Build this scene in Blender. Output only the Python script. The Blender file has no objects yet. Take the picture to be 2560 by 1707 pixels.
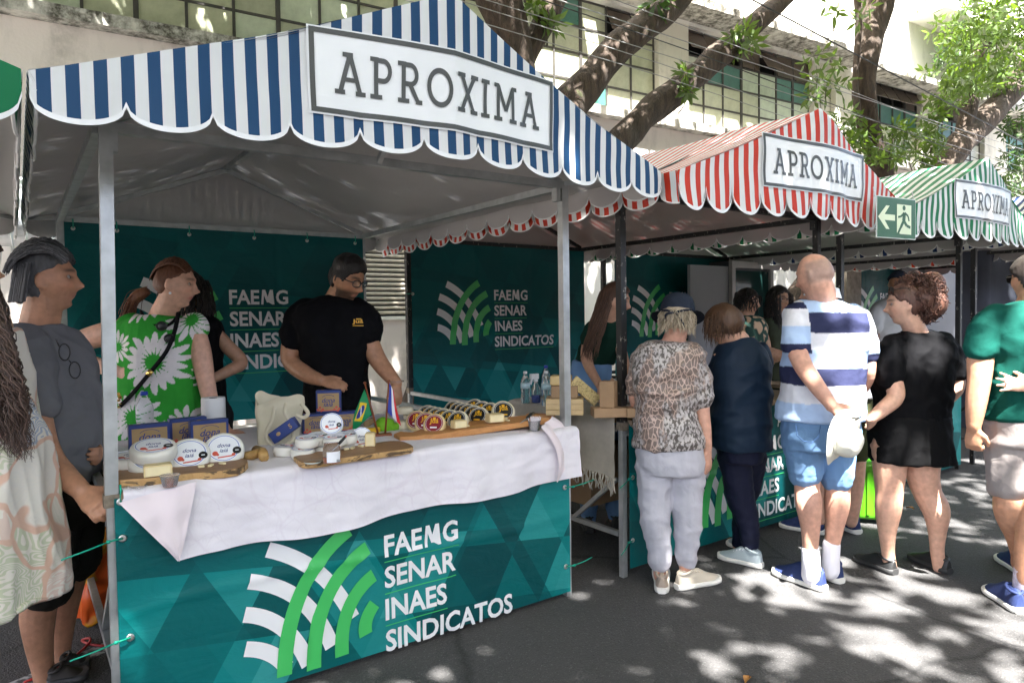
import bpy, bmesh, math, random
import numpy as np
from mathutils import Vector, Matrix, noise
random.seed(7); RNG = np.random.default_rng(7)
SC = bpy.context.scene
COL = SC.collection
PI = math.pi

# ------------------------------------------------------------------ camera
CAMP = np.array([-0.254, -2.798, 1.488]); YAW, PITCH, ROLL = 0.94796, -0.03538, -0.01494
FPX, IW, IH = 1724.75, 2560.0, 1707.0
FW = np.array([math.cos(PITCH)*math.cos(YAW), math.cos(PITCH)*math.sin(YAW), math.sin(PITCH)])
_r = np.array([math.sin(YAW), -math.cos(YAW), 0.0]); _u = np.cross(_r, FW)
RT = math.cos(ROLL)*_r + math.sin(ROLL)*_u
UP = -math.sin(ROLL)*_r + math.cos(ROLL)*_u
cam_d = bpy.data.cameras.new('camera'); cam = bpy.data.objects.new('camera', cam_d); COL.objects.link(cam)
cam_d.sensor_width = 36; cam_d.lens = 36*FPX/IW; cam_d.clip_start = 0.05; cam_d.clip_end = 900
cam.matrix_world = Matrix(((RT[0], UP[0], -FW[0], CAMP[0]), (RT[1], UP[1], -FW[1], CAMP[1]), (RT[2], UP[2], -FW[2], CAMP[2]), (0, 0, 0, 1)))
SC.camera = cam

# ------------------------------------------------------------------ light
SUN_DIR = np.array([-0.20, -0.40, 0.90]); SUN_DIR /= np.linalg.norm(SUN_DIR)
w = bpy.data.worlds.new('World'); SC.world = w; w.use_nodes = True
nt = w.node_tree; nt.nodes.clear()
sky = nt.nodes.new('ShaderNodeTexSky'); sky.sky_type = 'NISHITA'; sky.sun_disc = False
sky.sun_elevation = math.asin(SUN_DIR[2]); sky.sun_rotation = math.atan2(SUN_DIR[0], SUN_DIR[1])
sky.air_density = 0.7; sky.dust_density = 5.0; sky.ozone_density = 0.6
bg = nt.nodes.new('ShaderNodeBackground'); bg.inputs[1].default_value = 0.09
ow = nt.nodes.new('ShaderNodeOutputWorld')
nt.links.new(sky.outputs[0], bg.inputs[0]); nt.links.new(bg.outputs[0], ow.inputs[0])
sd = bpy.data.lights.new('sun', 'SUN'); sd.energy = 5.0; sd.angle = math.radians(0.53); sd.color = (1, 0.97, 0.93)
sun = bpy.data.objects.new('sun', sd); COL.objects.link(sun)
sun.rotation_euler = Vector(SUN_DIR).to_track_quat('Z', 'Y').to_euler(); sun.location = (0, 0, 20)
SC.view_settings.view_transform = 'Standard'; SC.view_settings.look = 'None'; SC.view_settings.gamma = 1
SC.view_settings.exposure = 3.42
SC.cycles.max_bounces = 8; SC.cycles.transparent_max_bounces = 12

# ------------------------------------------------------------------ helpers: placing
def ray(x, y): return FW + RT*(x-IW/2)/FPX - UP*(y-IH/2)/FPX
def V(x, y, d): return CAMP + ray(x, y)*d               # point seen at (x, y), d metres ahead
def ony(x, y, Y): r = ray(x, y); return CAMP + r*((Y-CAMP[1])/r[1])
def onz(x, y, z=0.0): r = ray(x, y); return CAMP + r*((z-CAMP[2])/r[2])
def depth_of(P): return float((np.array(P)-CAMP) @ FW)
def proj(P):
    d = np.array(P)-CAMP; z = d @ FW
    return np.array([IW/2+FPX*(d@RT)/z, IH/2-FPX*(d@UP)/z])
HR = np.array([math.sin(YAW), -math.cos(YAW), 0.0])      # horizontal right / away unit vectors of the view
HF = np.array([math.cos(YAW), math.sin(YAW), 0.0])
ZV = np.array([0, 0, 1.0])

# ------------------------------------------------------------------ helpers: objects
def tag(o, label=None, cat=None, group=None, kind=None):
    if label: o['label'] = label
    if cat: o['category'] = cat
    if group: o['group'] = group
    if kind: o['kind'] = kind
    return o
def empty(name, loc=(0, 0, 0), rz=0, label=None, cat=None, group=None, kind=None):
    o = bpy.data.objects.new(name, None); COL.objects.link(o)
    o.location = tuple(float(v) for v in loc); o.rotation_euler = (0, 0, rz); o.empty_display_size = 0.1
    return tag(o, label, cat, group, kind)
def link(name, me, parent=None, loc=None, rot=None):
    o = bpy.data.objects.new(name, me); COL.objects.link(o)
    if parent is not None: o.parent = parent
    if loc is not None: o.location = tuple(float(v) for v in loc)
    if rot is not None: o.rotation_euler = rot
    return o
def nrm(v): v = np.array(v, float); n = np.linalg.norm(v); return v/n if n > 1e-9 else v
def rotz(a): c, s = math.cos(a), math.sin(a); return np.array([[c, -s, 0], [s, c, 0], [0, 0, 1.0]])
def rotx(a): c, s = math.cos(a), math.sin(a); return np.array([[1.0, 0, 0], [0, c, -s], [0, s, c]])
def roty(a): c, s = math.cos(a), math.sin(a); return np.array([[c, 0, s], [0, 1.0, 0], [-s, 0, c]])
def catmull(pts, n=4):
    P = np.array(pts, float)
    if len(P) < 3: return np.array([P[0]+(P[-1]-P[0])*t for t in np.linspace(0, 1, n+1)])
    out = []
    for i in range(len(P)-1):
        p0 = P[i-1] if i > 0 else 2*P[0]-P[1]; p1, p2 = P[i], P[i+1]; p3 = P[i+2] if i+2 < len(P) else 2*P[-1]-P[-2]
        for k in range(n):
            t = k/n
            out.append(0.5*((2*p1)+(-p0+p2)*t+(2*p0-5*p1+4*p2-p3)*t*t+(-p0+3*p1-3*p2+p3)*t**3))
    out.append(P[-1]); return np.array(out)

class MB:
    def __init__(s): s.v = []; s.f = []; s.m = []; s.c = []; s.n = 0; s.off = np.zeros(3)
    def add(s, vs, fs, mi=0, col=None):
        vs = np.asarray(vs, float).reshape(-1, 3); s.v.append(vs)
        s.f += [tuple(i+s.n for i in f) for f in fs]; s.m += [mi]*len(fs) if not isinstance(mi, (list, tuple)) else list(mi)
        s.c.append(np.tile(np.array(col if col is not None else (1, 1, 1)), (len(vs), 1)))
        s.n += len(vs); return s
    def box(s, c, size, R=None, mi=0, col=None, taper=None):
        h = np.array(size)/2; P = np.array([[x, y, z] for z in (-1, 1) for y in (-1, 1) for x in (-1, 1)], float)*h
        if taper: P[4:, :2] *= taper
        if R is not None: P = P @ np.asarray(R).T
        return s.add(P+np.array(c), [(0, 2, 3, 1), (4, 5, 7, 6), (0, 1, 5, 4), (2, 6, 7, 3), (0, 4, 6, 2), (1, 3, 7, 5)], mi, col)
    def bar(s, a, b, w, h=None, up=(0, 0, 1), mi=0):
        a = np.array(a, float); b = np.array(b, float); d = nrm(b-a); h = h or w
        x = np.cross(d, up); x = nrm(x) if np.linalg.norm(x) > 1e-4 else np.array([1.0, 0, 0]); z = np.cross(x, d)
        return s.box((a+b)/2, (w, np.linalg.norm(b-a), h), np.array([x, d, z]).T, mi)
    def tube(s, pts, r, n=8, mi=0, cap=True, flat=None, ref=None, col=None):
        P = np.array(pts, float); r = np.array(r, float)*np.ones(len(P)); vs = []; prev = None
        for i in range(len(P)):
            t = nrm(P[min(i+1, len(P)-1)]-P[max(i-1, 0)])
            if prev is None:
                a = np.array(ref if ref is not None else ((0, 0, 1) if abs(t[2]) < .9 else (1, 0, 0)), float)
            else: a = prev
            a = nrm(a-t*(a@t)); b = np.cross(t, a); prev = a
            fl = 1 if flat is None else (flat[i] if hasattr(flat, '__len__') else flat)
            for k in range(n):
                g = 2*PI*k/n; vs.append(P[i]+r[i]*(math.cos(g)*a*fl+math.sin(g)*b))
        fs = [(i*n+k, i*n+(k+1) % n, (i+1)*n+(k+1) % n, (i+1)*n+k) for i in range(len(P)-1) for k in range(n)]
        if cap: fs += [tuple(range(n-1, -1, -1)), tuple((len(P)-1)*n+k for k in range(n))]
        return s.add(vs, fs, mi, col)
    def lathe(s, prof, n=24, mi=0, c=(0, 0, 0), R=None, col=None):
        vs = []; fs = []; rows = len(prof)
        for r, z in prof:
            for k in range(n): g = 2*PI*k/n; vs.append((r*math.cos(g), r*math.sin(g), z))
        fs = [(i*n+k, i*n+(k+1) % n, (i+1)*n+(k+1) % n, (i+1)*n+k) for i in range(rows-1) for k in range(n)]
        mis = [mi if not isinstance(mi, list) else mi[i] for i in range(rows-1) for k in range(n)]
        fs += [tuple(range(n-1, -1, -1)), tuple((rows-1)*n+k for k in range(n))]; mis += [mis[0], mis[-1]]
        vs = np.array(vs)
        if R is not None: vs = vs @ np.asarray(R).T
        return s.add(vs+np.array(c), fs, mis, col)
    def ell(s, c, r, R=None, nu=14, nv=10, mi=0, col=None):
        vs = [(0, 0, -1)]; 
        for j in range(1, nv):
            p = -PI/2+PI*j/nv
            for i in range(nu): a = 2*PI*i/nu; vs.append((math.cos(p)*math.cos(a), math.cos(p)*math.sin(a), math.sin(p)))
        vs.append((0, 0, 1)); vs = np.array(vs)*np.array(r)
        if R is not None: vs = vs @ np.asarray(R).T
        fs = [(0, 1+(i+1) % nu, 1+i) for i in range(nu)]
        for j in range(nv-2):
            for i in range(nu): a = 1+j*nu; fs.append((a+i, a+(i+1) % nu, a+nu+(i+1) % nu, a+nu+i))
        L = 1+(nv-2)*nu; fs += [(L+i, L+(i+1) % nu, len(vs)-1) for i in range(nu)]
        return s.add(vs+np.array(c), fs, mi, col)
    def grid(s, F, nu, nv, mi=0, flip=False, col=None):
        vs = [F(i/nu, j/nv) for j in range(nv+1) for i in range(nu+1)]
        fs = []
        for j in range(nv):
            for i in range(nu):
                a = j*(nu+1)+i; q = (a, a+1, a+nu+2, a+nu+1); fs.append(q[::-1] if flip else q)
        return s.add(vs, fs, mi, col)
    def poly(s, pts, ext, mi=0, smi=None):                # closed outline + extrusion vector
        P = np.array(pts, float); n = len(P); e = np.array(ext, float)
        fs = [tuple(range(n-1, -1, -1)), tuple(n+i for i in range(n))]+[(i, (i+1) % n, n+(i+1) % n, n+i) for i in range(n)]
        return s.add(np.vstack([P, P+e]), fs, [mi, mi]+[smi if smi is not None else mi]*n)
    def mesh(s, name, mats, smooth=False, colors=False, off=None):
        me = bpy.data.meshes.new(name); V_ = np.vstack(s.v)
        if off is not None: V_ = V_-np.array(off)
        me.from_pydata(V_.tolist(), [], s.f)
        for m in (mats if isinstance(mats, (list, tuple)) else [mats]): me.materials.append(m)
        me.polygons.foreach_set('material_index', s.m)
        if smooth: me.polygons.foreach_set('use_smooth', [True]*len(me.polygons))
        if colors: setcol(me, np.vstack(s.c))
        me.update(); return me
    def build(s, name, mats, parent=None, smooth=False, off=None, colors=False, auto=None):
        if off is None and parent is not None and parent.get('_w'): off = parent_off(parent)
        me = s.mesh(name, mats, smooth or auto is not None, colors, off)
        if auto is not None: sharp(me, auto)
        o = link(name, me, parent); return o
def parent_off(o):
    t = np.zeros(3)
    while o is not None: t = t+np.array(o.location); o = o.parent
    return t
def sharp(me, ang):
    bm = bmesh.new(); bm.from_mesh(me)
    for e in bm.edges:
        if len(e.link_faces) == 2: e.smooth = e.calc_face_angle(0) < math.radians(ang)
    bm.to_mesh(me); bm.free()
def setcol(me, C, name='Col'):
    a = me.color_attributes.new(name, 'FLOAT_COLOR', 'POINT'); d = np.ones((len(me.vertices), 4), np.float32)
    d[:, :3] = C; a.data.foreach_set('color', d.ravel())
def bevel(o, w=0.004, seg=2):
    m = o.modifiers.new('bevel', 'BEVEL'); m.width = w; m.segments = seg; m.limit_method = 'ANGLE'; return o
def wempty(name, loc, label, cat, group=None):            # an Empty whose parts are given in world coordinates
    o = empty(name, loc, 0, label, cat, group); o['_w'] = 1; return o
def remesh(mb, voxel, smooth=6, fac=0.5):
    me = mb.mesh('tmp', []); o = link('tmp', me)
    m = o.modifiers.new('r', 'REMESH'); m.mode = 'VOXEL'; m.voxel_size = voxel; m.adaptivity = 0
    if smooth: k = o.modifiers.new('s', 'SMOOTH'); k.iterations = smooth; k.factor = fac
    dg = bpy.context.evaluated_depsgraph_get(); r = bpy.data.meshes.new_from_object(o.evaluated_get(dg))
    bpy.data.objects.remove(o); bpy.data.meshes.remove(me)
    r.polygons.foreach_set('use_smooth', [True]*len(r.polygons)); return r
def mverts(me): a = np.zeros(len(me.vertices)*3); me.vertices.foreach_get('co', a); return a.reshape(-1, 3)
def mnorms(me): a = np.zeros(len(me.vertices)*3); me.vertices.foreach_get('normal', a); return a.reshape(-1, 3)
def setv(me, A): me.vertices.foreach_set('co', np.asarray(A).ravel()); me.update()
def wrinkle(me, amp, sc=(8, 8, 8), seed=0.0, ridged=True):
    A = mverts(me); N = mnorms(me); S = np.array(sc)
    d = np.array([noise.noise(Vector(p*S+seed)) for p in A])
    if ridged: d = 0.55-np.abs(d)*2.2+0.35*d
    setv(me, A+N*(d*amp)[:, None])
def folds(me, c, amp, style, seed=0.0):                    # cloth folds: slanting from the shoulders, across the legs
    A = mverts(me); Nn = mnorms(me); u = (A-c) @ HR; dp = (A-c) @ HF; z = A[:, 2]
    if style == 'shirt': q, r = (z*.85+np.abs(u)*.55)*9, (np.abs(u)*.8-z*.6)*2.6
    elif style == 'legs': q, r = (z+.45*np.abs(u))*11, u*4
    else: q, r = u*11, z*1.6
    d = np.array([1-2.4*abs(noise.noise(Vector((a+seed, b, e*2.2+seed)))) for a, b, e in zip(q, r, dp)])
    d = np.clip(d, -.6, 1); m = np.array([.5+.9*noise.noise(Vector(p*2.6+seed)) for p in A]); setv(me, A+Nn*(amp*d*np.clip(m, .1, 1))[:, None])
def rgb(h):
    h = h.lstrip('#'); c = [int(h[i:i+2], 16)/255 for i in (0, 2, 4)]
    return tuple((x/12.92 if x <= .04045 else ((x+.055)/1.055)**2.4) for x in c)

# ------------------------------------------------------------------ helpers: materials
class N:
    def __init__(s, name):
        s.m = bpy.data.materials.new(name); s.m.use_nodes = True; s.t = s.m.node_tree; s.b = s.t.nodes['Principled BSDF']
        s.out = s.t.nodes['Material Output']; s._tc = None
    def new(s, t, **kw):
        n = s.t.nodes.new('ShaderNode'+t)
        for k, v in kw.items(): setattr(n, k, v)
        return n
    def set(s, inp, v):
        if hasattr(v, 'is_output'): s.t.links.new(v, inp)
        elif isinstance(v, (tuple, list)) and len(v) == 3 and inp.type == 'RGBA': inp.default_value = (*v, 1)
        else: inp.default_value = v
    def obj(s):
        if s._tc is None: s._tc = s.new('TexCoord')
        return s._tc.outputs['Object']
    def math(s, op, a, b=None, c=None, clamp=False):
        n = s.new('Math', operation=op, use_clamp=clamp)
        s.set(n.inputs[0], a)
        if b is not None: s.set(n.inputs[1], b)
        if c is not None: s.set(n.inputs[2], c)
        return n.outputs[0]
    def xyz(s, v=None):
        n = s.new('SeparateXYZ'); s.set(n.inputs[0], v if v is not None else s.obj()); return n.outputs
    def comb(s, x, y, z):
        n = s.new('CombineXYZ'); [s.set(n.inputs[i], v) for i, v in enumerate((x, y, z))]; return n.outputs[0]
    def mapping(s, scale=(1, 1, 1), rot=(0, 0, 0), loc=(0, 0, 0), v=None):
        n = s.new('Mapping'); s.set(n.inputs[0], v if v is not None else s.obj())
        n.inputs['Scale'].default_value = scale; n.inputs['Rotation'].default_value = rot; n.inputs['Location'].default_value = loc; return n.outputs[0]
    def noise(s, scale, detail=3, v=None, rough=.5, dist=0.0, color=False):
        n = s.new('TexNoise'); s.set(n.inputs['Vector'], v if v is not None else s.obj())
        n.inputs['Scale'].default_value = scale; n.inputs['Detail'].default_value = detail; n.inputs['Roughness'].default_value = rough; n.inputs['Distortion'].default_value = dist
        return n.outputs[1 if color else 0]
    def vor(s, scale, feature='F1', v=None, out=0, rand=1.0):
        n = s.new('TexVoronoi', feature=feature); s.set(n.inputs['Vector'], v if v is not None else s.obj()); n.inputs['Scale'].default_value = scale; n.inputs['Randomness'].default_value = rand; return n.outputs[out]
    def ramp(s, fac, stops, interp='LINEAR'):
        n = s.new('ValToRGB'); n.color_ramp.interpolation = interp; s.set(n.inputs[0], fac); e = n.color_ramp.elements
        while len(e) < len(stops): e.new(0.5)
        for i, (p, c) in enumerate(stops): e[i].position = p; e[i].color = (*c, 1) if not isinstance(c, (int, float)) else (c, c, c, 1)
        return n.outputs[0]
    def mix(s, f, a, b, blend='MIX'):
        n = s.new('Mix', data_type='RGBA', blend_type=blend); s.set(n.inputs[0], f); s.set(n.inputs[6], a); s.set(n.inputs[7], b); return n.outputs[2]
    def attr(s, name='Col'): return s.new('Attribute', attribute_name=name).outputs[0]
    def bump(s, h, strength=.3, dist=.01):
        n = s.new('Bump'); n.inputs['Strength'].default_value = strength; n.inputs['Distance'].default_value = dist; s.set(n.inputs['Height'], h); s.t.links.new(n.outputs[0], s.b.inputs['Normal']); return s
    def fin(s, col=None, rough=None, metal=None, **kw):
        if col is not None: s.set(s.b.inputs['Base Color'], col)
        if rough is not None: s.set(s.b.inputs['Roughness'], rough)
        if metal is not None: s.b.inputs['Metallic'].default_value = metal
        for k, v in kw.items(): s.set(s.b.inputs[k.replace('_', ' ')], v)
        return s.m
def vcol(c, k): return tuple(min(1, max(0, x*k)) for x in c)
_MC = {}
def MAT(name, color, rough=.6, metal=0, var=.12, vscale=6, bump=0, bscale=60, bdist=.003, stretch=None, **kw):
    if name in _MC: return _MC[name]
    n = N(name); v = n.mapping(stretch) if stretch else None
    f = n.noise(vscale, 4, v); col = n.mix(f, vcol(color, 1-var*1.6), vcol(color, 1+var*1.6))
    if bump: n.bump(n.noise(bscale, 3, v), bump, bdist)
    r = n.math('MULTIPLY_ADD', n.noise(vscale*3, 2, v), .2, rough-.1, clamp=True)
    _MC[name] = n.fin(col, r, metal, **kw); return _MC[name]
def CM(name, rough=.6, bump=0, bscale=80, var=.1, vscale=20, bdist=.003, sheen=0, stretch=None, **kw):  # colour from the mesh's own attribute
    if name in _MC: return _MC[name]
    n = N(name); c = n.attr(); v = n.mapping(stretch) if stretch else None; f = n.noise(vscale, 4, v)
    col = n.mix(1.0, c, n.ramp(f, [(.25, 1-var), (.75, 1+var)]), 'MULTIPLY')
    if bump: n.bump(n.noise(bscale, 3, v), bump, bdist)
    _MC[name] = n.fin(col, rough, **kw); return _MC[name]

# ------------------------------------------------------------------ helpers: lettering
def text2d(s, size=1.0, bold=0.0, shear=0.0, align='LEFT', space=1.0):
    cu = bpy.data.curves.new('t', 'FONT'); cu.body = s; cu.size = size; cu.offset = bold; cu.shear = shear; cu.align_x = align; cu.resolution_u = 3; cu.space_character = space
    o = link('t', cu); dg = bpy.context.evaluated_depsgraph_get(); me = bpy.data.meshes.new_from_object(o.evaluated_get(dg))
    A = mverts(me)[:, :2].copy(); F_ = [tuple(p.vertices) for p in me.polygons]
    bpy.data.objects.remove(o); bpy.data.curves.remove(cu); bpy.data.meshes.remove(me); return A, F_
def fit(A, x0, x1, y0=None, y1=None):
    A = A.copy(); mn, mx = A.min(0), A.max(0); sx = (x1-x0)/(mx[0]-mn[0]); 
    sy = sx if y0 is None or y1 is None else (y1-y0)/(mx[1]-mn[1])
    return np.stack([x0+(A[:, 0]-mn[0])*sx, (y0 or 0)+(A[:, 1]-mn[1])*sy], 1)
def decal(A, F_, fn, maxlen=.06):                         # flat print laid on a surface fn(u, v) -> point
    bm = bmesh.new(); vs = [bm.verts.new((a[0], a[1], 0)) for a in A]
    for f in F_:
        try: bm.faces.new([vs[i] for i in f])
        except ValueError: pass
    bmesh.ops.triangulate(bm, faces=bm.faces[:])
    for _ in range(4):
        es = [e for e in bm.edges if e.calc_length() > maxlen]
        if not es: break
        bmesh.ops.subdivide_edges(bm, edges=es, cuts=1); bmesh.ops.triangulate(bm, faces=bm.faces[:])
    bm.verts.index_update(); P = [fn(v.co.x, v.co.y) for v in bm.verts]; F2 = [tuple(v.index for v in f.verts) for f in bm.faces]
    bm.free(); return P, F2
# ================================================================== the setting
def asphalt():
    n = N('asphalt'); o = n.obj()
    big = n.noise(.9, 4); fine = n.noise(140, 2); sp = n.vor(95, v=o)
    base = n.mix(big, (.040, .039, .039), (.070, .068, .067))
    base = n.mix(n.ramp(sp, [(.12, .85), (.34, 0.0)]), base, n.mix(n.ramp(n.noise(60, 0), [(.42, 0.0), (.58, 1.0)]), (.018, .018, .018), (.15, .148, .145)))
    base = n.mix(n.ramp(n.noise(26, 3), [(.62, 0.0), (.75, .45)]), base, (.10, .098, .095))
    base = n.mix(n.ramp(n.noise(7, 5, rough=.7), [(.60, 0.0), (.72, .35)]), base, (.022, .022, .022))
    cr = n.vor(.55, 'DISTANCE_TO_EDGE', n.mix(.16, o, n.noise(2.2, 5, color=True))); base = n.mix(n.ramp(cr, [(.002, .7), (.006, 0.0)]), base, (.012, .012, .012))
    n.bump(n.math('ADD', n.math('MULTIPLY', sp, .7), fine), .7, .008)
    return n.fin(base, n.ramp(fine, [(.3, .72), (.7, .95)]))
road = MB(); road.grid(lambda u, v: (-150+300*u, -150+300*v, 0), 2, 2)
road = road.build('road', asphalt()); tag(road, 'dark asphalt road surface', 'road', kind='structure')
conc = MAT('pavement_concrete', (.34, .33, .31), .9, var=.25, vscale=1.5, bump=.4, bscale=40)
pv = MB(); pv.box((6, 60+3.05, .06), (260, 120, .14)); pv = pv.build('pavement', conc); tag(pv, 'grey concrete pavement behind the stalls', 'pavement', kind='structure')
kb = MB()
kerb_e = tag(empty('kerb', (0, 2.99, 0)), 'concrete kerb along the road', 'kerb', kind='structure')
kme = MB().box((0, 0, .065), (.985, .12, .15)).mesh('kerb_stone', MAT('kerb_stone', (.38, .37, .35), .9, var=.2, bump=.3)); 
for i in range(22): link('kerb_stone', kme, kerb_e, (-3.5+i, 0, 0))
pm = MB(); a = onz(70, 1702); b = onz(255, 1622); t = nrm(b-a); nn_ = np.array([-t[1], t[0], 0])*.05; z4 = np.array([0, 0, .004])
pm.add([a-nn_-t*.6+z4, b-nn_+t*.5+z4, b+nn_+t*.5+z4, a+nn_-t*.6+z4], [(0, 1, 2, 3)])
def worn():
    n = N('worn_paint'); return n.fin(n.mix(n.ramp(n.noise(30, 5), [(.42, 0.0), (.6, 1.0)]), (.45, .45, .43), (.06, .06, .06)), .8)
tag(pm.build('painted_line', worn()), 'worn white painted line on the asphalt', 'marking', kind='structure')

# ---- the old factory facade
BO = (3.5, 6.5, 0); BR = math.radians(-4.5)
bld = empty('factory_building', BO, BR, 'long cream old factory building with steel grid windows above the stalls', 'building')
def plaster(name, c, mold):
    n = N(name); st = n.mapping((1.2, 1.2, .35)); f = n.noise(1.4, 6, st, .62); g = n.noise(9, 5, rough=.7)
    col = n.mix(n.noise(.5, 3), vcol(c, .92), vcol(c, 1.06))
    dark = n.math('MULTIPLY', n.ramp(f, [(.5-mold*.18, 0.0), (.62-mold*.1, 1.0)]), n.ramp(g, [(.35, .2), (.6, 1.0)]))
    col = n.mix(n.math('MULTIPLY', dark, min(1, .25+mold)), col, (.07, .065, .05)); n.bump(n.noise(30, 4), .25, .01)
    return n.fin(col, .88)
wallm = plaster('cream_plaster', (.62, .585, .50), .14); lowm = plaster('pinkish_plaster', (.68, .61, .56), .08)
ledgm = plaster('mouldy_ledge', (.62, .60, .54), .85); upm = plaster('white_plaster', (.70, .68, .62), .06)
S0, S1 = -16, 34
def bpart(name, m, boxes, parent=None):
    mb = MB()
    for (a, b, y0, y1, z0, z1) in boxes: mb.box(((a+b)/2, (y0+y1)/2, (z0+z1)/2), (b-a, y1-y0, z1-z0))
    return mb.build(name, m, parent or bld)
bays = [(-15, -9.6, 10), (-9.0, -4.2, 9), (-4.15, 6.03, 18), (6.78, 10.56, 7), (12.75, 14.85, 4), (15.6, 18.0, 5), (19.2, 23, 8)]
bpart('wall', lowm, [(S0, S1, 0, .5, 0, 4.93)])
pil = []; e = S0
for a, b, c in bays+[(S1, S1, 0)]: pil.append((e, a, .0, .5, 4.932, 6.948)); e = b
for p in pil: bpart('pilaster', wallm, [p])
bpart('upper_wall', upm, [(S0, S1, 0.002, .5, 6.95, 14)])
bpart('sill_ledge', ledgm, [(S0, S1, -.2, .06, 4.934, 5.08)])
bpart('hood_slab', ledgm, [(4.6, 11.9, -.6, -.001, 7.02, 7.17)])
bpart('hood_slab', ledgm, [(12.15, 26, -.6, -.001, 6.86, 7.0)])
bpart('hood_slab', ledgm, [(-15.5, 4.3, -.35, -.001, 7.02, 7.15)])
bpart('hood_slab', upm, [(14.2, 30, -.9, -.001, 8.55, 8.75)])
bpart('drain_pipe', MAT('pipe_paint', (.62, .60, .5), .6), [(11.15, 11.3, -.13, -.003, 1, 12)])
steel = MAT('window_steel', (.07, .065, .06), .6, .3, var=.3)
pane_cols = {'cream': (.46, .47, .33), 'pale': (.50, .55, .42), 'grey': (.40, .41, .30), 'teal': (.06, .17, .14), 'brown': (.085, .06, .045), 'white': (.55, .55, .46)}
pmats = {}
for k, c in pane_cols.items():
    n = N('pane_'+k); f = n.noise(5, 5, rough=.65)
    pmats[k] = n.fin(n.mix(n.ramp(f, [(.3, 0.0), (.8, 1.0)]), vcol(c, 1.12), vcol(c, .72)), n.math('MULTIPLY_ADD', n.noise(20, 2), .3, .18), Specular_IOR_Level=.6)
rw = random.Random(5)
for bi, (a, b, nc) in enumerate(bays):
    win = empty('window', (0, 0, 0)); win.parent = bld
    z0, z1, nr = 5.09, 6.93, 4; cw = (b-a)/nc; rh = (z1-z0)/nr
    fr = MB()
    for i in range(nc+1): fr.box((a+i*cw, .15, (z0+z1)/2), (.035 if i % 3 else .06, .05, z1-z0))
    for j in range(nr+1):
        for i in range(nc): fr.box((a+(i+.5)*cw, .152, z0+j*rh), (cw-.037, .046, .032))
    fr.build('frame', steel, win)
    MB().box(((a+b)/2, .45, 6), (b-a, .02, 1.9)).build('dark_interior', MAT('dark_interior', (.012, .012, .012), .9), win)
    for i in range(nc):
        for j in range(nr):
            r = rw.random()
            if bi <= 1 or (bi == 2 and i < 10): k = 'cream' if r < .5 else 'pale' if r < .85 else 'grey'
            elif bi == 2: k = 'grey' if r < .5 else 'cream' if r < .80 else 'brown' if r < .94 else 'teal'
            elif bi == 3: k = ('cream' if r < .8 else 'pale') if j < 2 and i < 4 else ('teal' if j == 2 and i in (1, 2, 5, 6) else 'white' if r < .5 else 'brown' if j < 1 else 'pale')
            else: k = 'teal' if j == 2 else ('white' if r < .5 else 'cream' if r < .8 else 'teal')
            tilt = 0
            if j == nr-1 and bi >= 3: k = 'brown'; tilt = .55 if rw.random() < .75 else .1
            if bi == 2 and k == 'brown' and j == nr-1: tilt = .4
            key = ('pane', k, round(cw, 2))
            if key not in _MC: _MC[key] = MB().box((0, 0, 0), (cw-.036, .008, rh-.034)).mesh('pane', pmats[k])
            o = link('pane', _MC[key], win, (a+(i+.5)*cw, .15-math.sin(tilt)*rh*.45, z0+(j+.5)*rh+(1-math.cos(tilt))*rh*.3), (-tilt, 0, 0))
# upper-floor window at right, ventilation grille low down
uw = empty('window', (0, 0, 0)); uw.parent = bld
MB().box((18.4, .15, 9.9), (4.4, .02, 2.0)).build('backing', MAT('dark_interior', (0, 0, 0)), uw)
for i in range(7):
    for j in range(4):
        key = ('pane', 'up')
        if key not in _MC: _MC[key] = MB().box((0, 0, 0), (.56, .01, .44)).mesh('pane', pmats['grey'])
        link('pane', _MC[key], uw, (16.5+i*.62, -.012, 9.2+j*.5))
vg = empty('vent_grille', (0, 0, 0)); vg.parent = bld
gm = MAT('grille_slat', (.52, .47, .38), .6, .1, var=.3)
MB().box((.6, -.01, 2.15), (1.1, .02, 1.3)).build('backing', MAT('dark_interior', (0, 0, 0)), vg)
sl = MB().box((0, 0, 0), (1.06, .05, .028), rotx(-.5)).mesh('slat', gm)
for i in range(18): link('slat', sl, vg, (.6, -.05, 1.58+i*.068))
MB().box((1.16, -.06, 2.2), (.05, .09, 1.5)).box((.6, -.06, 1.5), (1.1, .11, .05)).build('frame', upm, vg)
MB().box((8, -.06, 1.2), (12, .1, 2.4)).build('white_wall_panel', upm, bld)

# ---- unseen houses across the road, added to block low sky light
opp = empty('added_house_row', (0, -15, 0), 0, 'unseen row of plain rendered houses across the road, added to block low sky light', 'building')
MB().box((4, -3, 2.2), (70, 6, 4.4)).build('wall', plaster('pale_plaster', (.62, .61, .60), .1), opp)
for i in range(16): MB().box((-22+i*3.3, .02, 1.9), (1.2, .06, 1.6)).build('window', pmats['brown'], opp)
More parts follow.
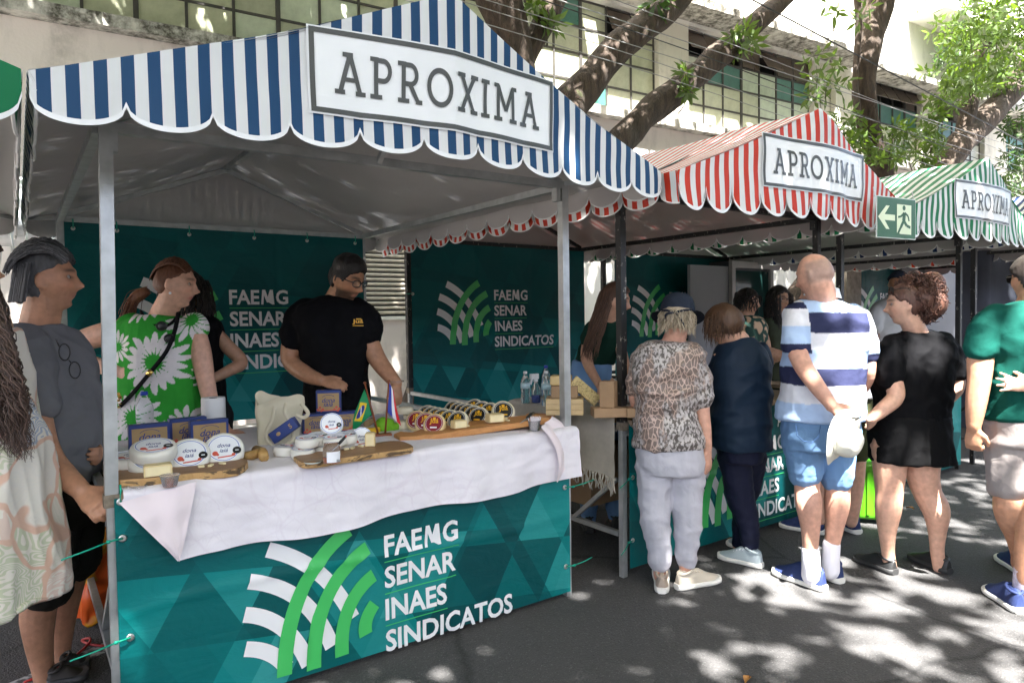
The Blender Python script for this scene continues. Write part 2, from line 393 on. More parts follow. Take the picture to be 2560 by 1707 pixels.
# ---- overhead cables
cab = MAT('cable_black', (.02, .02, .02), .6); cabg = MAT('cable_grey', (.25, .25, .25), .5)
for k, (y0, Y, y1, r, m) in enumerate([(-95, 3.3, 300, .012, cab), (60, 3.5, 355, .006, cabg), (150, 3.5, 385, .006, cabg), (100, 3.1, 340, .007, cabg), (118, 2.8, 400, .007, cab), (175, 3.6, 440, .006, cabg), (205, 3.6, 455, .006, cabg)]):
    A = ony(1700, y0, Y); B = ony(2450, y1, Y); d = (B-A)/(B[0]-A[0]); pts = []
    for i in range(25):
        x = -6+i*1.6; t = (x-A[0]); p = A+d*t; p[2] = A[2]+(p[2]-A[2])*(1 if t > 0 else .35); pts.append(p)
    o = MB().tube(pts, r, 6).build('overhead_cable', m, smooth=True)
    tag(o, ['thick black cable, highest of the cables over the stalls', 'second cable from the top, thin and grey', 'third cable from the top, thin and grey', 'thin grey cable crossing just under the thick black one', 'slim black cable crossing in front of the others', 'second lowest thin grey cable above the red canopy', 'lowest thin grey cable above the red canopy'][k], 'cable', 'overhead cables')
# ================================================================== stalls
STEEL = MAT('galvanised_steel', (.46, .48, .48), .42, .75, var=.25, vscale=14, bump=.1, bscale=90)
def blacksteel():
    n = N('chipped_black_paint'); f = n.noise(35, 5, n.mapping((1, 1, .5)), .65)
    k = n.ramp(f, [(.60, 0.0), (.66, 1.0)]); return n.fin(n.mix(k, (.014, .014, .014), (.32, .30, .25)), .5)
BLACKM = blacksteel()
GREYIN = N('grey_canopy_lining'); GREYIN.bump(GREYIN.noise(9, 4), .25, .02)
def thin(n, col, k):                                      # vinyl lets a little light through
    t = n.new('BsdfTranslucent'); n.set(t.inputs[0], col); m = n.new('MixShader'); m.inputs[0].default_value = k
    n.t.links.new(n.b.outputs[0], m.inputs[1]); n.t.links.new(t.outputs[0], m.inputs[2]); n.t.links.new(m.outputs[0], n.out.inputs[0])
thin(GREYIN, (.55, .53, .52), .22)
GREYIN = GREYIN.fin(GREYIN.mix(GREYIN.noise(2.5, 4), (.48, .45, .44), (.58, .55, .54)), .62)
WHITEV = MAT('white_vinyl', (.80, .80, .79), .38, var=.04, bump=.15, bscale=25)
BLACKINK = MAT('dark_print', (.045, .045, .035), .35, var=.1)
def stripes(name, c, axis, period, phase=0):
    n = N(name); x = n.xyz()[axis]
    f = n.math('FRACT', n.math('MULTIPLY_ADD', x, 1/period, phase+100)); k = n.math('GREATER_THAN', f, .5)
    dirt = n.noise(3, 5, rough=.65)
    col = n.mix(k, n.mix(dirt, (.74, .74, .72), (.84, .84, .83)), n.mix(n.noise(4, 4), vcol(c, .85), vcol(c, 1.12)))
    n.bump(n.math('ADD', n.noise(7, 3, dist=.6), n.math('MULTIPLY', n.noise(220, 1), .06)), .30, .02)
    thin(n, col, .2); return n.fin(col, n.math('MULTIPLY_ADD', dirt, .25, .42), Specular_IOR_Level=.3)
# slab-serif capitals drawn as strokes: list of polygons in a 0..1 high box
def quadstroke(a, b, w):
    a = np.array(a, float); b = np.array(b, float); t = nrm(b-a); p = np.array([-t[1], t[0]])*w/2; return [a+p, a-p, b-p, b+p]
def arcstroke(c, rx, ry, a0, a1, w, n=14):
    o = []; 
    for i in range(n):
        A, B = math.radians(a0+(a1-a0)*i/n), math.radians(a0+(a1-a0)*(i+1)/n)
        o.append([(c[0]+(rx+s*w/2)*math.cos(t), c[1]+(ry+s*w/2)*math.sin(t)) for t, s in ((A, 1), (B, 1), (B, -1), (A, -1))])
    return o
def slab(x, y, w): return [(x-w/2, y-.055), (x+w/2, y-.055), (x+w/2, y+.055), (x-w/2, y+.055)]
W_ = .13
GL = {
 'A': (.92, [quadstroke((.16, .05), (.46, .95), W_), quadstroke((.76, .05), (.46, .95), W_), quadstroke((.26, .36), (.66, .36), .10), slab(.15, .055, .30), slab(.77, .055, .30), slab(.40, .945, .30)]),
 'P': (.72, [quadstroke((.2, .05), (.2, .95), W_), slab(.2, .055, .36), slab(.15, .945, .26), quadstroke((.2, .93), (.42, .93), .12), quadstroke((.2, .45), (.42, .45), .12)]+arcstroke((.42, .69), .2, .24, -90, 90, .12)),
 'R': (.80, [quadstroke((.2, .05), (.2, .95), W_), slab(.2, .055, .36), slab(.15, .945, .26), quadstroke((.2, .93), (.42, .93), .12), quadstroke((.2, .47), (.42, .47), .12), quadstroke((.40, .47), (.66, .06), W_), slab(.70, .055, .22)]+arcstroke((.42, .70), .2, .23, -90, 90, .12)),
 'O': (.98, arcstroke((.48, .5), .37, .43, 0, 360, .13, 32)),
 'X': (.84, [quadstroke((.16, .95), (.68, .05), W_), quadstroke((.16, .05), (.68, .95), W_), slab(.15, .055, .30), slab(.69, .055, .30), slab(.15, .945, .30), slab(.69, .945, .30)]),
 'I': (.42, [quadstroke((.2, .05), (.2, .95), W_), slab(.2, .055, .34), slab(.2, .945, .34)]),
 'M': (1.10, [quadstroke((.2, .05), (.22, .95), W_), quadstroke((.88, .05), (.86, .95), W_), quadstroke((.22, .95), (.54, .30), W_), quadstroke((.86, .95), (.54, .30), W_), slab(.2, .055, .34), slab(.88, .055, .34), slab(.15, .945, .22), slab(.93, .945, .22)])}
def slabword(word, gap=.12):
    P, F_, x = [], [], 0
    for ch in word:
        w, polys = GL[ch]
        for q in polys:
            b = len(P); P += [(p[0]+x, p[1]) for p in q]; F_.append(tuple(range(b, b+len(q))))
        x += w+gap
    return np.array(P), F_
AW, AF = slabword('APROXIMA')

def canopy(st, xc, half, c, nscal, drop, sdrop, yf=-.47, bulge=.15, ze=2.185, rise=.47, yb=2.80, period=.068, sag=.02, sign=True, seed=0, wr=1.0, sd2=None):
    cv = empty('canopy', (0, 0, 0)); cv.parent = st
    mf = stripes('stripes_front_%d' % seed, c, 0, period, .25); ms = stripes('stripes_side_%d' % seed, c, 1, period, .1)
    nz = lambda a, b, k: noise.noise(Vector((a*k, b*k, seed*3.7)))
    def scal(t, n, dep): q = (t*n) % 1; return -dep*math.sqrt(max(0, 1-(2*q-1)**2))
    def front(u, v, off=0):                               # u across 0..1, v down 0..1
        s = 2*u-1; a = abs(s); x = xc+half*s; top = ze+rise*(1-a)-sag*math.sin(PI*a)*1.0
        bot = ze-.065+.012*(1-a)+scal(u, nscal, drop)
        z = top+(bot-top)*v
        y = yf-bulge*(1-a)+off-.02*wr*nz(x*2.2, z*2.2, 1)-.012*wr*math.sin(PI*((u*nscal) % 1))*v*v+.03*v*(1-v)*wr*nz(x, z, 6)
        return (x, y, z)
    def slope(u, v, side, off=0):                         # u along depth, v eave -> ridge
        y = yf+(yb-yf)*u-(bulge*v*(1-u)); z = ze+rise*v-sag*math.sin(PI*v)-.03*math.sin(PI*u)*math.sin(PI*v)+.012*wr*nz(y*2, v*3, 1)+off
        return (xc+side*half*(1-v), y, z)
    def valance(u, v, side, off=0):
        y = yf+(yb-yf)*u; b = -(.05)+scal(u+(0 if side > 0 or sd2 is None else .5/13), 13, sdrop)-(0 if sd2 is None or side > 0 else sd2)
        return (xc+side*(half+.004+off-.02*v+.012*v*wr*nz(y*5, v*2, 1)), y, ze+b*v)
    MB().grid(lambda u, v: front(u, v), 242, 14, flip=True).build('front_flap', mf, cv, True)
    MB().grid(lambda u, v: front(.002+u*.996, v*.985, .006), 242, 14).build('front_lining', GREYIN, cv, True)
    for sd in (-1, 1):
        MB().grid(lambda u, v: slope(u, v, sd), 40, 18).build('roof_slope', ms, cv, True)
        MB().grid(lambda u, v: slope(.002+u*.996, .002+v*.996, sd, -.007), 40, 18).build('roof_lining', GREYIN, cv, True)
        MB().grid(lambda u, v: valance(u, v, sd), 208, 5).build('side_valance', ms, cv, True)
        MB().grid(lambda u, v: valance(u, v*.97, sd, -.005), 208, 5).build('valance_lining', GREYIN, cv, True)
        MB().tube([valance(i/208, 1, sd) for i in range(209)], .005, 4).build('hem_trim', WHITEV, cv, True)
    def back(u, v, off=0):
        s = 2*u-1; a = abs(s); top = ze+rise*(1-a)-sag*math.sin(PI*a); bot = ze-.06+scal(u, nscal, .06); return (xc+half*s*.99, yb-.01+off, top+(bot-top)*v)
    MB().grid(lambda u, v: back(u, v), 121, 4).build('back_flap', mf, cv, True)
    MB().grid(lambda u, v: back(u, v*.99, -.006), 121, 4).build('back_lining', GREYIN, cv, True)
    pts = [front(i/242, .985, -.003) for i in range(243)]
    t = MB(); P = np.array(pts); t.grid(lambda u, v: P[int(round(u*242))]+np.array([0, -.001*0-.002, -.012+.016*v]), 242, 1, flip=True); t.build('hem_trim', WHITEV, cv, True)
    if sign:                                              # white vinyl sign wrapped round the ridge
        zl, zh, hw = 2.165, 2.455, .515
        def on(x, z, off):
            u = (x-xc)/(2*half)+.5; a = abs(2*u-1); top = ze+rise*(1-a)-sag*math.sin(PI*a); bot = ze-.065+.012*(1-a)+scal(u, nscal, drop)
            p = front(u, (top-z)/(top-bot)); return (p[0], p[1]-off-.007, z)
        s = empty('sign', (0, 0, 0)); s.parent = cv
        MB().grid(lambda u, v: on(xc-hw+2*hw*u, zl+(zh-zl)*v, 0), 60, 12).build('sign_sheet', WHITEV, s, True)
        fr = MB(); bw = .017; g = .006
        for (u0, u1, v0, v1) in ((-hw+g, hw-g, zl+g, zl+g+bw), (-hw+g, hw-g, zh-g-bw, zh-g), (-hw+g, -hw+g+bw, zl+g+bw, zh-g-bw), (hw-g-bw, hw-g, zl+g+bw, zh-g-bw)):
            fr.grid(lambda u, v: on(xc+u0+(u1-u0)*u, v0+(v1-v0)*v, .003), max(2, int((u1-u0)/.02)), max(2, int((v1-v0)/.03)))
        fr.build('sign_border', BLACKINK, s, True)
        A = fit(AW, xc-.43, xc+.43, zl+.075, zh-.075); P, F2 = decal(A, AF, lambda u, v: on(u, v, .0035), .03)
        MB().add(P, F2).build('lettering', BLACKINK, s)
    return cv

def frame(st, x0, x1, up, low, D=2.59, H=2.19, hc=.863, lean=0.0, counter=True, tabley=(-.05, 1.15)):
    w = .042
    for i, (x, y) in enumerate(((x0, 0), (x1, 0), (x0, D), (x1, D))):
        lx = lean if i == 0 else 0
        p = empty('post', (0, 0, 0)); p.parent = st
        MB().bar((x, y, hc+.02), (x+lx, y, H), w, w, (0, 1, 0)).build('upper_tube', up, p)
        MB().bar((x-.002, y, 0), (x, y, hc+.02), .034, .034, (0, 1, 0)).build('lower_tube', low, p)
        MB().box((x, y, hc), (.05, .05, .045)).build('clamp', MAT('rusty_clamp', (.24, .2, .15), .7, .4, var=.5, vscale=40), p)
        MB().box((x+.045*(1 if i % 2 == 0 else -1), y, H-.06), (.025, .04, .09)).build('bracket', up, p)
    def beam(name, a, b, ww=.036, m=up): MB().bar(a, b, ww).build(name, m, st)
    xc = (x0+x1)/2
    beam('front_beam', (x0, -.001, H-.02), (x1, -.001, H-.02)); beam('rear_beam', (x0, D, H-.02), (x1, D, H-.02))
    beam('side_beam', (x0, .02, H-.022), (x0, D-.02, H-.022)); beam('side_beam', (x1, .02, H-.022), (x1, D-.02, H-.022))
    beam('ridge_pole', (xc, -.55, 2.615), (xc, D+.1, 2.615))
    for y in (.02, D):
        for x in (x0, x1): beam('rafter', (x, y, H), (xc, y, 2.60), .03)
    for x, s in ((x0, -1), (x1, 1)):
        beam('outrigger', (x, -.002, H-.01), (x+s*.19, -.44, H-.015), .024); beam('outrigger', (x, D, H-.01), (x+s*.19, D+.17, H-.01), .024)
    beam('ridge_strut', (xc, 0.0, H-.03), (xc, -.56, 2.59), .022)
    # lower rails and braces
    for x in (x0, x1):
        beam('counter_rail', (x, .03, hc-.02), (x, D-.03, hc-.02), .03, low); beam('floor_rail', (x, .03, .24), (x, D-.03, .24), .028, low)
        beam('brace', (x, .05, .55), (x, .42, .25), .024, low)
    beam('counter_rail', (x0, 0, hc-.02), (x1, 0, hc-.02), .03, low); beam('rear_rail', (x0+.02, D-.002, .88), (x1-.02, D-.002, .88), .032, low)
    if counter: MB().box((xc, (tabley[0]+tabley[1])/2, .882), (x1-x0-.05, tabley[1]-tabley[0], .03)).build('counter_top', MAT('counter_wood', (.3, .22, .14), .7), st)

# ---- printed banners
def banner_mat(name='banner_teal'):
    if name in _MC: return _MC[name]
    n = N(name); x, y, z = n.xyz(); s = 1/.26
    def tri(sc, ox):
        u = n.math('MULTIPLY_ADD', x, sc, ox+50); v = n.math('MULTIPLY', z, sc*1.0)
        a = n.math('FLOOR', n.math('ADD', u, n.math('MULTIPLY', v, .58))); b = n.math('FLOOR', n.math('ADD', u, n.math('MULTIPLY', v, -.58))); c = n.math('FLOOR', n.math('ADD', n.math('MULTIPLY', v, 1.16), n.math('MULTIPLY', u, .14)))
        wn = n.new('TexWhiteNoise'); n.set(wn.inputs[0], n.comb(a, b, c)); return wn.outputs[0]
    t1, t2 = tri(3.1, .2), tri(1.3, .45)
    f = n.math('ADD', n.math('MULTIPLY', t1, .5), n.math('MULTIPLY', t2, .5))
    fade = n.ramp(n.math('ADD', n.math('MULTIPLY', z, .9), n.math('MULTIPLY', n.math('ABSOLUTE', x), -.12)), [(.30, 1.0), (.85, .25)])
    col = n.ramp(n.math('ADD', n.math('MULTIPLY', n.math('SUBTRACT', f, .36), fade), .36), [(.0, (.0, .052, .058)), (.3, (.0, .080, .083)), (.5, (.0, .115, .117)), (.66, (.0, .19, .187)), (.8, (.03, .27, .26))])
    n.bump(n.math('ADD', n.noise(5, 4, n.mapping((1, 1, 2.5)), dist=1.0), n.math('MULTIPLY', n.noise(22, 3), .25)), .20, .03)
    _MC[name] = n.fin(col, n.math('MULTIPLY_ADD', n.noise(4, 3), .2, .42), Specular_IOR_Level=.25); return _MC[name]
PW = MAT('banner_white_print', (.80, .80, .80), .35, var=.03); PG = MAT('banner_green_print', (.06, .50, .12), .35, var=.05)
EYE = MAT('eyelet_metal', (.6, .6, .58), .3, .9); TIE = MAT('green_cable_tie', (.0, .34, .22), .4)
def cap_word(parts, gap=.018):                            # words set with a broad hand-cut M
    P, F_, x = [], [], 0
    for t in parts:
        if t == 'M': A = np.array([(.0, 0), (.17, 0), (.22, .62), (.42, .14), (.56, .14), (.76, .62), (.81, 0), (.98, 0), (.88, 1), (.66, 1), (.49, .52), (.32, 1), (.10, 1)])*np.array([.148, .1505]); f_ = [tuple(range(13))]
        else:
            A, f_ = text2d(t, .2, .0052); A = A-A.min(0)*np.array([1, 1])
        b = sum(len(p) for p in P); P.append(A+np.array([x, 0])); F_ += [tuple(i+b for i in q) for q in f_]; x += A[:, 0].max()+gap
    return np.vstack(P), F_
TXT = [cap_word(('FAE', 'M', 'G'))]+[text2d(t, .2, .0052) for t in ('SENAR', 'INAES', 'SINDICATOS')]
def banner(name, label, x0, x1, z0, z1, Y, lx, lz, sc, group, ties=(), amp=.012, seed=0, slog=0, folds=(.5,), vf=(.33, .66)):
    w, h = x1-x0, z1-z0; b = empty(name, (x0, Y, z0), 0, label, 'banner', group)
    def fn(u, v, off=0.0):                                # local u 0..w, v 0..h
        a = noise.noise(Vector((u*1.6+seed, v*1.3, .3)))*amp+noise.noise(Vector((u*4+v*3+seed, v*5-u, .9)))*amp*.45
        for k in folds: a += .009*math.exp(-((v/h-k-.03*math.sin(u*3))/.018)**2)
        for k in vf: a -= .006*math.exp(-((u/w-k)/.006)**2)
        e = min(1, min(u, w-u)/.06+.15, min(v, h-v)/.06+.15); return (u, -off-a*max(.1, e), v)
    MB().grid(lambda u, v: fn(u*w, v*h), int(w/.02), int(h/.02)).build('sheet', banner_mat(), b, True)
    # emblem: three or four white arcs crossing three green blades
    def arc(c, R, a0, a1, wd, n=14):
        P = []; F_ = []
        for i in range(n+1):
            a = math.radians(a0+(a1-a0)*i/n)
            for s in (1, -1): P.append((c[0]+(R+s*wd/2)*math.cos(a), c[1]+(R+s*wd/2)*math.sin(a)))
        for i in range(n): F_.append((2*i, 2*i+1, 2*i+3, 2*i+2))
        return P, F_
    wl = MB(); gl = MB()
    def curve(p0, p1, p2, w0, n=14):
        P = []; F_ = []
        for i in range(n+1):
            t = i/n; q = (1-t)**2*np.array(p0)+2*t*(1-t)*np.array(p1)+t*t*np.array(p2); d = nrm(2*(1-t)*(np.array(p1)-p0)+2*t*(np.array(p2)-p1)); p = np.array([-d[1], d[0]])*w0/2
            P += [q+p, q-p]
        for i in range(n): F_.append((2*i, 2*i+1, 2*i+3, 2*i+2))
        return np.array(P), F_
    whites = [((.18, 1.0), (.62, .82), (.84, .30)), ((.04, .79), (.48, .66), (.66, .12)), ((.0, .55), (.32, .46), (.47, .03)), ((.0, .29), (.20, .24), (.30, .06))]
    greens = [((.28, .0), (.30, .74), (.82, 1.03)), ((.51, -.02), (.50, .62), (.98, .85)), ((.74, .02), (.72, .46), (1.03, .61)), ((.95, .13), (.92, .26), (1.03, .37))]
    for cs, mb, off in ((whites, wl, .003), (greens, gl, .006)):
        for c in cs:
            P, F_ = curve(*c, .115); P = P*sc+np.array([lx, lz]); P3, F3 = decal(P, F_, lambda u, v: fn(u, v, off), .03); mb.add(P3, F3)
    lg = empty('emblem', (0, 0, 0)); lg.parent = b
    wl.build('white_arcs', PW, lg, True); gl.build('green_blades', PG, lg, True)
    tx = lx+sc*1.13; th = sc*.185
    for k, (A, F_) in enumerate(TXT):
        zb = lz+sc*(.735-.27*k); hgt = th; wd = (A[:, 0].max()-A[:, 0].min())/(A[:, 1].max()-A[:, 1].min())*hgt*.93
        A2 = fit(A, tx, tx+wd, zb, zb+hgt); P3, F3 = decal(A2, F_, lambda u, v: fn(u, v, .003), .03)
        MB().add(P3, F3).build('lettering', PW, b)
        MB().grid(lambda u, v: fn(tx+wd*u, zb-sc*.048+.008*sc*v, .003), 30, 1).build('green_rule', PG, b, True)
    if slog:
        A, F_ = text2d('por', .09, .001, .25); A = fit(A, w*slog, w*slog+.13, h*.80, h*.90); P3, F3 = decal(A, F_, lambda u, v: fn(u, v, .003), .03); MB().add(P3, F3).build('slogan', PW, b)
    ey = MB().lathe([(.007, -.001), (.014, -.001), (.013, .003), (.008, .003)], 12, R=rotx(PI/2)).mesh('eyelet', EYE, True)
    for (u, v, L, ang, sd) in ties:
        p = fn(u, v, .004); link('eyelet', ey, b, p)
        if L:
            q = np.array(p)+[0, -.004, 0]; e = np.array([sd*.045, -.01, .0]); t = MB()
            t.tube([q, q+e*.5+[0, -.004, .002], q+e], .0035, 5); t.tube([q+e, q+e+np.array([sd*L*.5, -.02, ang*L*.5]), q+e+np.array([sd*L, -.03, ang*L])], .0028, 5); t.box(q+e, (.012, .01, .01))
            t.build('cable_tie', TIE, b, True)
        else:
            t = MB(); q = np.array(p); t.tube([q+[0, -.004, 0], q+[0, -.012, .04], q+[0, .0, .06]], .004, 5); t.build('cable_tie', TIE, b, True)
    return b

BLUE = (.012, .066, .165); RED = (.62, .045, .02); GREEN = (.008, .20, .075); NAVY = (.01, .03, .12)
def stall(label, x0, x1, c, seed, up, low, half=None, xc=None, **kw):
    s = empty('market_stall', (0, 0, 0), 0, label, 'market stall', 'striped market stalls in a row')
    fk = {k: kw.pop(k) for k in ('lean', 'counter') if k in kw}
    canopy(s, xc if xc is not None else (x0+x1)/2, half or (x1-x0)/2+.2, c, kw.pop('nscal', 11), kw.pop('drop', .065), kw.pop('sdrop', .07), seed=seed, **kw)
    frame(s, x0, x1, up, low, **fk); return s
stall('blue and white striped stall nearest the camera, on light steel posts', 0, 2.097, BLUE, 1, STEEL, STEEL, half=1.265, xc=1.062, lean=.022)
stall('red and white striped stall next to the large blue striped one', 2.516, 4.50, RED, 2, BLACKM, STEEL, half=1.155, xc=3.52, yf=-.54, bulge=.05, drop=.115, sdrop=.07, nscal=11, wr=1.6, sd2=.035, period=.075)
stall('green and white striped stall right of the exit sign', 4.82, 6.89, GREEN, 3, BLACKM, BLACKM, half=1.165, xc=5.875, yf=-.52, bulge=.08, drop=.115, sdrop=.07, wr=1.6, sd2=.008, period=.075)
stall('navy and white striped stall at the right edge behind the green one', 7.22, 9.25, NAVY, 4, BLACKM, BLACKM, half=1.165, xc=8.24, drop=.10, wr=1.5, sd2=.008, period=.08)
stall('red striped stall farthest along the row at the right', 9.6, 11.6, RED, 6, BLACKM, BLACKM, half=1.165, xc=10.65, drop=.10, sd2=.005, period=.08)
stall('green and white stall cut off at the left edge', -2.5, -.42, GREEN, 5, STEEL, STEEL, half=1.255, xc=-1.475, drop=.09, sdrop=.10, period=.16, counter=False, sign=False)

t1 = [(.02, .83, .0, 0, -1), (.022, .70, .14, -.18, -1), (.035, .34, .14, -.08, -1), (2.055, .56, .12, .2, 1), (2.055, .14, .10, .3, 1)]
banner('counter_banner', 'teal banner with white lettering on the counter of the blue stall', .005, 2.092, .03, .872, -.032, .425, .03, .525, 'front counter banners', t1, seed=1)
t2 = [(.02, .82, .0, 0, -1), (.02, .52, .1, -.3, -1), (.02, .16, .09, -.5, -1)]
banner('counter_banner', 'teal counter banner behind the queue at the red stall', 2.535, 4.49, .05, .875, -.032, .50, .11, .54, 'front counter banners', t2, seed=9, slog=.73)
banner('counter_banner', 'teal counter banner on the green striped stall', 4.84, 6.88, .05, .875, -.032, .5, .11, .54, 'front counter banners', [(.02, .5, .1, -.3, -1)], seed=12)
rt = [(k, 1.36, 0, 0, 1) for k in (.05, .3, .75, 1.2, 1.6, 2.0)]
banner('rear_banner', 'dark teal back banner behind the man in the black t-shirt', .02, 2.09, .75, 2.15, 2.555, .33, .42, .60, 'rear stall banners', rt, seed=20, slog=0)
banner('rear_banner', 'dark teal back banner with emblem between the two steel posts', 2.53, 4.52, .55, 2.15, 2.555, .25, .70, .54, 'rear stall banners', [(.01, 1.52, .05, 0, -1), (.01, 1.15, .05, 0, -1)], seed=25, slog=0)
banner('rear_banner', 'dark teal back banner behind the long-haired helper', 4.95, 6.85, .55, 2.15, 2.555, .25, .70, .54, 'rear stall banners', (), seed=31, slog=0)
banner('rear_banner', 'dark teal back banner deep in the row behind the man in the white t-shirt', 9.55, 11.3, .55, 2.15, 2.555, .30, .60, .68, 'rear stall banners', (), seed=36, slog=0)
# ================================================================== trees
def bark(name, c):
    n = N(name); st = n.mapping((1, 1, .22)); f = n.noise(14, 6, st, .65, .4); g = n.noise(2.2, 4)
    col = n.mix(n.ramp(f, [(.3, 0.0), (.7, 1.0)]), vcol(c, .25), vcol(c, 1.15)); col = n.mix(n.ramp(g, [(.58, 0.0), (.8, .5)]), col, (.10, .09, .075))
    col = n.mix(n.ramp(n.noise(3.1, 5), [(.66, 0.0), (.75, .7)]), col, (.05, .075, .015)); n.bump(n.math('ADD', f, n.math('MULTIPLY', n.noise(60, 3, st), .3)), .9, .05)
    return n.fin(col, .92)
BARK = bark('bark_brown', (.075, .052, .036))
def leafmat(name, c, tr):
    n = N(name); col = n.mix(n.noise(1.3, 3), vcol(c, .6), vcol(c, 1.5)); col = n.mix(n.noise(31, 1), col, vcol(c, 1.25))
    d = n.new('BsdfDiffuse'); t = n.new('BsdfTranslucent'); g = n.new('BsdfGlossy'); g.inputs[1].default_value = .35
    n.set(d.inputs[0], col); n.set(t.inputs[0], n.mix(1.0, col, (1.6, 1.5, .5), 'MULTIPLY')); m = n.new('MixShader'); m.inputs[0].default_value = tr
    n.t.links.new(d.outputs[0], m.inputs[1]); n.t.links.new(t.outputs[0], m.inputs[2]); m2 = n.new('MixShader'); m2.inputs[0].default_value = .06
    n.t.links.new(m.outputs[0], m2.inputs[1]); n.t.links.new(g.outputs[0], m2.inputs[2]); n.t.links.new(m2.outputs[0], n.out.inputs[0]); return n.m
LEAF = leafmat('leaf_green', (.06, .105, .02), .4); LEAFY = leafmat('leaf_bright', (.065, .115, .018), .40); LEAFD = leafmat('leaf_dark', (.035, .075, .018), .3)
def leaves(C, L, Wd, rng, droop=.35):
    n = len(C); a = rng.uniform(0, 2*PI, n); e = rng.normal(-droop, .45, n)
    D = np.stack([np.cos(a)*np.cos(e), np.sin(a)*np.cos(e), np.sin(e)], 1); r = rng.normal(0, 1, (n, 3)); S = np.cross(D, r); S /= np.linalg.norm(S, axis=1)[:, None]+1e-9
    nr = np.cross(S, D); l = (L*rng.uniform(.7, 1.3, n))[:, None]; w_ = (Wd*rng.uniform(.7, 1.3, n))[:, None]
    V4 = np.stack([C, C+D*l*.45+S*w_*.5-nr*w_*.12, C+D*l, C+D*l*.45-S*w_*.5-nr*w_*.12], 1).reshape(-1, 3); return V4
def leafmesh(name, V4, mat):
    n = len(V4)//4; me = bpy.data.meshes.new(name); me.vertices.add(4*n); me.vertices.foreach_set('co', V4.ravel())
    me.loops.add(4*n); me.loops.foreach_set('vertex_index', np.arange(4*n)); me.polygons.add(n); me.polygons.foreach_set('loop_start', np.arange(n)*4); me.polygons.foreach_set('loop_total', np.full(n, 4))
    me.materials.append(mat); me.update(); me.validate(); return me
def palmate(C, L, rng, k=6):                              # hands of narrow leaflets
    out = []
    for c in C:
        ax = nrm(np.array([rng.normal(0, .5), rng.normal(0, .5), -.2+rng.normal(0, .5)])+[rng.normal(0, .6), rng.normal(0, .6), 0]); b = nrm(np.cross(ax, rng.normal(0, 1, 3))); c2 = np.cross(ax, b)
        l = L*rng.uniform(.7, 1.25)
        for i in range(k):
            g = 2*PI*i/k+rng.normal(0, .15); d = nrm(b*math.cos(g)+c2*math.sin(g)+ax*.55); s = nrm(np.cross(d, ax))*l*.15; q = c+d*l*.12
            out += [q, q+d*l*.5+s, q+d*l-ax*l*.08*0, q+d*l*.5-s]
    return np.array(out)
def limb_px(mb, pts, Y, n=12, seed=0, rough=.10):
    P = []; R = []
    for (x, y, r) in pts:
        p = ony(x, y, Y if not isinstance(Y, (list, tuple)) else Y[0]); P.append(p); R.append(r*depth_of(p)/FPX)
    Q = catmull(np.hstack([np.array(P), np.array(R)[:, None]]), 6); vs0 = mb.n
    mb.tube(Q[:, :3], Q[:, 3], n); A = mb.v[-1]
    mb.v[-1] = A+np.array([[noise.noise(Vector(p*2.1+seed)), noise.noise(Vector(p*2.1+seed+9)), 0] for p in A])*rough*np.repeat(Q[:, 3], n)[:, None]*3
    return P, R
rng = np.random.default_rng(11)
def density(gx, gy):  # crown density shaped by where shade and sun spots should land
    d = 1.0
    n1 = .7*noise.noise(Vector((gx*.6+3.1, gy*.7, 2.2)))+.9*noise.noise(Vector((gx*2.1, gy*2.6+8, 5.2)))
    if gy > -.08 and gx < 2.9: return 1.7
    if gx < .6: return 1.5
    if 2.2 < gx < 4.6 and -.08 < gy < .7: return 1.45
    k = .72-1.6*n1
    if gy > .2: k = 1.1-.8*n1
    return max(.12, min(1.6, k))
def overhead(x0, x1, y0, y1, z0, z1, n):
    out = []; tries = 0
    while len(out) < n and tries < n*12:
        tries += 1; p = np.array([rng.uniform(x0, x1), rng.uniform(y0, y1), rng.uniform(z0, z1)])
        g = p-SUN_DIR*(p[2]/SUN_DIR[2]); dd = density(g[0], g[1])/1.7
        if rng.random() > dd: continue
        if p[1] > 3.2 and p[0] > 4 and rng.random() < .8: continue
        q = proj(p)
        if depth_of(p) > .3 and -60 < q[0] < 2200 and -60 < q[1] < 1707: continue
        out.append(p)
    return np.array(out)
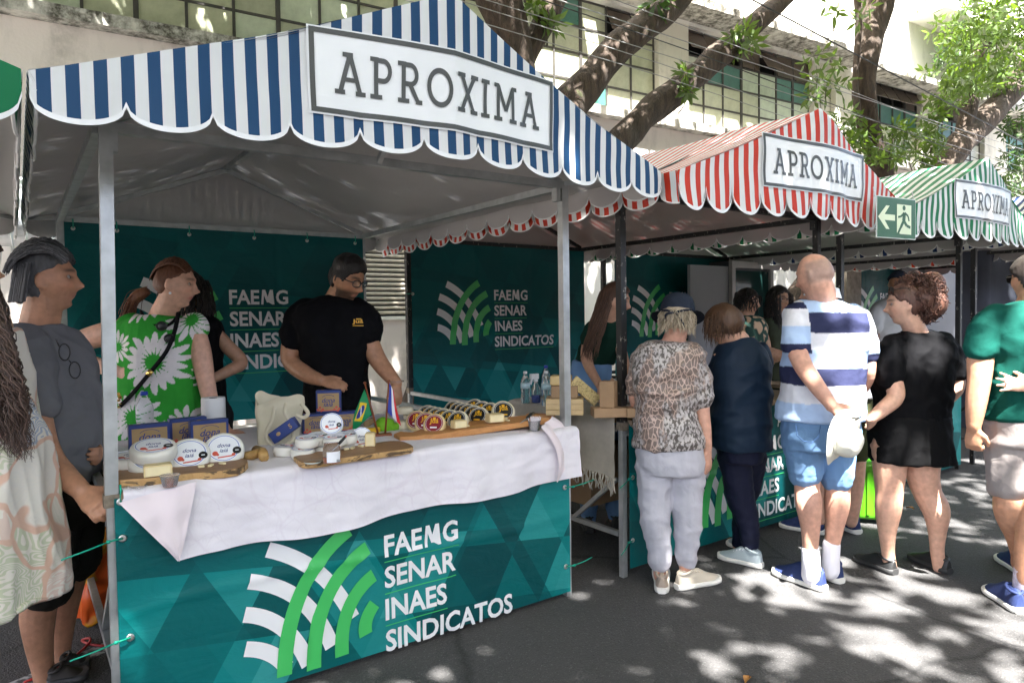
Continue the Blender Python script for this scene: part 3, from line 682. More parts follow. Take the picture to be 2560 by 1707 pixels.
def tree(label, limbs, Y, base, br, crownbox, ncrown, lsize, extra=(), mat=None, shade_clumps=()):
    t = empty('street_tree', base, 0, label, 'tree', 'street trees along the pavement'); t['_w'] = 1
    tk = MB(); P0, R0 = limb_px(tk, limbs[0], Y, seed=base[0]) if limbs else ([], [])
    if limbs:
        j = P0[0]; tk.tube(catmull([np.array(base), np.array([(base[0]*2+j[0])/3, (base[1]*2+j[1])/3, j[2]*.4]), np.array(j)], 5), np.linspace(br, R0[0], 11), 12)
        for l in limbs[1:]: limb_px(tk, l, Y, seed=base[0]+3)
    else:
        tk.tube(catmull([np.array(base), np.array(base)+[0.1, .1, 3], np.array(base)+[-.1, .3, 7], np.array(base)+[.2, .6, 9.5]], 5), np.linspace(br, br*.5, 16), 12)
        for k in range(5): a = k*1.3; tk.tube(catmull([np.array(base)+[0, 0, 5+k*.5], np.array(base)+[1.5*math.cos(a), 1.5*math.sin(a), 7.4], np.array(base)+[3.4*math.cos(a), 3.4*math.sin(a), 8.8]], 4), np.linspace(br*.45, .06, 9), 8)
    tk.build('trunk', BARK, t, True)
    off = np.array(base)
    if ncrown:
        C = overhead(*crownbox, ncrown); o = link('crown', leafmesh('crown', leaves(C, lsize, lsize*.55, rng)-off, mat or LEAF), t)
    for (bx2, n2) in shade_clumps:  # extra out-of-view leaf clumps added to shade the blue stall and left facade
        C = overhead(*bx2, n2); link('crown', leafmesh('crown', leaves(C, lsize, lsize*.55, rng)-off, mat or LEAF), t)
    for (pts, n, rad, L, m, k) in extra:                  # visible leafy sprays (px, py, Y)
        C = []; tw = MB(); had = False
        for (x, y, yy) in pts:
            c = ony(x, y, yy); rr = rad*rng.uniform(.8, 1.2)
            for _ in range(n): v = rng.normal(0, 1, 3); v /= np.linalg.norm(v)+1e-9; C.append(c+v*rr*rng.uniform(.1, 1)**.5*np.array([1, 1, .75]))
            q = ony(x+rng.normal(0, 12), y+60, yy+.1); tw.tube([q, (q+c)/2+rng.normal(0, .03, 3), c], [.012, .008, .004], 5); had = True
        o = link('foliage', leafmesh('foliage', palmate(C, L, rng, k)-off, m), t)
        tag(tw.build('twigs', BARK, t, True), kind='stuff')
    return t
tree('broad dark tree trunk rising just behind the peak of the blue canopy', [[(1300, 420, 46), (1293, 260, 44), (1288, 160, 46), (1265, 60, 54), (1245, -60, 60), (1235, -260, 52)], [(1300, 190, 30), (1340, 90, 28), (1400, -20, 27), (1470, -160, 24)]], 4.0, (3.35, 4.0, .1), .36, (-8, 3.5, -4, 6.5, 6.8, 10), 14500, .32, shade_clumps=[((-7, 6, 3.4, 6.3, 7.4, 10.5), 5000)], extra=
     [([(1345, 20, 3.8), (1372, 55, 3.8)], 6, .13, .17, LEAFY, 6)])
tree('leaning trunk forking into two long limbs between the blue and red canopies', [[(1350, 420, 46), (1405, 290, 44), (1464, 219, 43), (1545, 121, 38), (1669, 22, 36), (1790, -110, 34)], [(1480, 460, 40), (1560, 345, 37), (1654, 256, 36), (1715, 210, 36), (1791, 146, 33), (1872, 73, 28), (1956, 0, 23), (2060, -110, 20)]], 4.2, (4.2, 4.2, .1), .34, (1, 9, -4, 4.5, 7.2, 11), 8500, .30,
     [([(1850, 95, 3.9), (1868, 118, 3.9)], 7, .16, .2, LEAFY, 7), ([(1715, 185, 3.9), (1712, 225, 3.9)], 6, .11, .18, LEAFY, 7), ([(1640, 6, 4.0)], 5, .15, .25, LEAFD, 6)])
tree('upright curving dark trunk rising between the red and green canopies', [[(2215, 470, 27), (2201, 420, 26), (2172, 311, 27), (2162, 219, 28), (2168, 128, 27), (2190, 48, 35), (2196, -20, 37), (2180, -160, 33)], [(2150, 330, 7), (2140, 200, 7), (2146, 60, 8), (2135, -60, 8)]], 4.2, (9.2, 4.2, .1), .28, (6, 15, -4, 4, 7.5, 11), 7500, .30,
     [([(2085, 335, 3.8), (2110, 300, 3.8), (2140, 350, 3.7), (2090, 380, 3.7), (2150, 400, 3.7), (2240, 330, 3.7), (2260, 370, 3.7), (2225, 390, 3.7)], 14, .36, .2, LEAFY, 6),
      ([(2050, 250, 3.8), (2062, 200, 3.8), (2075, 150, 3.9), (2040, 165, 3.9), (2095, 215, 3.9), (2070, 20, 4.0), (2140, 30, 4.0), (2045, 290, 3.9)], 5, .25, .22, LEAF, 4)])
tree('dark forked tree leaning right over the green canopy with bright foliage', [[(2345, 470, 32), (2376, 395, 32), (2413, 347, 32), (2486, 274, 31), (2560, 190, 32), (2680, 60, 30)], [(2385, 400, 20), (2415, 310, 19), (2428, 234, 20), (2450, 130, 17), (2500, 20, 14)]], 4.0, (10.9, 4.0, .1), .34, (9, 22, -2, 4, 7.5, 11), 5000, .3,
     [([(2440+60*math.cos(k*2.4)*1.0, 130+95*math.sin(k*1.7), 3.4+.5*(k % 3)) for k in range(9)]+[(2520, 40, 3.6), (2540, 120, 3.4), (2490, 70, 3.7), (2550, 10, 3.4), (2470, 180, 3.5), (2520, 190, 3.8), (2430, 200, 3.4)], 30, .6, .21, LEAFY, 6),
      ([(2380, 130, 4.6), (2400, 100, 4.6), (2420, 150, 4.8), (2410, 60, 4.8), (2390, 160, 4.6)], 20, .5, .2, LEAFD, 6),
      ([(2540, 330, 4.0), (2550, 390, 4.0), (2530, 440, 4.0), (2555, 470, 4.2), (2500, 460, 4.3), (2545, 290, 4.2)], 20, .5, .2, LEAFD, 6),
      ([(2330, 290, 3.8), (2325, 330, 3.8), (2335, 370, 3.8), (2315, 400, 3.8), (2345, 260, 3.8), (2320, 350, 3.7)], 12, .28, .19, LEAFY, 6)])
for k, (b, bx, n) in enumerate([((-6, -9.5, 0), (-10, 0, -13, -3.5, 6.5, 10.5), 8000), ((2.5, -9.5, 0), (-1, 6.5, -13, -3.5, 6.5, 10.5), 9500), ((10, -9.5, 0), (6, 15, -13, -3.5, 6.5, 10.5), 7500)]):
    tree(['street tree across the road, left of the camera', 'street tree across the road behind the camera', 'street tree across the road, right of the camera'][k], [], 0, b, .3, bx, n, .30, shade_clumps=[((-4.4, 1.8, -5.6, -.6, 6.8, 9.8), 3200)] if k == 1 else ())
# ================================================================== goods on the counters
ZT = .902
def basis(axis, upref=(0, 0, 1)):
    z = nrm(axis); y = np.array(upref, float); y = nrm(y-z*(y@z)); x = np.cross(y, z); return np.array([x, y, z]).T
def toward(P): d = CAMP-np.array(P); d[2] = 0; return nrm(d)
# ---- white tablecloth
def clothmat():
    n = N('printed_white_cloth'); v = n.mapping((1, 1, 1)); e = n.vor(5.5, 'DISTANCE_TO_EDGE', n.mix(.12, n.obj(), n.noise(3, 3, color=True)))
    e2 = n.vor(15, 'DISTANCE_TO_EDGE', n.mix(.10, n.obj(), n.noise(6, 3, color=True)))
    l = n.math('MULTIPLY', n.math('MAXIMUM', n.ramp(e, [(.012, 1.0), (.035, 0.0)]), n.math('MULTIPLY', n.ramp(e2, [(.015, 1.0), (.05, 0.0)]), .7)), n.ramp(n.noise(3.2, 2), [(.42, 0.0), (.6, 1.0)]))
    col = n.mix(n.noise(4, 3), (.70, .655, .70), (.78, .75, .78)); col = n.mix(n.math('MULTIPLY', l, .14), col, (.42, .30, .40))
    n.bump(n.math('ADD', n.noise(11, 4, dist=.8), n.math('MULTIPLY', n.noise(300, 1), .05)), .32, .012); return n.fin(col, .85)
CLOTH = clothmat(); PINK = MAT('pale_pink_cloth', (.78, .68, .70), .85, var=.05, bump=.25, bscale=12, bdist=.01)
hl = ony(444, 1404, -.09); hr = ony(1391, 1206, -.09)
tc = empty('tablecloth', (0, 0, 0), 0, 'white floral-print tablecloth draped over the counter of the blue stall', 'tablecloth')
def tcf(u, v):
    drop = max(0, (v-.55)/.45); fl = min(1, v/.5)
    xl, xr = .03, 2.12; x = xl+(xr-xl)*u
    if v <= .5: p = np.array([x, 1.15-1.21*fl, ZT])
    elif drop <= 0: a = (v-.5)/.05*PI/2; p = np.array([x, -.06-.022*math.sin(a), ZT-.022+.022*math.cos(a)])
    else:
        zb = hl[2]+(hr[2]-hl[2])*max(0, (x-hl[0])/(hr[0]-hl[0])); z = ZT-.022+(zb-ZT+.022)*drop+.012*math.sin(x*7)*drop
        x2 = (.02+(hl[0]-.02)*drop)*(1-u)+xr*u; x = x2; p = np.array([x, -.082-.012*drop-.014*drop*math.sin(x*9+1)-.008*math.sin(x*23)*drop, z])
    q = noise.noise(Vector((x*5, v*9, 1.2)))*.004+noise.noise(Vector((x*13, v*16, 4)))*.0025
    if v <= .5: p[2] += q+(.004 if v > .02 else -.02)
    else: p[1] -= q*1.5
    return p
MB().grid(tcf, 150, 80, flip=True).build('cloth', CLOTH, tc, True)
def tri_flap(u, v):
    A = np.array([.012, -.102, ZT-.03]); B = ony(492, 1203, -.102)*np.array([1, 1, 1]); Cc = hl+np.array([.004, -.014, .004])
    p = A+(B-A)*u*(1-v)+(Cc-A)*v; p[1] -= .012*math.sin(PI*v)+.01*noise.noise(Vector((u*3, v*4, .4))); return p
MB().grid(tri_flap, 14, 22).build('folded_corner', PINK, tc, True)
def rflap(u, v):
    T0, T1 = ony(1352, 1068, -.11), ony(1378, 1042, .02); M0, M1 = ony(1388, 1140, -.15), ony(1449, 1108, -.05); B0, B1 = ony(1390, 1207, -.15), ony(1396, 1200, -.12)
    p = (T0+(T1-T0)*u)*(1-v)**2+2*v*(1-v)*(M0*.6+M1*.4+(M1-M0)*u*1.1)+(B0+(B1-B0)*u)*v*v; return p+np.array([0, -.012*math.sin(u*9)*(1-v), .006*math.sin(u*8)])
MB().grid(rflap, 16, 24).build('draped_corner', PINK, tc, True)

# ---- cheeses
RIND_W = MAT('white_cheese_paper', (.72, .70, .63), .6, var=.08, vscale=12, bump=.5, bscale=30, bdist=.006)
RIND_Y = MAT('yellow_cheese_rind', (.70, .55, .28), .5, var=.12, vscale=20, bump=.2)
RIND_C = MAT('cream_cheese_rind', (.74, .66, .48), .5, var=.10, vscale=20, bump=.2)
PASTE = MAT('cheese_paste', (.78, .67, .40), .55, var=.08, vscale=25, bump=.25, bscale=50)
LBW = MAT('white_label', (.80, .81, .83), .4, var=.02); LBB = MAT('blue_label_ring', (.08, .15, .50), .4); LBR = MAT('red_label_ink', (.62, .10, .06), .4)
LBK = MAT('black_label', (.012, .012, .012), .35); LBM = MAT('dark_red_label', (.22, .01, .025), .35); GOLD = MAT('yellow_label_ink', (.80, .42, .02), .4); INK = MAT('navy_ink', (.03, .05, .22), .5)
T_DONA, T_IAIA, T_JUA = text2d('dona', .2, .002, .3, 'CENTER'), text2d('iaiá', .2, .002, .3, 'CENTER'), text2d('Juá', .2, .004, 0, 'CENTER')
def wheel_mesh(kind, R_, h):
    key = ('wheel', kind, R_, h)
    if key in _MC: return _MC[key]
    b = min(.012, h*.3); r = R_
    rind = {'dona': RIND_W, 'small': RIND_W, 'black': RIND_C, 'red': RIND_Y, 'plain': RIND_C}[kind]
    mb = MB(); mb.lathe([(r-b, -h/2), (r-b*.3, -h/2+b*.3), (r, -h/2+b), (r, h/2-b), (r-b*.3, h/2-b*.3), (r-b, h/2)], 36)
    A = mb.v[-1]; mb.v[-1] = A*(1+.02*np.array([noise.noise(Vector((math.atan2(p[1], p[0])*6, p[2]*9, r*99))) for p in A]))[:, None]
    _MC[key] = (mb.mesh('rind', rind, True), None); sharp(_MC[key][0], 50)
    def disc(r0, r1, z, m, nm, n=36):
        d = MB(); n_ = n; vs = [(r0*math.cos(2*PI*k/n_), r0*math.sin(2*PI*k/n_), z) for k in range(n_)]+[(r1*math.cos(2*PI*k/n_), r1*math.sin(2*PI*k/n_), z) for k in range(n_)]
        if r0 == 0: d.add(vs[n_:], [tuple(range(n_))])
        else: d.add(vs, [(k, n_+k, n_+(k+1) % n_, (k+1) % n_) for k in range(n_)])
        return d.mesh(nm, m)
    def word(T, w, y, z, m, nm):
        A, F_ = T; A = fit(A, -w/2, w/2, y); return MB().add(np.column_stack([A, np.full(len(A), z)]), F_).mesh(nm, m)
    z = h/2+.001; P = []
    if kind in ('dona', 'small'):
        k = .80 if kind == 'dona' else .96
        P = [disc(0, r*k, z, LBW, 'label'), disc(r*k*.90, r*k*.94, z+.0006, LBB, 'blue_ring'), word(T_DONA, r*.62, r*.05, z+.0006, INK, 'lettering'), word(T_IAIA, r*.42, -r*.25, z+.0006, INK, 'lettering')]
        rd = MB()
        for (x, y, s) in ((-.42, -.30, .14), (-.30, -.38, .07), (.45, -.42, .09)): rd.lathe([(s*r, 0), (s*r, .0006)], 10, c=(x*r, y*r, z+.0003))
        rd.box((.05*r, -.52*r, z+.0006), (.7*r, .07*r, .0006), rotz(.1)); P.append(rd.mesh('red_print', LBR))
        P.append(MB().lathe([(r*.21, 0), (r*.21, .0012)], 20, c=(.62*r, -.18*r, z)).mesh('black_badge', LBK)); P.append(MB().box((.62*r, -.18*r, z+.0016), (.16*r, .05*r, .0006)).mesh('badge_print', LBW))
    elif kind in ('black', 'red'):
        m = LBK if kind == 'black' else LBM
        P = [disc(0, r*.80, z, m, 'label'), disc(r*.70, r*.73, z+.0006, LBW, 'white_ring'), word(T_JUA, r*.78, -r*.12, z+.0008, GOLD, 'lettering'), MB().box((0, r*.42, z+.0008), (r*.24, r*.28, .0006)).mesh('yellow_crest', GOLD), MB().box((0, -r*.38, z+.0008), (r*.6, r*.14, .0006)).mesh('label_strip', LBW if kind == 'red' else GOLD)]
    _MC[key] = (_MC[key][0], P); return _MC[key]
def wheel(kind, R_, h, c, axis, label, group, up=(0, 0, 1), cat='cheese'):
    rm, P = wheel_mesh(kind, R_, h)
    o = empty('round_cheese', c, 0, label, cat, group); o.rotation_euler = Matrix(basis(axis, up).tolist()).to_euler()
    link('rind', rm, o)
    for p in P: link(p.name.split('.')[0], p, o)
    return o
def put(x, y, z): return onz(x, y, z)
def leanax(P, tilt, yaw=0): t = rotz(yaw) @ toward(P); return nrm(t*math.cos(tilt)+ZV*math.sin(tilt))
g1 = 'white cheese wheels on the left board'
P = onz(378, 1158, 0.951); wheel('dona', .078, .05, P, leanax(P, 1.05), 'white cheese wheel leaning behind the pale cut wedge', g1)
P = onz(474, 1142, 0.956); wheel('dona', .078, .05, P, leanax(P, .78), 'white cheese wheel leaning in the middle of the left board', g1)
P = onz(560, 1128, 0.961); wheel('dona', .078, .05, P, leanax(P, .72), 'white cheese wheel leaning rightmost on the left board', g1)
P = onz(384, 1128, 0.996); wheel('dona', .082, .05, P, nrm(ZV+toward(P)*.28), 'white cheese wheel lying on top of the left pile', g1)
P = onz(328, 1152, 0.951); wheel('dona', .08, .045, P, nrm(ZV+toward(P)*.1), 'white cheese wheel at the bottom of the left pile by the post', g1)
P = onz(432, 1140, 0.951); wheel('dona', .08, .045, P, nrm(ZV+toward(P)*.15), 'white cheese wheel hidden behind the leaning ones', g1)
g2 = 'small paper-wrapped cheeses piled in mid table'; zz = .042
for (x, y, lv, lb) in [(714, 1128, 0, 'small wrapped cheese at the left front of the pile'), (757, 1133, 0, 'small wrapped cheese at the front of the pile, second from left'), (812, 1124, 0, 'small wrapped cheese just behind the honey jar'), (858, 1118, 0, 'small wrapped cheese at the right front of the pile'), (790, 1112, 0, 'small wrapped cheese under the pile, barely showing'),
                       (768, 1105, 1, 'small wrapped cheese on the second layer at left'), (796, 1098, 1, 'small wrapped cheese on the second layer towards the boxes'), (838, 1102, 1, 'small wrapped cheese on the second layer at right'), (864, 1096, 1, 'small wrapped cheese behind the second layer on the right'), (888, 1090, 0, 'small wrapped cheese behind the flags with dark badge')]:
    P = onz(x, y, ZT+.022+lv*.046); P[2] = ZT+.024+lv*.044; wheel('small', .05, .042, P, nrm(ZV+toward(P)*.10+np.array([rng.normal(0, .05), rng.normal(0, .05), 0])), lb, g2)
P = onz(829, 1062, 1.026); wheel('small', .05, .042, P, leanax(P, .5), 'small wrapped cheese propped upright on top of the pile', g2)
P = onz(904, 1096, ZT+.05); wheel('small', .05, .042, P, leanax(P, .3), 'small wrapped cheese standing on edge beside the cut wedge', g2)
g3 = 'black label cheeses in rows'
rows = [('front row', [(1145, 1053), (1124, 1050), (1107, 1046), (1092, 1043), (1079, 1040), (1067, 1037)]), ('middle row', [(1197, 1043), (1184, 1038), (1170, 1034), (1158, 1031), (1146, 1028), (1134, 1024)]), ('back row', [(1224, 1030), (1204, 1026), (1185, 1020)])]
ordn = ['nearest', 'second', 'third', 'fourth', 'fifth', 'farthest']
for rn, L in rows:
    for i, (x, y) in enumerate(L):
        P = onz(x, y, ZT+.05); wheel('black', .058, .034, P, leanax(P, .62, -.45), 'black label cheese, %s in the %s beside the long board' % (ordn[i] if not (rn == 'back row' and i == 2) else 'farthest', rn), g3)
P = onz(1258, 1030, ZT+.06); wheel('black', .066, .036, P, leanax(P, .6, .1), 'large black label cheese at the right end of the rows', g3)
for i, (x, y) in enumerate([(1087, 1062), (1065, 1057), (1043, 1053)]):
    P = onz(x, y, ZT+.05); wheel('red', .058, .04, P, leanax(P, .55, -.25), ['nearest of the three dark red label cheeses', 'middle one of the three dark red label cheeses', 'farthest of the three dark red label cheeses'][i], 'dark red label cheeses')
for i, (x, y, r, h) in enumerate([(1012, 1062, .045, .045), (1014, 1044, .045, .04), (1030, 1040, .05, .04), (1134, 1028, .055, .035)]):
    P = onz(x, y, ZT+h/2); P[2] = ZT+h/2+.001+(.041 if i == 1 else 0); wheel('plain', r, h, P, ZV, ['plain unlabelled cheese at the left of the red ones, lower', 'plain unlabelled cheese stacked upon another left of the red ones', 'pale plain cheese lying behind the red label ones', 'brown-rimmed plain cheese lying at the far edge of the table'][i], 'plain cheeses')
def wedge(c, size, yaw, label, pts=None):
    w, d, h = size; mb = MB()
    pl = [(-w/2, -d/2), (w/2, -d/2), (w/2*.9, d/2), (-w/2*.9, d/2)]
    R = rotz(yaw); o = empty('cheese_wedge', c, yaw, label, 'cheese', 'cut cheese wedges')
    MB().box((0, 0, h/2), (w*.97, d, h*.96)).build('paste', PASTE, o); bevel(o.children[0], .003)
    MB().box((0, .001, h+.0015), (w, d+.002, .005)).box((w/2+.001, 0, h/2), (.005, d, h)).box((-w/2-.001, 0, h/2), (.005, d, h)).build('rind', RIND_Y, o); return o
yawc = lambda P: math.atan2(*( -toward(P)[[0, 1]]*np.array([-1, 1])))
def faceyaw(P): t = toward(P); return math.atan2(t[1], t[0])+PI/2       # local -Y looks at the camera
P = onz(395, 1187, 0.933); wedge(P, (.085, .05, .036), faceyaw(P)+.05, 'pale cut cheese wedge on the left live-edge board')
P = onz(926, 1114, 0.928); wedge(P, (.035, .04, .055), faceyaw(P)-.1, 'tall cut cheese piece beside the standing small cheese')
P = onz(1147, 1069, 0.941); wedge(P, (.062, .045, .034), faceyaw(P)+.5, 'cut cheese wedge on the long paddle board, left one')
P = onz(1237, 1054, 0.951); wedge(P, (.075, .06, .038), faceyaw(P)+.4, 'cut cheese wedge on the long paddle board, right one')
for i, (x, y, z) in enumerate([(503, 1168, 0.933), (527, 1165, 0.933), (556, 1160, 0.933), (866, 1124, 0.928), (882, 1121, 0.928), (902, 1117, 0.928), (1168, 1066, 0.941), (1265, 1047, 0.951), (1268, 1052, 0.951)]):
    P = onz(x, y, z); o = MB().box((0, 0, .004), (.03 if i % 3 else .022, .013, .008), rotz(i)).build('cheese_slice', PASTE); o.location = P
    bevel(o, .002); tag(o, ['left sliver of cheese on the left board', 'middle sliver of cheese on the left board', 'right sliver of cheese on the left board', 'left cheese slice on the middle board', 'middle cheese slice on the middle board', 'right cheese slice on the middle board', 'crumb of cheese by the left wedge on the paddle board', 'farther crumb right of the wedge on the paddle board', 'nearer crumb right of the wedge on the paddle board'][i], 'cheese', 'cheese slices and crumbs')
# ---- boards
def woodmat(name, a, b, sc=9, st=(1, 6, 6), k=.0):
    n = N(name); v = n.mapping(st); f = n.noise(sc, 5, v, .6, 1.2); col = n.mix(n.ramp(f, [(.32, 0.0), (.68, 1.0)]), a, b)
    if k: col = n.mix(n.ramp(n.noise(9, 4, n.mapping((1, 2, 3)), .6, 2.0), [(.52, 0.0), (.6, k)]), col, (.05, .03, .015))
    n.bump(f, .15, .004); return n.fin(col, .5)
W1 = woodmat('board_walnut', (.20, .10, .045), (.34, .19, .085), k=.0); W1E = woodmat('board_live_edge', (.36, .20, .07), (.55, .34, .13), 7, (3, 3, 1), .9); W2 = woodmat('board_orange', (.42, .18, .055), (.55, .27, .09))
def board(name, label, pts, z, th, top, side, grp='wooden serving boards'):
    o = wempty(name, onz(*pts[0], z), label, 'cutting board', grp); P = np.array([onz(x, y, z) for x, y in pts])
    P = catmull(np.vstack([P, P[:1]]), 3)[:-1]; mb = MB(); mb.poly(P-np.array([0, 0, th]), (0, 0, th), 0, 1); me = mb.build('slab', [top, side], o); bevel(me, .004); return o
board('serving_board', 'live-edge wooden board under the left cheese wheels', [(288, 1162), (289, 1197), (330, 1197), (385, 1193), (480, 1182), (594, 1170), (618, 1147), (560, 1143), (440, 1140), (330, 1150)], .932, .03, W1, W1E)
board('serving_board', 'live-edge wooden board under the jar in the middle of the table', [(733, 1140), (755, 1155), (800, 1153), (860, 1143), (940, 1132), (1028, 1119), (1020, 1107), (985, 1101), (900, 1112), (800, 1127)], .927, .025, W1, W1E)
bp = wempty('serving_board', onz(1090, 1085, ZT), 'long orange paddle board with handle in front of the black label cheeses', 'cutting board', 'wooden serving boards')
top = [onz(x, y, z) for x, y, z in ((984, 1084, 0.924), (1000, 1078, 0.924), (1030, 1080, 0.926), (1046, 1074, 0.926), (1078, 1064, 0.928), (1200, 1049, 0.941), (1318, 1037, 0.956), (1374, 1044, 0.960), (1240, 1064, 0.944), (1085, 1086, 0.928), (1062, 1087, 0.926), (1040, 1090, 0.926), (1000, 1092, 0.924))]
mb = MB(); mb.poly(np.array(top)-np.array([0, 0, .03]), (0, 0, .03)); bevel(mb.build('slab', W2, bp), .004)
MB().box(onz(1352, 1041, 0.911), (.05, .16, .03), rotz(.6)).build('foot', W2, bp)
o = tag(MB().tube([onz(660, 1143, 0.921), onz(655, 1132, 0.921), onz(640, 1124, 0.921)], [.02, .025, .02], 10).tube([onz(600, 1140, 0.921), onz(628, 1138, 0.923), onz(655, 1130, 0.921)], [.014, .02, .022], 10).build('straw_bundle', woodmat('dry_straw', (.35, .18, .05), (.52, .33, .12)), smooth=True), 'small brown straw-tied bundle beside the left board', 'bundle')
# ---- dona iaia cartons
BOXB = MAT('blue_carton', (.022, .045, .20), .5, var=.1); KRAFT = MAT('kraft_card', (.42, .28, .13), .75, var=.08, vscale=30)
def carton(P, w, d, h, yaw, label, tilt=None, face=True):
    o = empty('cheese_carton', P, yaw, label, 'box', 'blue cheese cartons')
    if tilt is not None: o.rotation_euler = tilt
    bevel(MB().box((0, 0, h/2), (w, d, h)).build('carton', BOXB, o), .003)
    if not face: return o
    MB().box((0, -d/2-.0008, h*.47), (w*.86, .0012, h*.80)).build('kraft_panel', KRAFT, o)
    for T, ww, zz_ in ((T_DONA, .52, .46), (T_IAIA, .40, .27)):
        A, F_ = T; A = fit(A, -w*ww/2, w*ww/2, h*zz_); MB().add([(a[0], -d/2-.0022, a[1]) for a in A], [f[::1] for f in F_]).build('lettering', INK, o)
    t = MB()
    for s in (-1, 1):
        for k in range(4): t.ell((s*w*.33+.012*math.cos(k*1.7)*w/.12, -d/2-.0018, h*.16+.009*math.sin(k*1.7)), (w*.05, .0008, w*.05), nu=10, nv=6)
    t.box((0, -d/2-.0018, h*.10), (w*.78, .0008, h*.035)); t.build('red_print', LBR, o)
    MB().tube([(w*.27*math.cos(a), -d/2-.0018, h*.62+w*.16*math.sin(a)) for a in np.linspace(.5, PI-.5, 9)], .0012, 4).build('arched_print', INK, o)
    MB().ell((-w*.25, 0, h+.0008), (w*.06, d*.22, .001), nu=10, nv=6).build('gold_emblem', KRAFT, o)
    return o
def cartonpx(xl, xr, yb, yt, z, d, yaw, label):
    A, B = onz(xl, yb, z), onz(xr, yb-(xr-xl)*.11, z); w = np.linalg.norm(B-A); c = (A+B)/2; dp = depth_of(c); h = (yb-yt)*dp/FPX*1.02
    y_ = math.atan2((B-A)[1], (B-A)[0]); c = c+np.array([-math.sin(y_), math.cos(y_), 0])*d/2; return carton(c, w, d, h, y_+yaw, label)
P = onz(374, 1131, ZT); carton(P, .165, .05, .132, faceyaw(P)+.12, 'blue kraft-front carton leftmost behind the white cheese wheels')
P = onz(470, 1112, ZT); carton(P, .165, .05, .132, faceyaw(P)+.22, 'blue carton mostly hidden between two others at left')
P = onz(523, 1120, ZT); carton(P, .165, .05, .134, faceyaw(P)+.22, 'blue kraft-front carton just before the paper towel roll')
P = onz(788, 1083, ZT); carton(P, .13, .055, .105, faceyaw(P)+.16, 'blue carton at lower left of the pyramid of three'); P = onz(860, 1077, ZT); carton(P, .125, .055, .105, faceyaw(P)+.14, 'blue carton at lower right of the pyramid of three')
P = (onz(788, 1083, ZT)+onz(860, 1077, ZT))/2+np.array([0, 0, .1065]); carton(P, .125, .055, .115, faceyaw(P)-.1, 'blue carton on top of the pyramid of three')
# ---- tote bag with a carton in it
CANV = MAT('canvas_beige', (.60, .54, .40), .9, var=.06, vscale=20, bump=.4, bscale=200, bdist=.001)
tb = onz(695, 1108, ZT); tote = wempty('tote_bag', tb, 'cream canvas tote bag with strap handles standing on the table', 'bag')
def totef(u, v):
    a = 2*PI*u; w0, d0 = .092+.02*v, .05-.025*v; sx = math.copysign(abs(math.cos(a))**.6, math.cos(a)); sy = math.copysign(abs(math.sin(a))**.6, math.sin(a))
    R = rotz(faceyaw(tb)+.1); q = np.array([sx*w0+.02*v, sy*d0+.05*v*v, .005+.215*v-.03*v*max(0, sx)-.03*v*v*math.sin(a*2)])
    q += np.array([noise.noise(Vector((u*9, v*4, 1))), noise.noise(Vector((u*8, v*5, 7))), 0])*.014*v; return tb+R@q
MB().grid(totef, 40, 16).build('pouch', CANV, tote, True)
for (pp) in ([(716, 1006), (712, 1030), (722, 1050), (735, 1090), (716, 1112), (690, 1118)], [(686, 1016), (680, 1050), (666, 1080), (668, 1100), (690, 1118)], [(752, 1008), (770, 1032), (757, 1044), (740, 1036)]):
    D = depth_of(tb)-.085; Q = catmull([V(x, y, D) for x, y in pp], 5); MB().tube(Q, .0105, 6, flat=.18, ref=tuple(-FW)).build('strap', CANV, tote, True)
D = depth_of(tb)-.075; c = V(716, 1073, D); R_ = basis(-FW, UP) @ rotz(.62); o = carton(c, .135, .055, .05, 0, 'blue carton tilted against the front of the canvas tote bag', tilt=Matrix(R_.tolist()).to_euler(), face=False)
A, F_ = text2d('5', .03, .001, 0, 'CENTER'); MB().add([(a[0]+.04, a[1]-.012, .0515) for a in A], F_).build('lettering', KRAFT, o); MB().ell((-.025, 0, .051), (.011, .009, .0015)).build('gold_emblem', KRAFT, o)
# ---- bottles, roll, jar, cups
def glassy(name, c, rough=.05, tr=.92, ior=1.33):
    n = N(name); return n.fin(c, rough, Transmission_Weight=tr, IOR=ior)
PET = glassy('clear_plastic', (.93, .96, .97), .06, .95, 1.2); CAPB = MAT('blue_cap', (.01, .05, .42), .4); WPL = MAT('white_plastic', (.78, .78, .77), .4, var=.03); GLS = glassy('jar_glass', (.95, .96, .95), .02, .96, 1.3)
HONEY = MAT('amber_jelly', (.45, .10, .02), .25); LABEL = MAT('blue_white_label', (.45, .62, .75), .4, var=.4, vscale=60)
def bottle(P, h, r, label, cap, lab=None, grp='water bottles', liquid=None):
    o = empty('plastic_bottle', P, 0, label, 'bottle', grp); k = h/.21
    MB().lathe([(r*.8, 0), (r, .006*k), (r*.98, .05*k), (r*.90, .07*k), (r*.98, .09*k), (r, .13*k), (r*.92, .15*k), (r*.62, .175*k), (r*.36, .19*k), (r*.36, .198*k)], 20).build('bottle', PET, o, True)
    MB().lathe([(r*.42, .197*k), (r*.42, .21*k), (r*.36, .213*k)], 16).build('cap', cap, o, True)
    if lab: MB().lathe([(r*1.005, .10*k), (r*1.005, .135*k)], 20).build('paper_label', lab, o, True)
    if liquid: MB().lathe([(r*.9, .004), (r*.95, .01), (r*.93, .06*k)], 20).build('liquid', liquid, o, True)
    return o
bottle(onz(364, 1096, ZT), .235, .042, 'clear water bottle with blue cap behind the left cartons', CAPB)
P = onz(536, 1100, ZT); rl = empty('paper_towel_roll', P, 0, 'white paper towel roll standing beside the left cartons', 'paper towel')
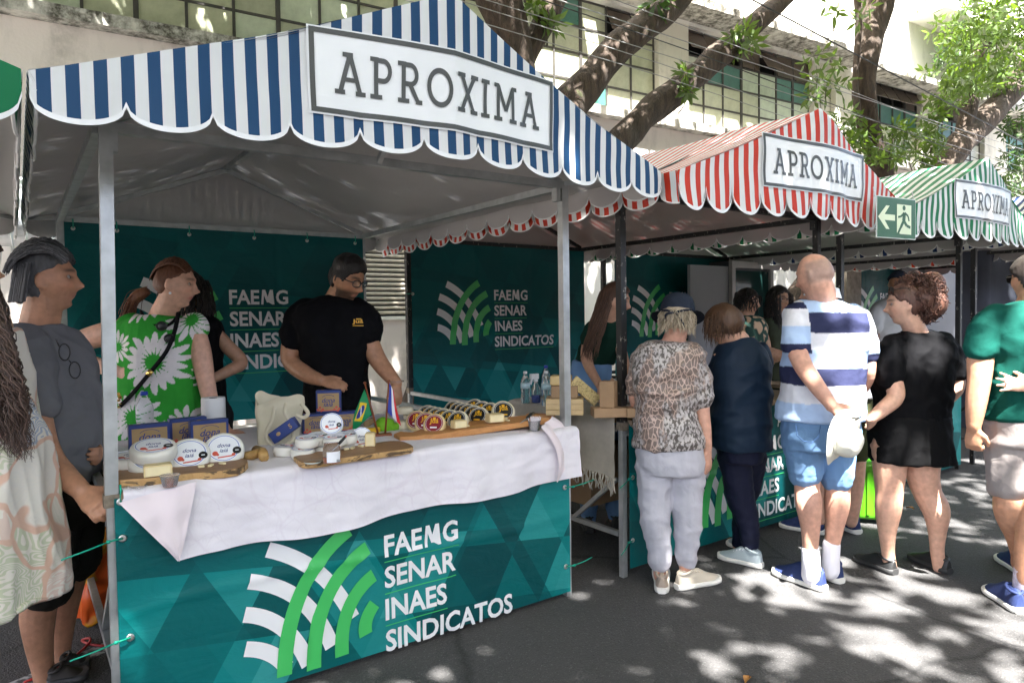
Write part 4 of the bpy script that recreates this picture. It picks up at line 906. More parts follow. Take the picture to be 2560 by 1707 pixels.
TOW = MAT('paper_towel', (.80, .80, .79), .9, var=.02, bump=.3, bscale=150); MB().lathe([(.020, .205), (.020, .21), (.054, .212), (.056, .205), (.056, .003), (.05, 0)], 32).build('paper', TOW, rl, True); MB().lathe([(.019, .0), (.019, .2105)], 16).build('core_hole', MAT('dark_interior', (0, 0, 0)), rl)
def cup(P, r0, r1, h, label, m, name='sample_cup'):
    o = empty(name, P, 0, label, 'cup'); MB().lathe([(r0*.9, 0), (r0, .002), (r1, h-.003), (r1*1.07, h-.002), (r1*1.07, h), (r1*.97, h), (r0*.96, .004)], 24).build('cup', m, o, True); return o
FROST = glassy('frosted_cup', (.92, .92, .92), .25, .85, 1.2)
o = cup(onz(425, 1216, ZT), .023, .032, .042, 'clear sample cup of orange jelly at the front of the left board', FROST); MB().lathe([(.021, .003), (.0245, .016)], 20).build('jelly', MAT('orange_jelly', (.6, .14, .03), .3), o)
o = cup(onz(343, 1219, ZT), .028, .032, .008, 'flat clear lid lying on the cloth near the left post', FROST, 'cup_lid')
P = onz(830, 1156, 0.927); jar = empty('honey_jar', P, 0, 'glass jar with amber preserve and white label on the middle board', 'jar')
MB().lathe([(.030, 0), (.034, .004), (.034, .06), (.029, .068), (.029, .078)], 24).build('glass', GLS, jar, True); MB().lathe([(.028, .003), (.031, .008), (.030, .024)], 20).build('preserve', HONEY, jar, True)
yw = faceyaw(P); lb = MB(); lb.grid(lambda u, v: rotz(yw) @ np.array([.0346*math.sin((u-.35)*1.7), -.0346*math.cos((u-.35)*1.7), .006+.042*v]), 10, 2); lb.build('paper_label', LBW, jar, True)
lb = MB(); [lb.box(rotz(yw) @ np.array([.0352*math.sin(.55), -.0352*math.cos(.55), .012])+rotz(yw) @ np.array([i*.0022, 0, 0]), (.001, .0006, .010), rotz(yw+.55)) for i in range(6)]; lb.build('bar_print', LBK, jar)
a, b = V(831, 1126, depth_of(P)), V(864, 1091, depth_of(P)+.02); kn = wempty('spreader_knife', a, 'small spreading knife with black handle standing in the jar', 'knife')
MB().tube([a, a+(b-a)*.45], [.004, .006], 8, flat=.35).build('blade', STEEL, kn, True); MB().tube([a+(b-a)*.42, a+(b-a)*.6, b], [.005, .0065, .005], 8).build('handle', LBK, kn, True); MB().ell(b, (.005, .005, .005)).build('red_end', LBR, kn)
P = onz(782, 1157, 0.921); tag(MB().lathe([(.01, 0), (.03, .001), (.034, .006), (.033, .0065), (.028, .002)], 24, c=P).build('glass_lid', MAT('pale_glass', (.55, .66, .62), .1), smooth=True), 'small pale glass dish at the corner of the middle board', 'dish')
P = onz(1336, 1077, ZT); o = cup(P, .026, .033, .055, 'clear cup full of wrapped straws at the right end of the table', FROST, 'straw_cup')
sm = MAT('wrapped_straw', (.80, .74, .76), .5, var=.15, vscale=40)
for i in range(34):
    a = rng.uniform(0, 2*PI); r = .022*math.sqrt(rng.random()); q = np.array([r*math.cos(a), r*math.sin(a), .004]); e = np.array([q[0]*1.45+rng.normal(0, .003), q[1]*1.45+rng.normal(0, .003), .062+rng.uniform(0, .014)])
    MB().tube([q, e], .0026, 5).build('straw', sm, o)
a, b = onz(1300, 1058, 0.951), onz(1333, 1035, 0.966); kn = wempty('cheese_knife', a, 'cheese knife with black handle lying at the right of the paddle board', 'knife')
MB().tube([a, a+(b-a)*.35, a+(b-a)*.55], [.002, .009, .007], 8, flat=.2).build('blade', STEEL, kn, True); MB().tube([a+(b-a)*.5, a+(b-a)*.8+[0, 0, .008], b+[0, 0, .006]], [.007, .010, .009], 8).build('handle', LBK, kn, True)
# ---- flags on a stand
WDR = MAT('red_brown_wood', (.22, .06, .02), .4); fb = onz(957, 1091, ZT); fl = wempty('flag_stand', fb, 'wooden desk stand holding two small national flags', 'flags')
D0 = depth_of(fb); MB().box(fb+[0, 0, .008], (.085, .045, .016), rotz(faceyaw(fb)+.15)).build('base', WDR, fl)
P1 = [V(946, 1088, D0), V(912, 957, D0)]; P2 = [V(963, 1087, D0), V(972, 952, D0)]
for q in (P1, P2): p_ = MB().tube(q, [.0055, .004], 8).ell(q[1], (.008, .008, .006)).build('pole', WDR, fl, True)
def flagmat(name, fn): n = N(name); n.bump(n.noise(30, 2), .2, .004); return n.fin(n.attr(), .6)
FLM = flagmat('flag_cloth', None)
def flag(nm, corners, colf, d):
    c = [V(x, y, d) for x, y in corners]; mb = MB(); NU, NV = 60, 40; vs, cs = [], []
    for j in range(NV+1):
        for i in range(NU+1):
            u, v = i/NU, j/NV; p = (c[0]*(1-u)+c[1]*u)*(1-v)+(c[3]*(1-u)+c[2]*u)*v; p = p+FW*.010*math.sin(u*5+v*2.5); vs.append(p); cs.append(colf(u, v))
    fs = [(j*(NU+1)+i, j*(NU+1)+i+1, (j+1)*(NU+1)+i+1, (j+1)*(NU+1)+i) for j in range(NV) for i in range(NU)]
    mb.add(vs, fs); mb.c[-1] = np.array(cs); mb.build(nm, FLM, fl, True, colors=True)
def brazil(u, v):
    x, y = (u-.5)*2, (v-.5)*1.4
    if math.hypot(x, y) < .36: return (.01, .03, .25) if abs(y-.12*x+.05) > .05 else (.7, .7, .7)
    if abs(x)/.83+abs(y)/.57 < 1: return (.80, .55, .01)
    return (.0, .22, .07)
flag('green_flag', [(911, 972), (930, 1035), (880, 1082), (886, 1030)], brazil, D0-.012)
flag('tricolour_flag', [(973, 957), (970, 1030), (1002, 1065), (984, 980)], lambda u, v: (.02, .04, .32) if v < .36 else (.72, .72, .74) if v < .68 else (.62, .02, .03), D0-.012)
mb = MB(); c = onz(962, 1062, ZT+.03); mb.ell(c, (.055, .045, .04), rotz(.3), 20, 14); mb.ell(c+[.05, -.02, -.012], (.04, .03, .02)); A = remesh(mb, .005, 3); wrinkle(A, .008, (22, 22, 22), 2); A.materials.append(MAT('lime_cloth', (.20, .50, .02), .8, var=.1)); tag(link('lime_bag', A), 'crumpled lime green cloth bag behind the flags', 'bag')
a, b = onz(916, 1060, ZT+.02), onz(940, 1045, ZT+.02); tag(MB().lathe([(.012, 0), (.017, 0), (.017, .13), (.012, .13)], 18, c=a, R=basis(b-a)).build('cardboard_tube', KRAFT, smooth=True), 'brown cardboard tube lying behind the flags', 'tube')
P = onz(932, 1082, ZT); o = MB().box((0, 0, .014), (.075, .03, .028)).build('yellow_packet', MAT('yellow_pack', (.72, .42, .01), .4)); o.location = P; o.rotation_euler = (0, 0, faceyaw(P)+.3); bevel(o, .006); tag(o, 'small yellow packet at the foot of the flag stand', 'packet')
P = onz(262, 1140, ZT); fo = wempty('paper_folder', P, 'white papers on a dark teal folder by the left post', 'folder'); q = rotz(.3); MB().box(P+[0, 0, .01], (.22, .16, .006), q).build('folder', MAT('teal_folder', (.01, .10, .12), .4), fo); MB().box(P+[0, 0, .018], (.2, .15, .008), rotz(.36)).build('papers', LBW, fo)

# ---- red stall: linen cloth, bottles, cartons
LIN = MAT('beige_linen', (.46, .42, .35), .95, var=.08, vscale=30, bump=.4, bscale=220, bdist=.002)
lc = empty('table_runner', (0, 0, 0), 0, 'beige linen cloth with knotted fringe hanging off the red stall table', 'tablecloth')
def lin(u, v):
    y = 1.05-1.03*u
    if v < .25: p = np.array([2.85-(2.85-2.50)*v/.25, y, .925])
    else: d = (v-.25)/.75; p = np.array([2.475-.01*d+.014*math.sin(y*16)*d*min(1, d*3), y, .925-.36*d+.02*math.sin(y*4)*d])
    return p+np.array([.006*noise.noise(Vector((y*7, v*6, 0))), 0, .004*noise.noise(Vector((y*9, v*9, 3)))+(.02*math.exp(-((y-.06)/.05)**2) if v < .3 else 0)])
MB().grid(lin, 70, 26).build('cloth', LIN, lc, True)
for i in range(46):
    e = lin(1-i/45*.72, 1.0); q = [e]; L = rng.uniform(.07, .115)
    for k in range(1, 6): q.append(e+np.array([rng.normal(0, .003), rng.normal(0, .004)+.006*math.sin(i*2+k), -L*k/5]))
    MB().tube(q, [.005, .006, .0035, .0045, .005, .0025], 5).build('tassel', LIN, lc, True)
ZB = .927
bottle(onz(1314, 1008, ZB), .205, .031, 'water bottle with blue label, left of the spray bottle', WPL, LABEL); bottle(onz(1366, 1014, ZB), .215, .031, 'water bottle with blue label, right of the spray bottle', WPL, LABEL); bottle(onz(1366, 1000, ZB), .23, .031, 'blue-capped bottle behind the right water bottle', CAPB)
P = onz(1340, 1006, ZB); sp = empty('spray_bottle', P, 0, 'white-trigger spray bottle with blue liquid between two water bottles', 'bottle')
MB().lathe([(.028, 0), (.03, .005), (.03, .09), (.013, .125), (.013, .14)], 20).build('bottle', PET, sp, True); MB().lathe([(.027, .003), (.028, .05)], 20).build('blue_liquid', glassy('blue_liquid', (.02, .06, .35), .1, .4), sp, True)
MB().lathe([(.015, .138), (.013, .155)], 12).box((-.012, 0, .172), (.06, .022, .034)).box((-.035, 0, .145), (.008, .012, .05), roty(.3)).build('trigger_head', WPL, sp)
PINE = woodmat('pine_crate', (.58, .40, .19), (.70, .52, .28), 6, (1, 1, 5)); CARD = MAT('cardboard', (.33, .21, .115), .85, var=.08, vscale=25)
P = onz(1413, 1033, ZB); cr = empty('wooden_crate', P, faceyaw(P)-.05, 'pale pine crate on the red stall table', 'crate')
for i in range(3): MB().box((0, -.08, .016+i*.031), (.21, .012, .029)).build('plank', PINE, cr)
for s in (-1, 1):
    for i in range(3): MB().box((s*.1, .001, .016+i*.031), (.012, .149, .029)).build('plank', PINE, cr)
    MB().box((s*.085, -.071, .047), (.02, .006, .092)).build('corner_batten', PINE, cr)
for i in range(3): MB().box((0, .082, .016+i*.031), (.21, .012, .029)).build('plank', PINE, cr)
def cardbox(P, s, yaw, label, tape=True, rot=None):
    o = empty('cardboard_box', P, yaw, label, 'box', 'brown cardboard boxes'); 
    if rot: o.rotation_euler = rot
    bevel(MB().box((0, 0, s[2]/2), s).build('carton', CARD, o), .003); MB().box((0, 0, s[2]+.0008), (.003, s[1]*.96, .001)).build('flap_seam', MAT('seam_dark', (.12, .07, .035), .9), o); return o
cardbox(P+[.0, .0, .095], (.15, .12, .068), faceyaw(P)-.05, 'cardboard box sitting on the pine crate'); 
ck = P+np.array([-.01, .02, .165]); tag(bevel(MB().box(ck+[0, 0, .028], (.12, .1, .056), rotz(faceyaw(P)-.1)).build('wrapped_cheese', MAT('film_wrapped_cheese', (.62, .45, .20), .25, var=.2)), .008), 'film-wrapped yellow cheese block on the cardboard box', 'cheese')
n = N('honeycomb_slab'); hv = n.vor(95); n.bump(hv, .9, .006); HC = n.fin(n.mix(n.ramp(hv, [(.0, 0.0), (.5, 1.0)]), (.25, .17, .06), (.62, .48, .22)), .6)
c = V(1463, 977, depth_of(P)-.02); R_ = basis(nrm(-FW+RT*.25+UP*.2), UP) @ rotz(-.72); o = MB().box((0, 0, 0), (.19, .07, .022)).build('textured_slab', HC); o.location = c; o.rotation_euler = Matrix(R_.tolist()).to_euler(); bevel(o, .004); tag(o, 'tan textured slab leaning on the pine crate', 'cheese')
P = onz(1525, 1040, ZB); cardbox(P, (.20, .12, .05), faceyaw(P)+.2, 'flat cardboard box at the front corner of the red stall table'); cardbox(P+[.0, .01, .051], (.085, .07, .145), faceyaw(P)-.3, 'cardboard box standing upright on a flat one')
P2 = onz(1590, 1040, ZB); cardbox(P2, (.12, .12, .05), faceyaw(P2)+.2, 'flat cardboard box beside the snakeskin blouse'); P3 = onz(1905, 985, 1.0); cardbox(np.array([3.75, .2, ZB]), (.16, .12, .055), .3, 'small cardboard box between the navy shirt and the striped polo'); tag(bevel(MB().box((3.74, .22, ZB+.085), (.07, .07, .055)).build('cheese_block', RIND_Y), .006), 'yellow cheese block on the small cardboard box', 'cheese')
cardbox((2.95, .75, .26), (.5, .5, .38), .05, 'large dark cardboard box under the red stall table')
tag(MB().ell((3.0, .42, ZB+.03), (.10, .07, .04)).build('white_plastic_bag', WPL, smooth=True), 'white plastic bag on the red stall table', 'bag')

# ---- things under and around
mb = MB(); c = onz(245, 1560, .0)+np.array([.03, .05, .22]); mb.box(c, (.22, .16, .40), rotz(.3)); mb.ell(c+[0, 0, .2], (.1, .07, .06)); A = remesh(mb, .012, 6); wrinkle(A, .02, (14, 14, 9), 3)
n = N('orange_snack_bag'); vv = n.vor(9, out=1); OB = n.fin(n.mix(n.ramp(n.noise(7, 2), [(.5, 0.0), (.56, 1.0)]), (.65, .10, .015), n.mix(n.noise(5), (.75, .45, .02), (.35, .02, .02))), .3); A.materials.append(OB); tag(link('snack_bag', A), 'orange and yellow plastic bag under the counter by the left post', 'bag')
mb = MB(); mb.ell(c+[.0, .02, .36], (.11, .09, .14)); A = remesh(mb, .012, 3); wrinkle(A, .025, (16, 16, 12), 5); A.materials.append(MAT('white_carrier_bag', (.62, .62, .62), .35, var=.1)); tag(link('carrier_bag', A), 'white plastic carrier bag above the orange bag', 'bag')
tag(MB().tube(catmull([onz(60, 1705, .012), onz(150, 1665, .012), onz(215, 1615, .012), onz(225, 1595, .03), onz(205, 1600, .012), onz(240, 1612, .012), onz(330, 1612, .012)], 6), .006, 6).build('red_cord', MAT('red_wire', (.4, .02, .02), .5), smooth=True), 'thin red cord lying on the asphalt under the blue stall', 'cord')
# ---- exit sign hanging between the red and green canopies
PHOS = MAT('pale_sign_print', (.72, .80, .55), .4, var=.03); SGRN = MAT('sign_green', (.008, .095, .024), .35, var=.06)
ex = ony(2240, 597, -.68); es = empty('exit_sign', ex, -.12, 'square green emergency exit sign with running figure and arrow', 'sign')
MB().box((0, 0, .128), (.40, .006, .256)).build('plate', MAT('sign_white_edge', (.75, .78, .72), .4), es); MB().box((0, -.0036, .128), (.39, .002, .246)).build('green_face', SGRN, es)
def flat(pts, nm, m, y=-.0056): mb = MB(); mb.add([(p[0], y, p[1]) for p in pts], [tuple(range(len(pts)))]); return mb.build(nm, m, es)
flat([(-.19, .128), (-.11, .20), (-.075, .20), (-.125, .146), (-.02, .146), (-.02, .11), (-.125, .11), (-.075, .056), (-.11, .056)], 'arrow', PHOS)
flat([(.0, .215), (.0, .04), (.04, .03), (.15, .03), (.15, .215)], 'doorway', PHOS)
rm = MB()
def seg2(a, b, w0): q = quadstroke(a, b, w0); rm.add([(p[0], -.0066, p[1]) for p in q], [(0, 1, 2, 3)])
for a, b, w0 in (((.075, .165), (.07, .115), .032), ((.07, .115), (.04, .075), .022), ((.04, .075), (.012, .035), .018), ((.07, .115), (.10, .085), .022), ((.10, .085), (.14, .075), .018), ((.075, .165), (.04, .14), .014), ((.04, .14), (.01, .135), .013), ((.08, .165), (.115, .145), .014), ((.115, .145), (.125, .115), .013)): seg2(a, b, w0)
rm.add([(.072+.016*math.cos(t), -.0066, .195+.016*math.sin(t)) for t in np.linspace(0, 2*PI, 14, endpoint=False)], [tuple(range(14))]); rm.build('running_figure', SGRN, es)
MB().tube([(-.2, .01, .25), (-.2, .02, .31)], .003, 5).tube([(.2, .01, .25), (.2, .02, .31)], .003, 5).build('hanging_wire', STEEL, es)
# ---- lime green wheeled bin
P = onz(2162, 1300, 0); tr = empty('lime_cooler', P, faceyaw(P)+.2, 'bright lime green plastic case standing on the road behind the queue', 'case')
LIME = MAT('lime_plastic', (.08, .34, .008), .4, var=.04); bevel(MB().box((0, 0, .23), (.2, .2, .40), taper=1.06).build('shell', LIME, tr), .03, 4)
for i in (-1, 0, 1): MB().box((i*.06, -.108, .22), (.02, .014, .3)).build('rib', LIME, tr)
for s in (-1, 1): MB().lathe([(.03, -.012), (.03, .012)], 14, c=(s*.08, .0, .03), R=roty(PI/2)).build('wheel', LBK, tr)
# ---- inside the far stalls
def panel(name, label, cat, xl, xr, yt, yb, Y, m, th=.04):
    A, B, Cc = ony(xl, yt, Y), ony(xr, yt, Y), ony(xl, yb, Y); o = MB().box(((A[0]+B[0])/2, Y, (A[2]+max(0, Cc[2]))/2), (B[0]-A[0], th, A[2]-max(0, Cc[2]))).build(name, m); tag(o, label, cat); return o
GP = MAT('light_grey_panel', (.34, .34, .36), .6, var=.06, vscale=2); panel('grey_partition', 'tall light grey partition behind the navy shirt woman', 'partition', 1722, 1832, 662, 1250, 2.3, GP)
fz = empty('display_fridge', ony(1880, 1000, 2.25)*np.array([1, 1, 0]), 0, 'upright glass-door display fridge behind the two chatting women', 'fridge')
A, B = ony(1832, 652, 2.25), ony(1934, 652, 2.25); hw = (B[0]-A[0])/2; H_ = A[2]
MB().box((0, .3, H_/2), (hw*2, .55, H_)).build('cabinet', MAT('fridge_body', (.06, .06, .065), .4), fz)
MB().box((-hw+.03, 0, H_/2), (.06, .05, H_)).box((hw-.03, 0, H_/2), (.06, .05, H_)).box((0, 0, H_-.04), (hw*2-.122, .05, .08)).build('door_frame', MAT('fridge_frame', (.42, .40, .38), .4, .3), fz); MB().box((0, .01, H_/2-.05), (hw*2-.12, .01, H_-.12)).build('glass_door', MAT('dark_glass', (.015, .05, .045), .06), fz)
def drape(u, v): x0, x1 = ony(2392, 640, .9)[0], ony(2540, 640, .9)[0]; a = PI*u; return ((x0+x1)/2-(x1-x0)/2*math.cos(a), .9-.5*math.sin(a)+.05*math.sin(u*31), .05+2.15*v)
tag(MB().grid(drape, 60, 8, flip=True).build('grey_curtain', MAT('slate_curtain', (.055, .062, .085), .8, var=.15), smooth=True), 'slate grey curtain hung round the corner of the far stall', 'curtain')
panel('grey_partition', 'wide grey partition deep behind the curly-haired woman', 'partition', 2252, 2400, 640, 1000, 2.45, MAT('mid_grey_panel', (.16, .16, .17), .6, var=.06, vscale=2)); panel('storage_rack', 'pale beige rack glimpsed just right of the bald head', 'rack', 2112, 2150, 655, 900, 2.5, MAT('beige_rack', (.42, .36, .28), .7, var=.4, vscale=14))
BOTM = [MAT('dark_bottle', (.03, .012, .01), .15), MAT('amber_bottle', (.10, .03, .01), .15)]
for i in range(10):
    q = np.array([5.2+i*.10, .28+.05*(i % 2), ZB]); o = empty('sauce_bottle', q, 0, 'dark sauce bottle, number %s along the row between the polo and the curly hair' % ['one', 'two', 'three', 'four', 'five', 'six', 'seven', 'eight', 'nine', 'ten'][i], 'bottle', 'row of dark sauce bottles')
    MB().lathe([(.025, 0), (.027, .005), (.027, .11), (.011, .15), (.011, .19), (.013, .2)], 14).build('bottle', BOTM[i % 2], o, True); MB().lathe([(.0275, .03), (.0275, .09)], 14).build('paper_label', [GOLD, LBR, LBW][i % 3], o, True)
# ---- fringed white parasol between the canopies at the far left
up_ = wempty('fringed_parasol', (-.55, 4.6, 0.14), 'white fringed parasol glimpsed behind the left canopies', 'parasol'); c = np.array([-.55, 4.6, 2.25])
MB().tube([(-.55, 4.6, .14), (-.55, 4.6, 2.9)], .02, 8).build('pole', WPL, up_)
MB().lathe([(1.0, 0), (.95, .10), (.6, .38), (.25, .58), (.02, .65)], 24, c=c).build('cover', MAT('white_parasol_cloth', (.78, .79, .82), .7, var=.04), up_, True)
for i in range(64):
    a = 2*PI*i/64; q = c+np.array([math.cos(a), math.sin(a), 0]); MB().tube([q, q+[0, 0, -.1], q+[rng.normal(0, .01), rng.normal(0, .01), -.22]], [.03, .03, .012], 5, flat=.4).build('fringe', WPL, up_, True)
# ================================================================== people
SKINM = CM('skin', .46, .35, 160, .16, 38, .002, Subsurface_Weight=.06, Specular_IOR_Level=.4)
for nd in SKINM.node_tree.nodes:
    if nd.type == 'BSDF_PRINCIPLED': nd.inputs['Subsurface Radius'].default_value = (.012, .005, .003)
FABC = CM('printed_fabric', .85, .45, 14, .05, 30, .015, Specular_IOR_Level=.12)
def fabric(name, c, rough=.85, b=.55, bs=26, var=.08, **kw):
    if name in _MC: return _MC[name]
    n = N(name); f = n.noise(bs*.35, 4, dist=.7); col = n.mix(n.noise(8, 3), vcol(c, 1-var*1.5), vcol(c, 1+var*1.5))
    n.bump(n.math('ADD', f, n.math('MULTIPLY', n.noise(350, 1), .05)), b, .018); kw.setdefault('Specular_IOR_Level', .12); _MC[name] = n.fin(col, rough, **kw); return _MC[name]
HAIRM = CM('hair_strands', .55, .6, 1.0, .25, 1.0, .006, stretch=(90, 90, 25))
def hairmat(name, c, c2, sc=None):
    return (c, c2)
def _unused(name, c, c2, sc):
    if name in _MC: return _MC[name]
    n = N(name); f = n.noise(1.0, 4, n.mapping(sc), .6, .5); n.bump(f, .7, .008); _MC[name] = n.fin(n.mix(n.ramp(f, [(.35, 0.0), (.65, 1.0)]), c, c2), .42); return _MC[name]
SKIN = {'tan': (.46, .235, .14), 'brown': (.27, .135, .075), 'fair': (.64, .37, .26), 'pink': (.60, .325, .23), 'deep': (.44, .225, .125), 'olive': (.5, .29, .18), 'shade': (.50, .28, .18)}

def smooth01(x): x = np.clip(x, 0, 1); return x*x*(3-2*x)
def head_pts(D):
    dx, dy, dz = D[:, 0], D[:, 1], D[:, 2]; z = .118*dz
    lo = dz < 0; e = np.where(lo, 1-.34*np.abs(dz), 1.0)
    hxy = np.sqrt(np.maximum(1e-9, dx*dx+dy*dy)); k = hxy**e/hxy
    x = .076*dx*k; y = np.where(dy > 0, .090, .104)*dy*k
    tz = np.clip((-z-.01)/.108, 0, 1); x = x*(1-.30*tz**1.4); y = np.where(y < 0, y*(1-.62*smooth01(tz*1.25)), y*(1-.05*tz))
    fr = np.clip(dy*1.8, 0, 1)
    g = lambda x0, z0, sx, sz, a: a*np.exp(-((x-x0)/sx)**2-((z-z0)/sz)**2)*fr
    f = g(0, -.028, .0115, .012, .026)+g(0, -.010, .0085, .024, .017)+g(0, .034, .045, .011, .008)
    for s in (-1, 1): f += g(s*.031, .012, .015, .010, -.013)+g(s*.045, -.018, .02, .018, .005)+g(s*.013, -.034, .007, .007, .008)+g(s*.045, -.06, .02, .02, -.005)
    f += g(0, -.056, .020, .0055, .0075)+g(0, -.067, .018, .005, .0065)+g(0, -.0615, .022, .0022, -.003)+g(0, -.079, .02, .007, -.004)+g(0, -.100, .022, .014, .013)
    y = y+f; return np.stack([x, y, z], 1)
def sphere_dirs(nu=72, nv=52):
    D = [(0, 0, -1)]
    for j in range(1, nv):
        p = -PI/2+PI*j/nv
        for i in range(nu): a = 2*PI*i/nu; D.append((math.cos(p)*math.cos(a), math.cos(p)*math.sin(a), math.sin(p)))
    D.append((0, 0, 1)); F_ = [(0, 1+(i+1) % nu, 1+i) for i in range(nu)]
    for j in range(nv-2):
        for i in range(nu): a = 1+j*nu; F_.append((a+i, a+(i+1) % nu, a+nu+(i+1) % nu, a+nu+i))
    L = 1+(nv-2)*nu; F_ += [(L+i, L+(i+1) % nu, len(D)-1) for i in range(nu)]; return np.array(D), F_
SD, SF = sphere_dirs()
HEADP = head_pts(SD)

class Head:
    def __init__(s, c, h, yaw, pitch=0, roll=0):
        s.c = np.array(c); s.s = h/.236; y = math.radians(yaw); f = np.array([math.cos(y), math.sin(y), 0]); r = np.array([math.sin(y), -math.cos(y), 0])
        R = np.array([r, f, ZV]).T; s.R = R @ rotx(math.radians(pitch)) @ roty(math.radians(roll))
    def W(s, p): return s.c+s.s*(np.atleast_2d(p) @ s.R.T)
    def Wp(s, *p): return s.W(p)[0]
    def L(s, A): return ((A-s.c) @ s.R)/s.s
    def add(s, mb, ears=True):
        mb.add(s.W(HEADP), SF)
        if ears:
            for k in (-1, 1):
                mb.ell(s.Wp(k*.077, -.012, -.002), np.array([.008, .019, .031])*s.s, s.R @ rotz(k*.35) @ rotx(-.15), 10, 8); mb.ell(s.Wp(k*.075, -.004, -.026), np.array([.007, .009, .011])*s.s, s.R, 8, 6)
def hairline(y, ys, zs): return np.interp(y, ys, zs)
HL = ([-.11, -.05, -.022, -.006, .012, .034, .055, .078, .11], [-.088, -.085, -.06, .005, .018, .012, .045, .066, .070])
def cap(hd, thick, line=HL, lump=.006, lsc=22, seed=0, lift=0, flow=(1, 1, .5), soft=.010):
    P = HEADP.copy(); jit = np.array([noise.noise(Vector((p[0]*55, p[1]*55, p[2]*14+seed))) for p in P])*.010*(P[:, 2] > -.02); k = smooth01((P[:, 2]-hairline(P[:, 1], *line)+jit)/soft)
    t = thick(P) if callable(thick) else np.full(len(P), thick)
    n = np.array([noise.noise(Vector(p*np.array(flow)*lsc+seed)) for p in P]); n2 = np.array([noise.noise(Vector(p*np.array(flow)*lsc*3+seed)) for p in P])
    return hd.W(P+SD*(-.014+k*(t+.014+lump*n+lump*.5*n2))[:, None])

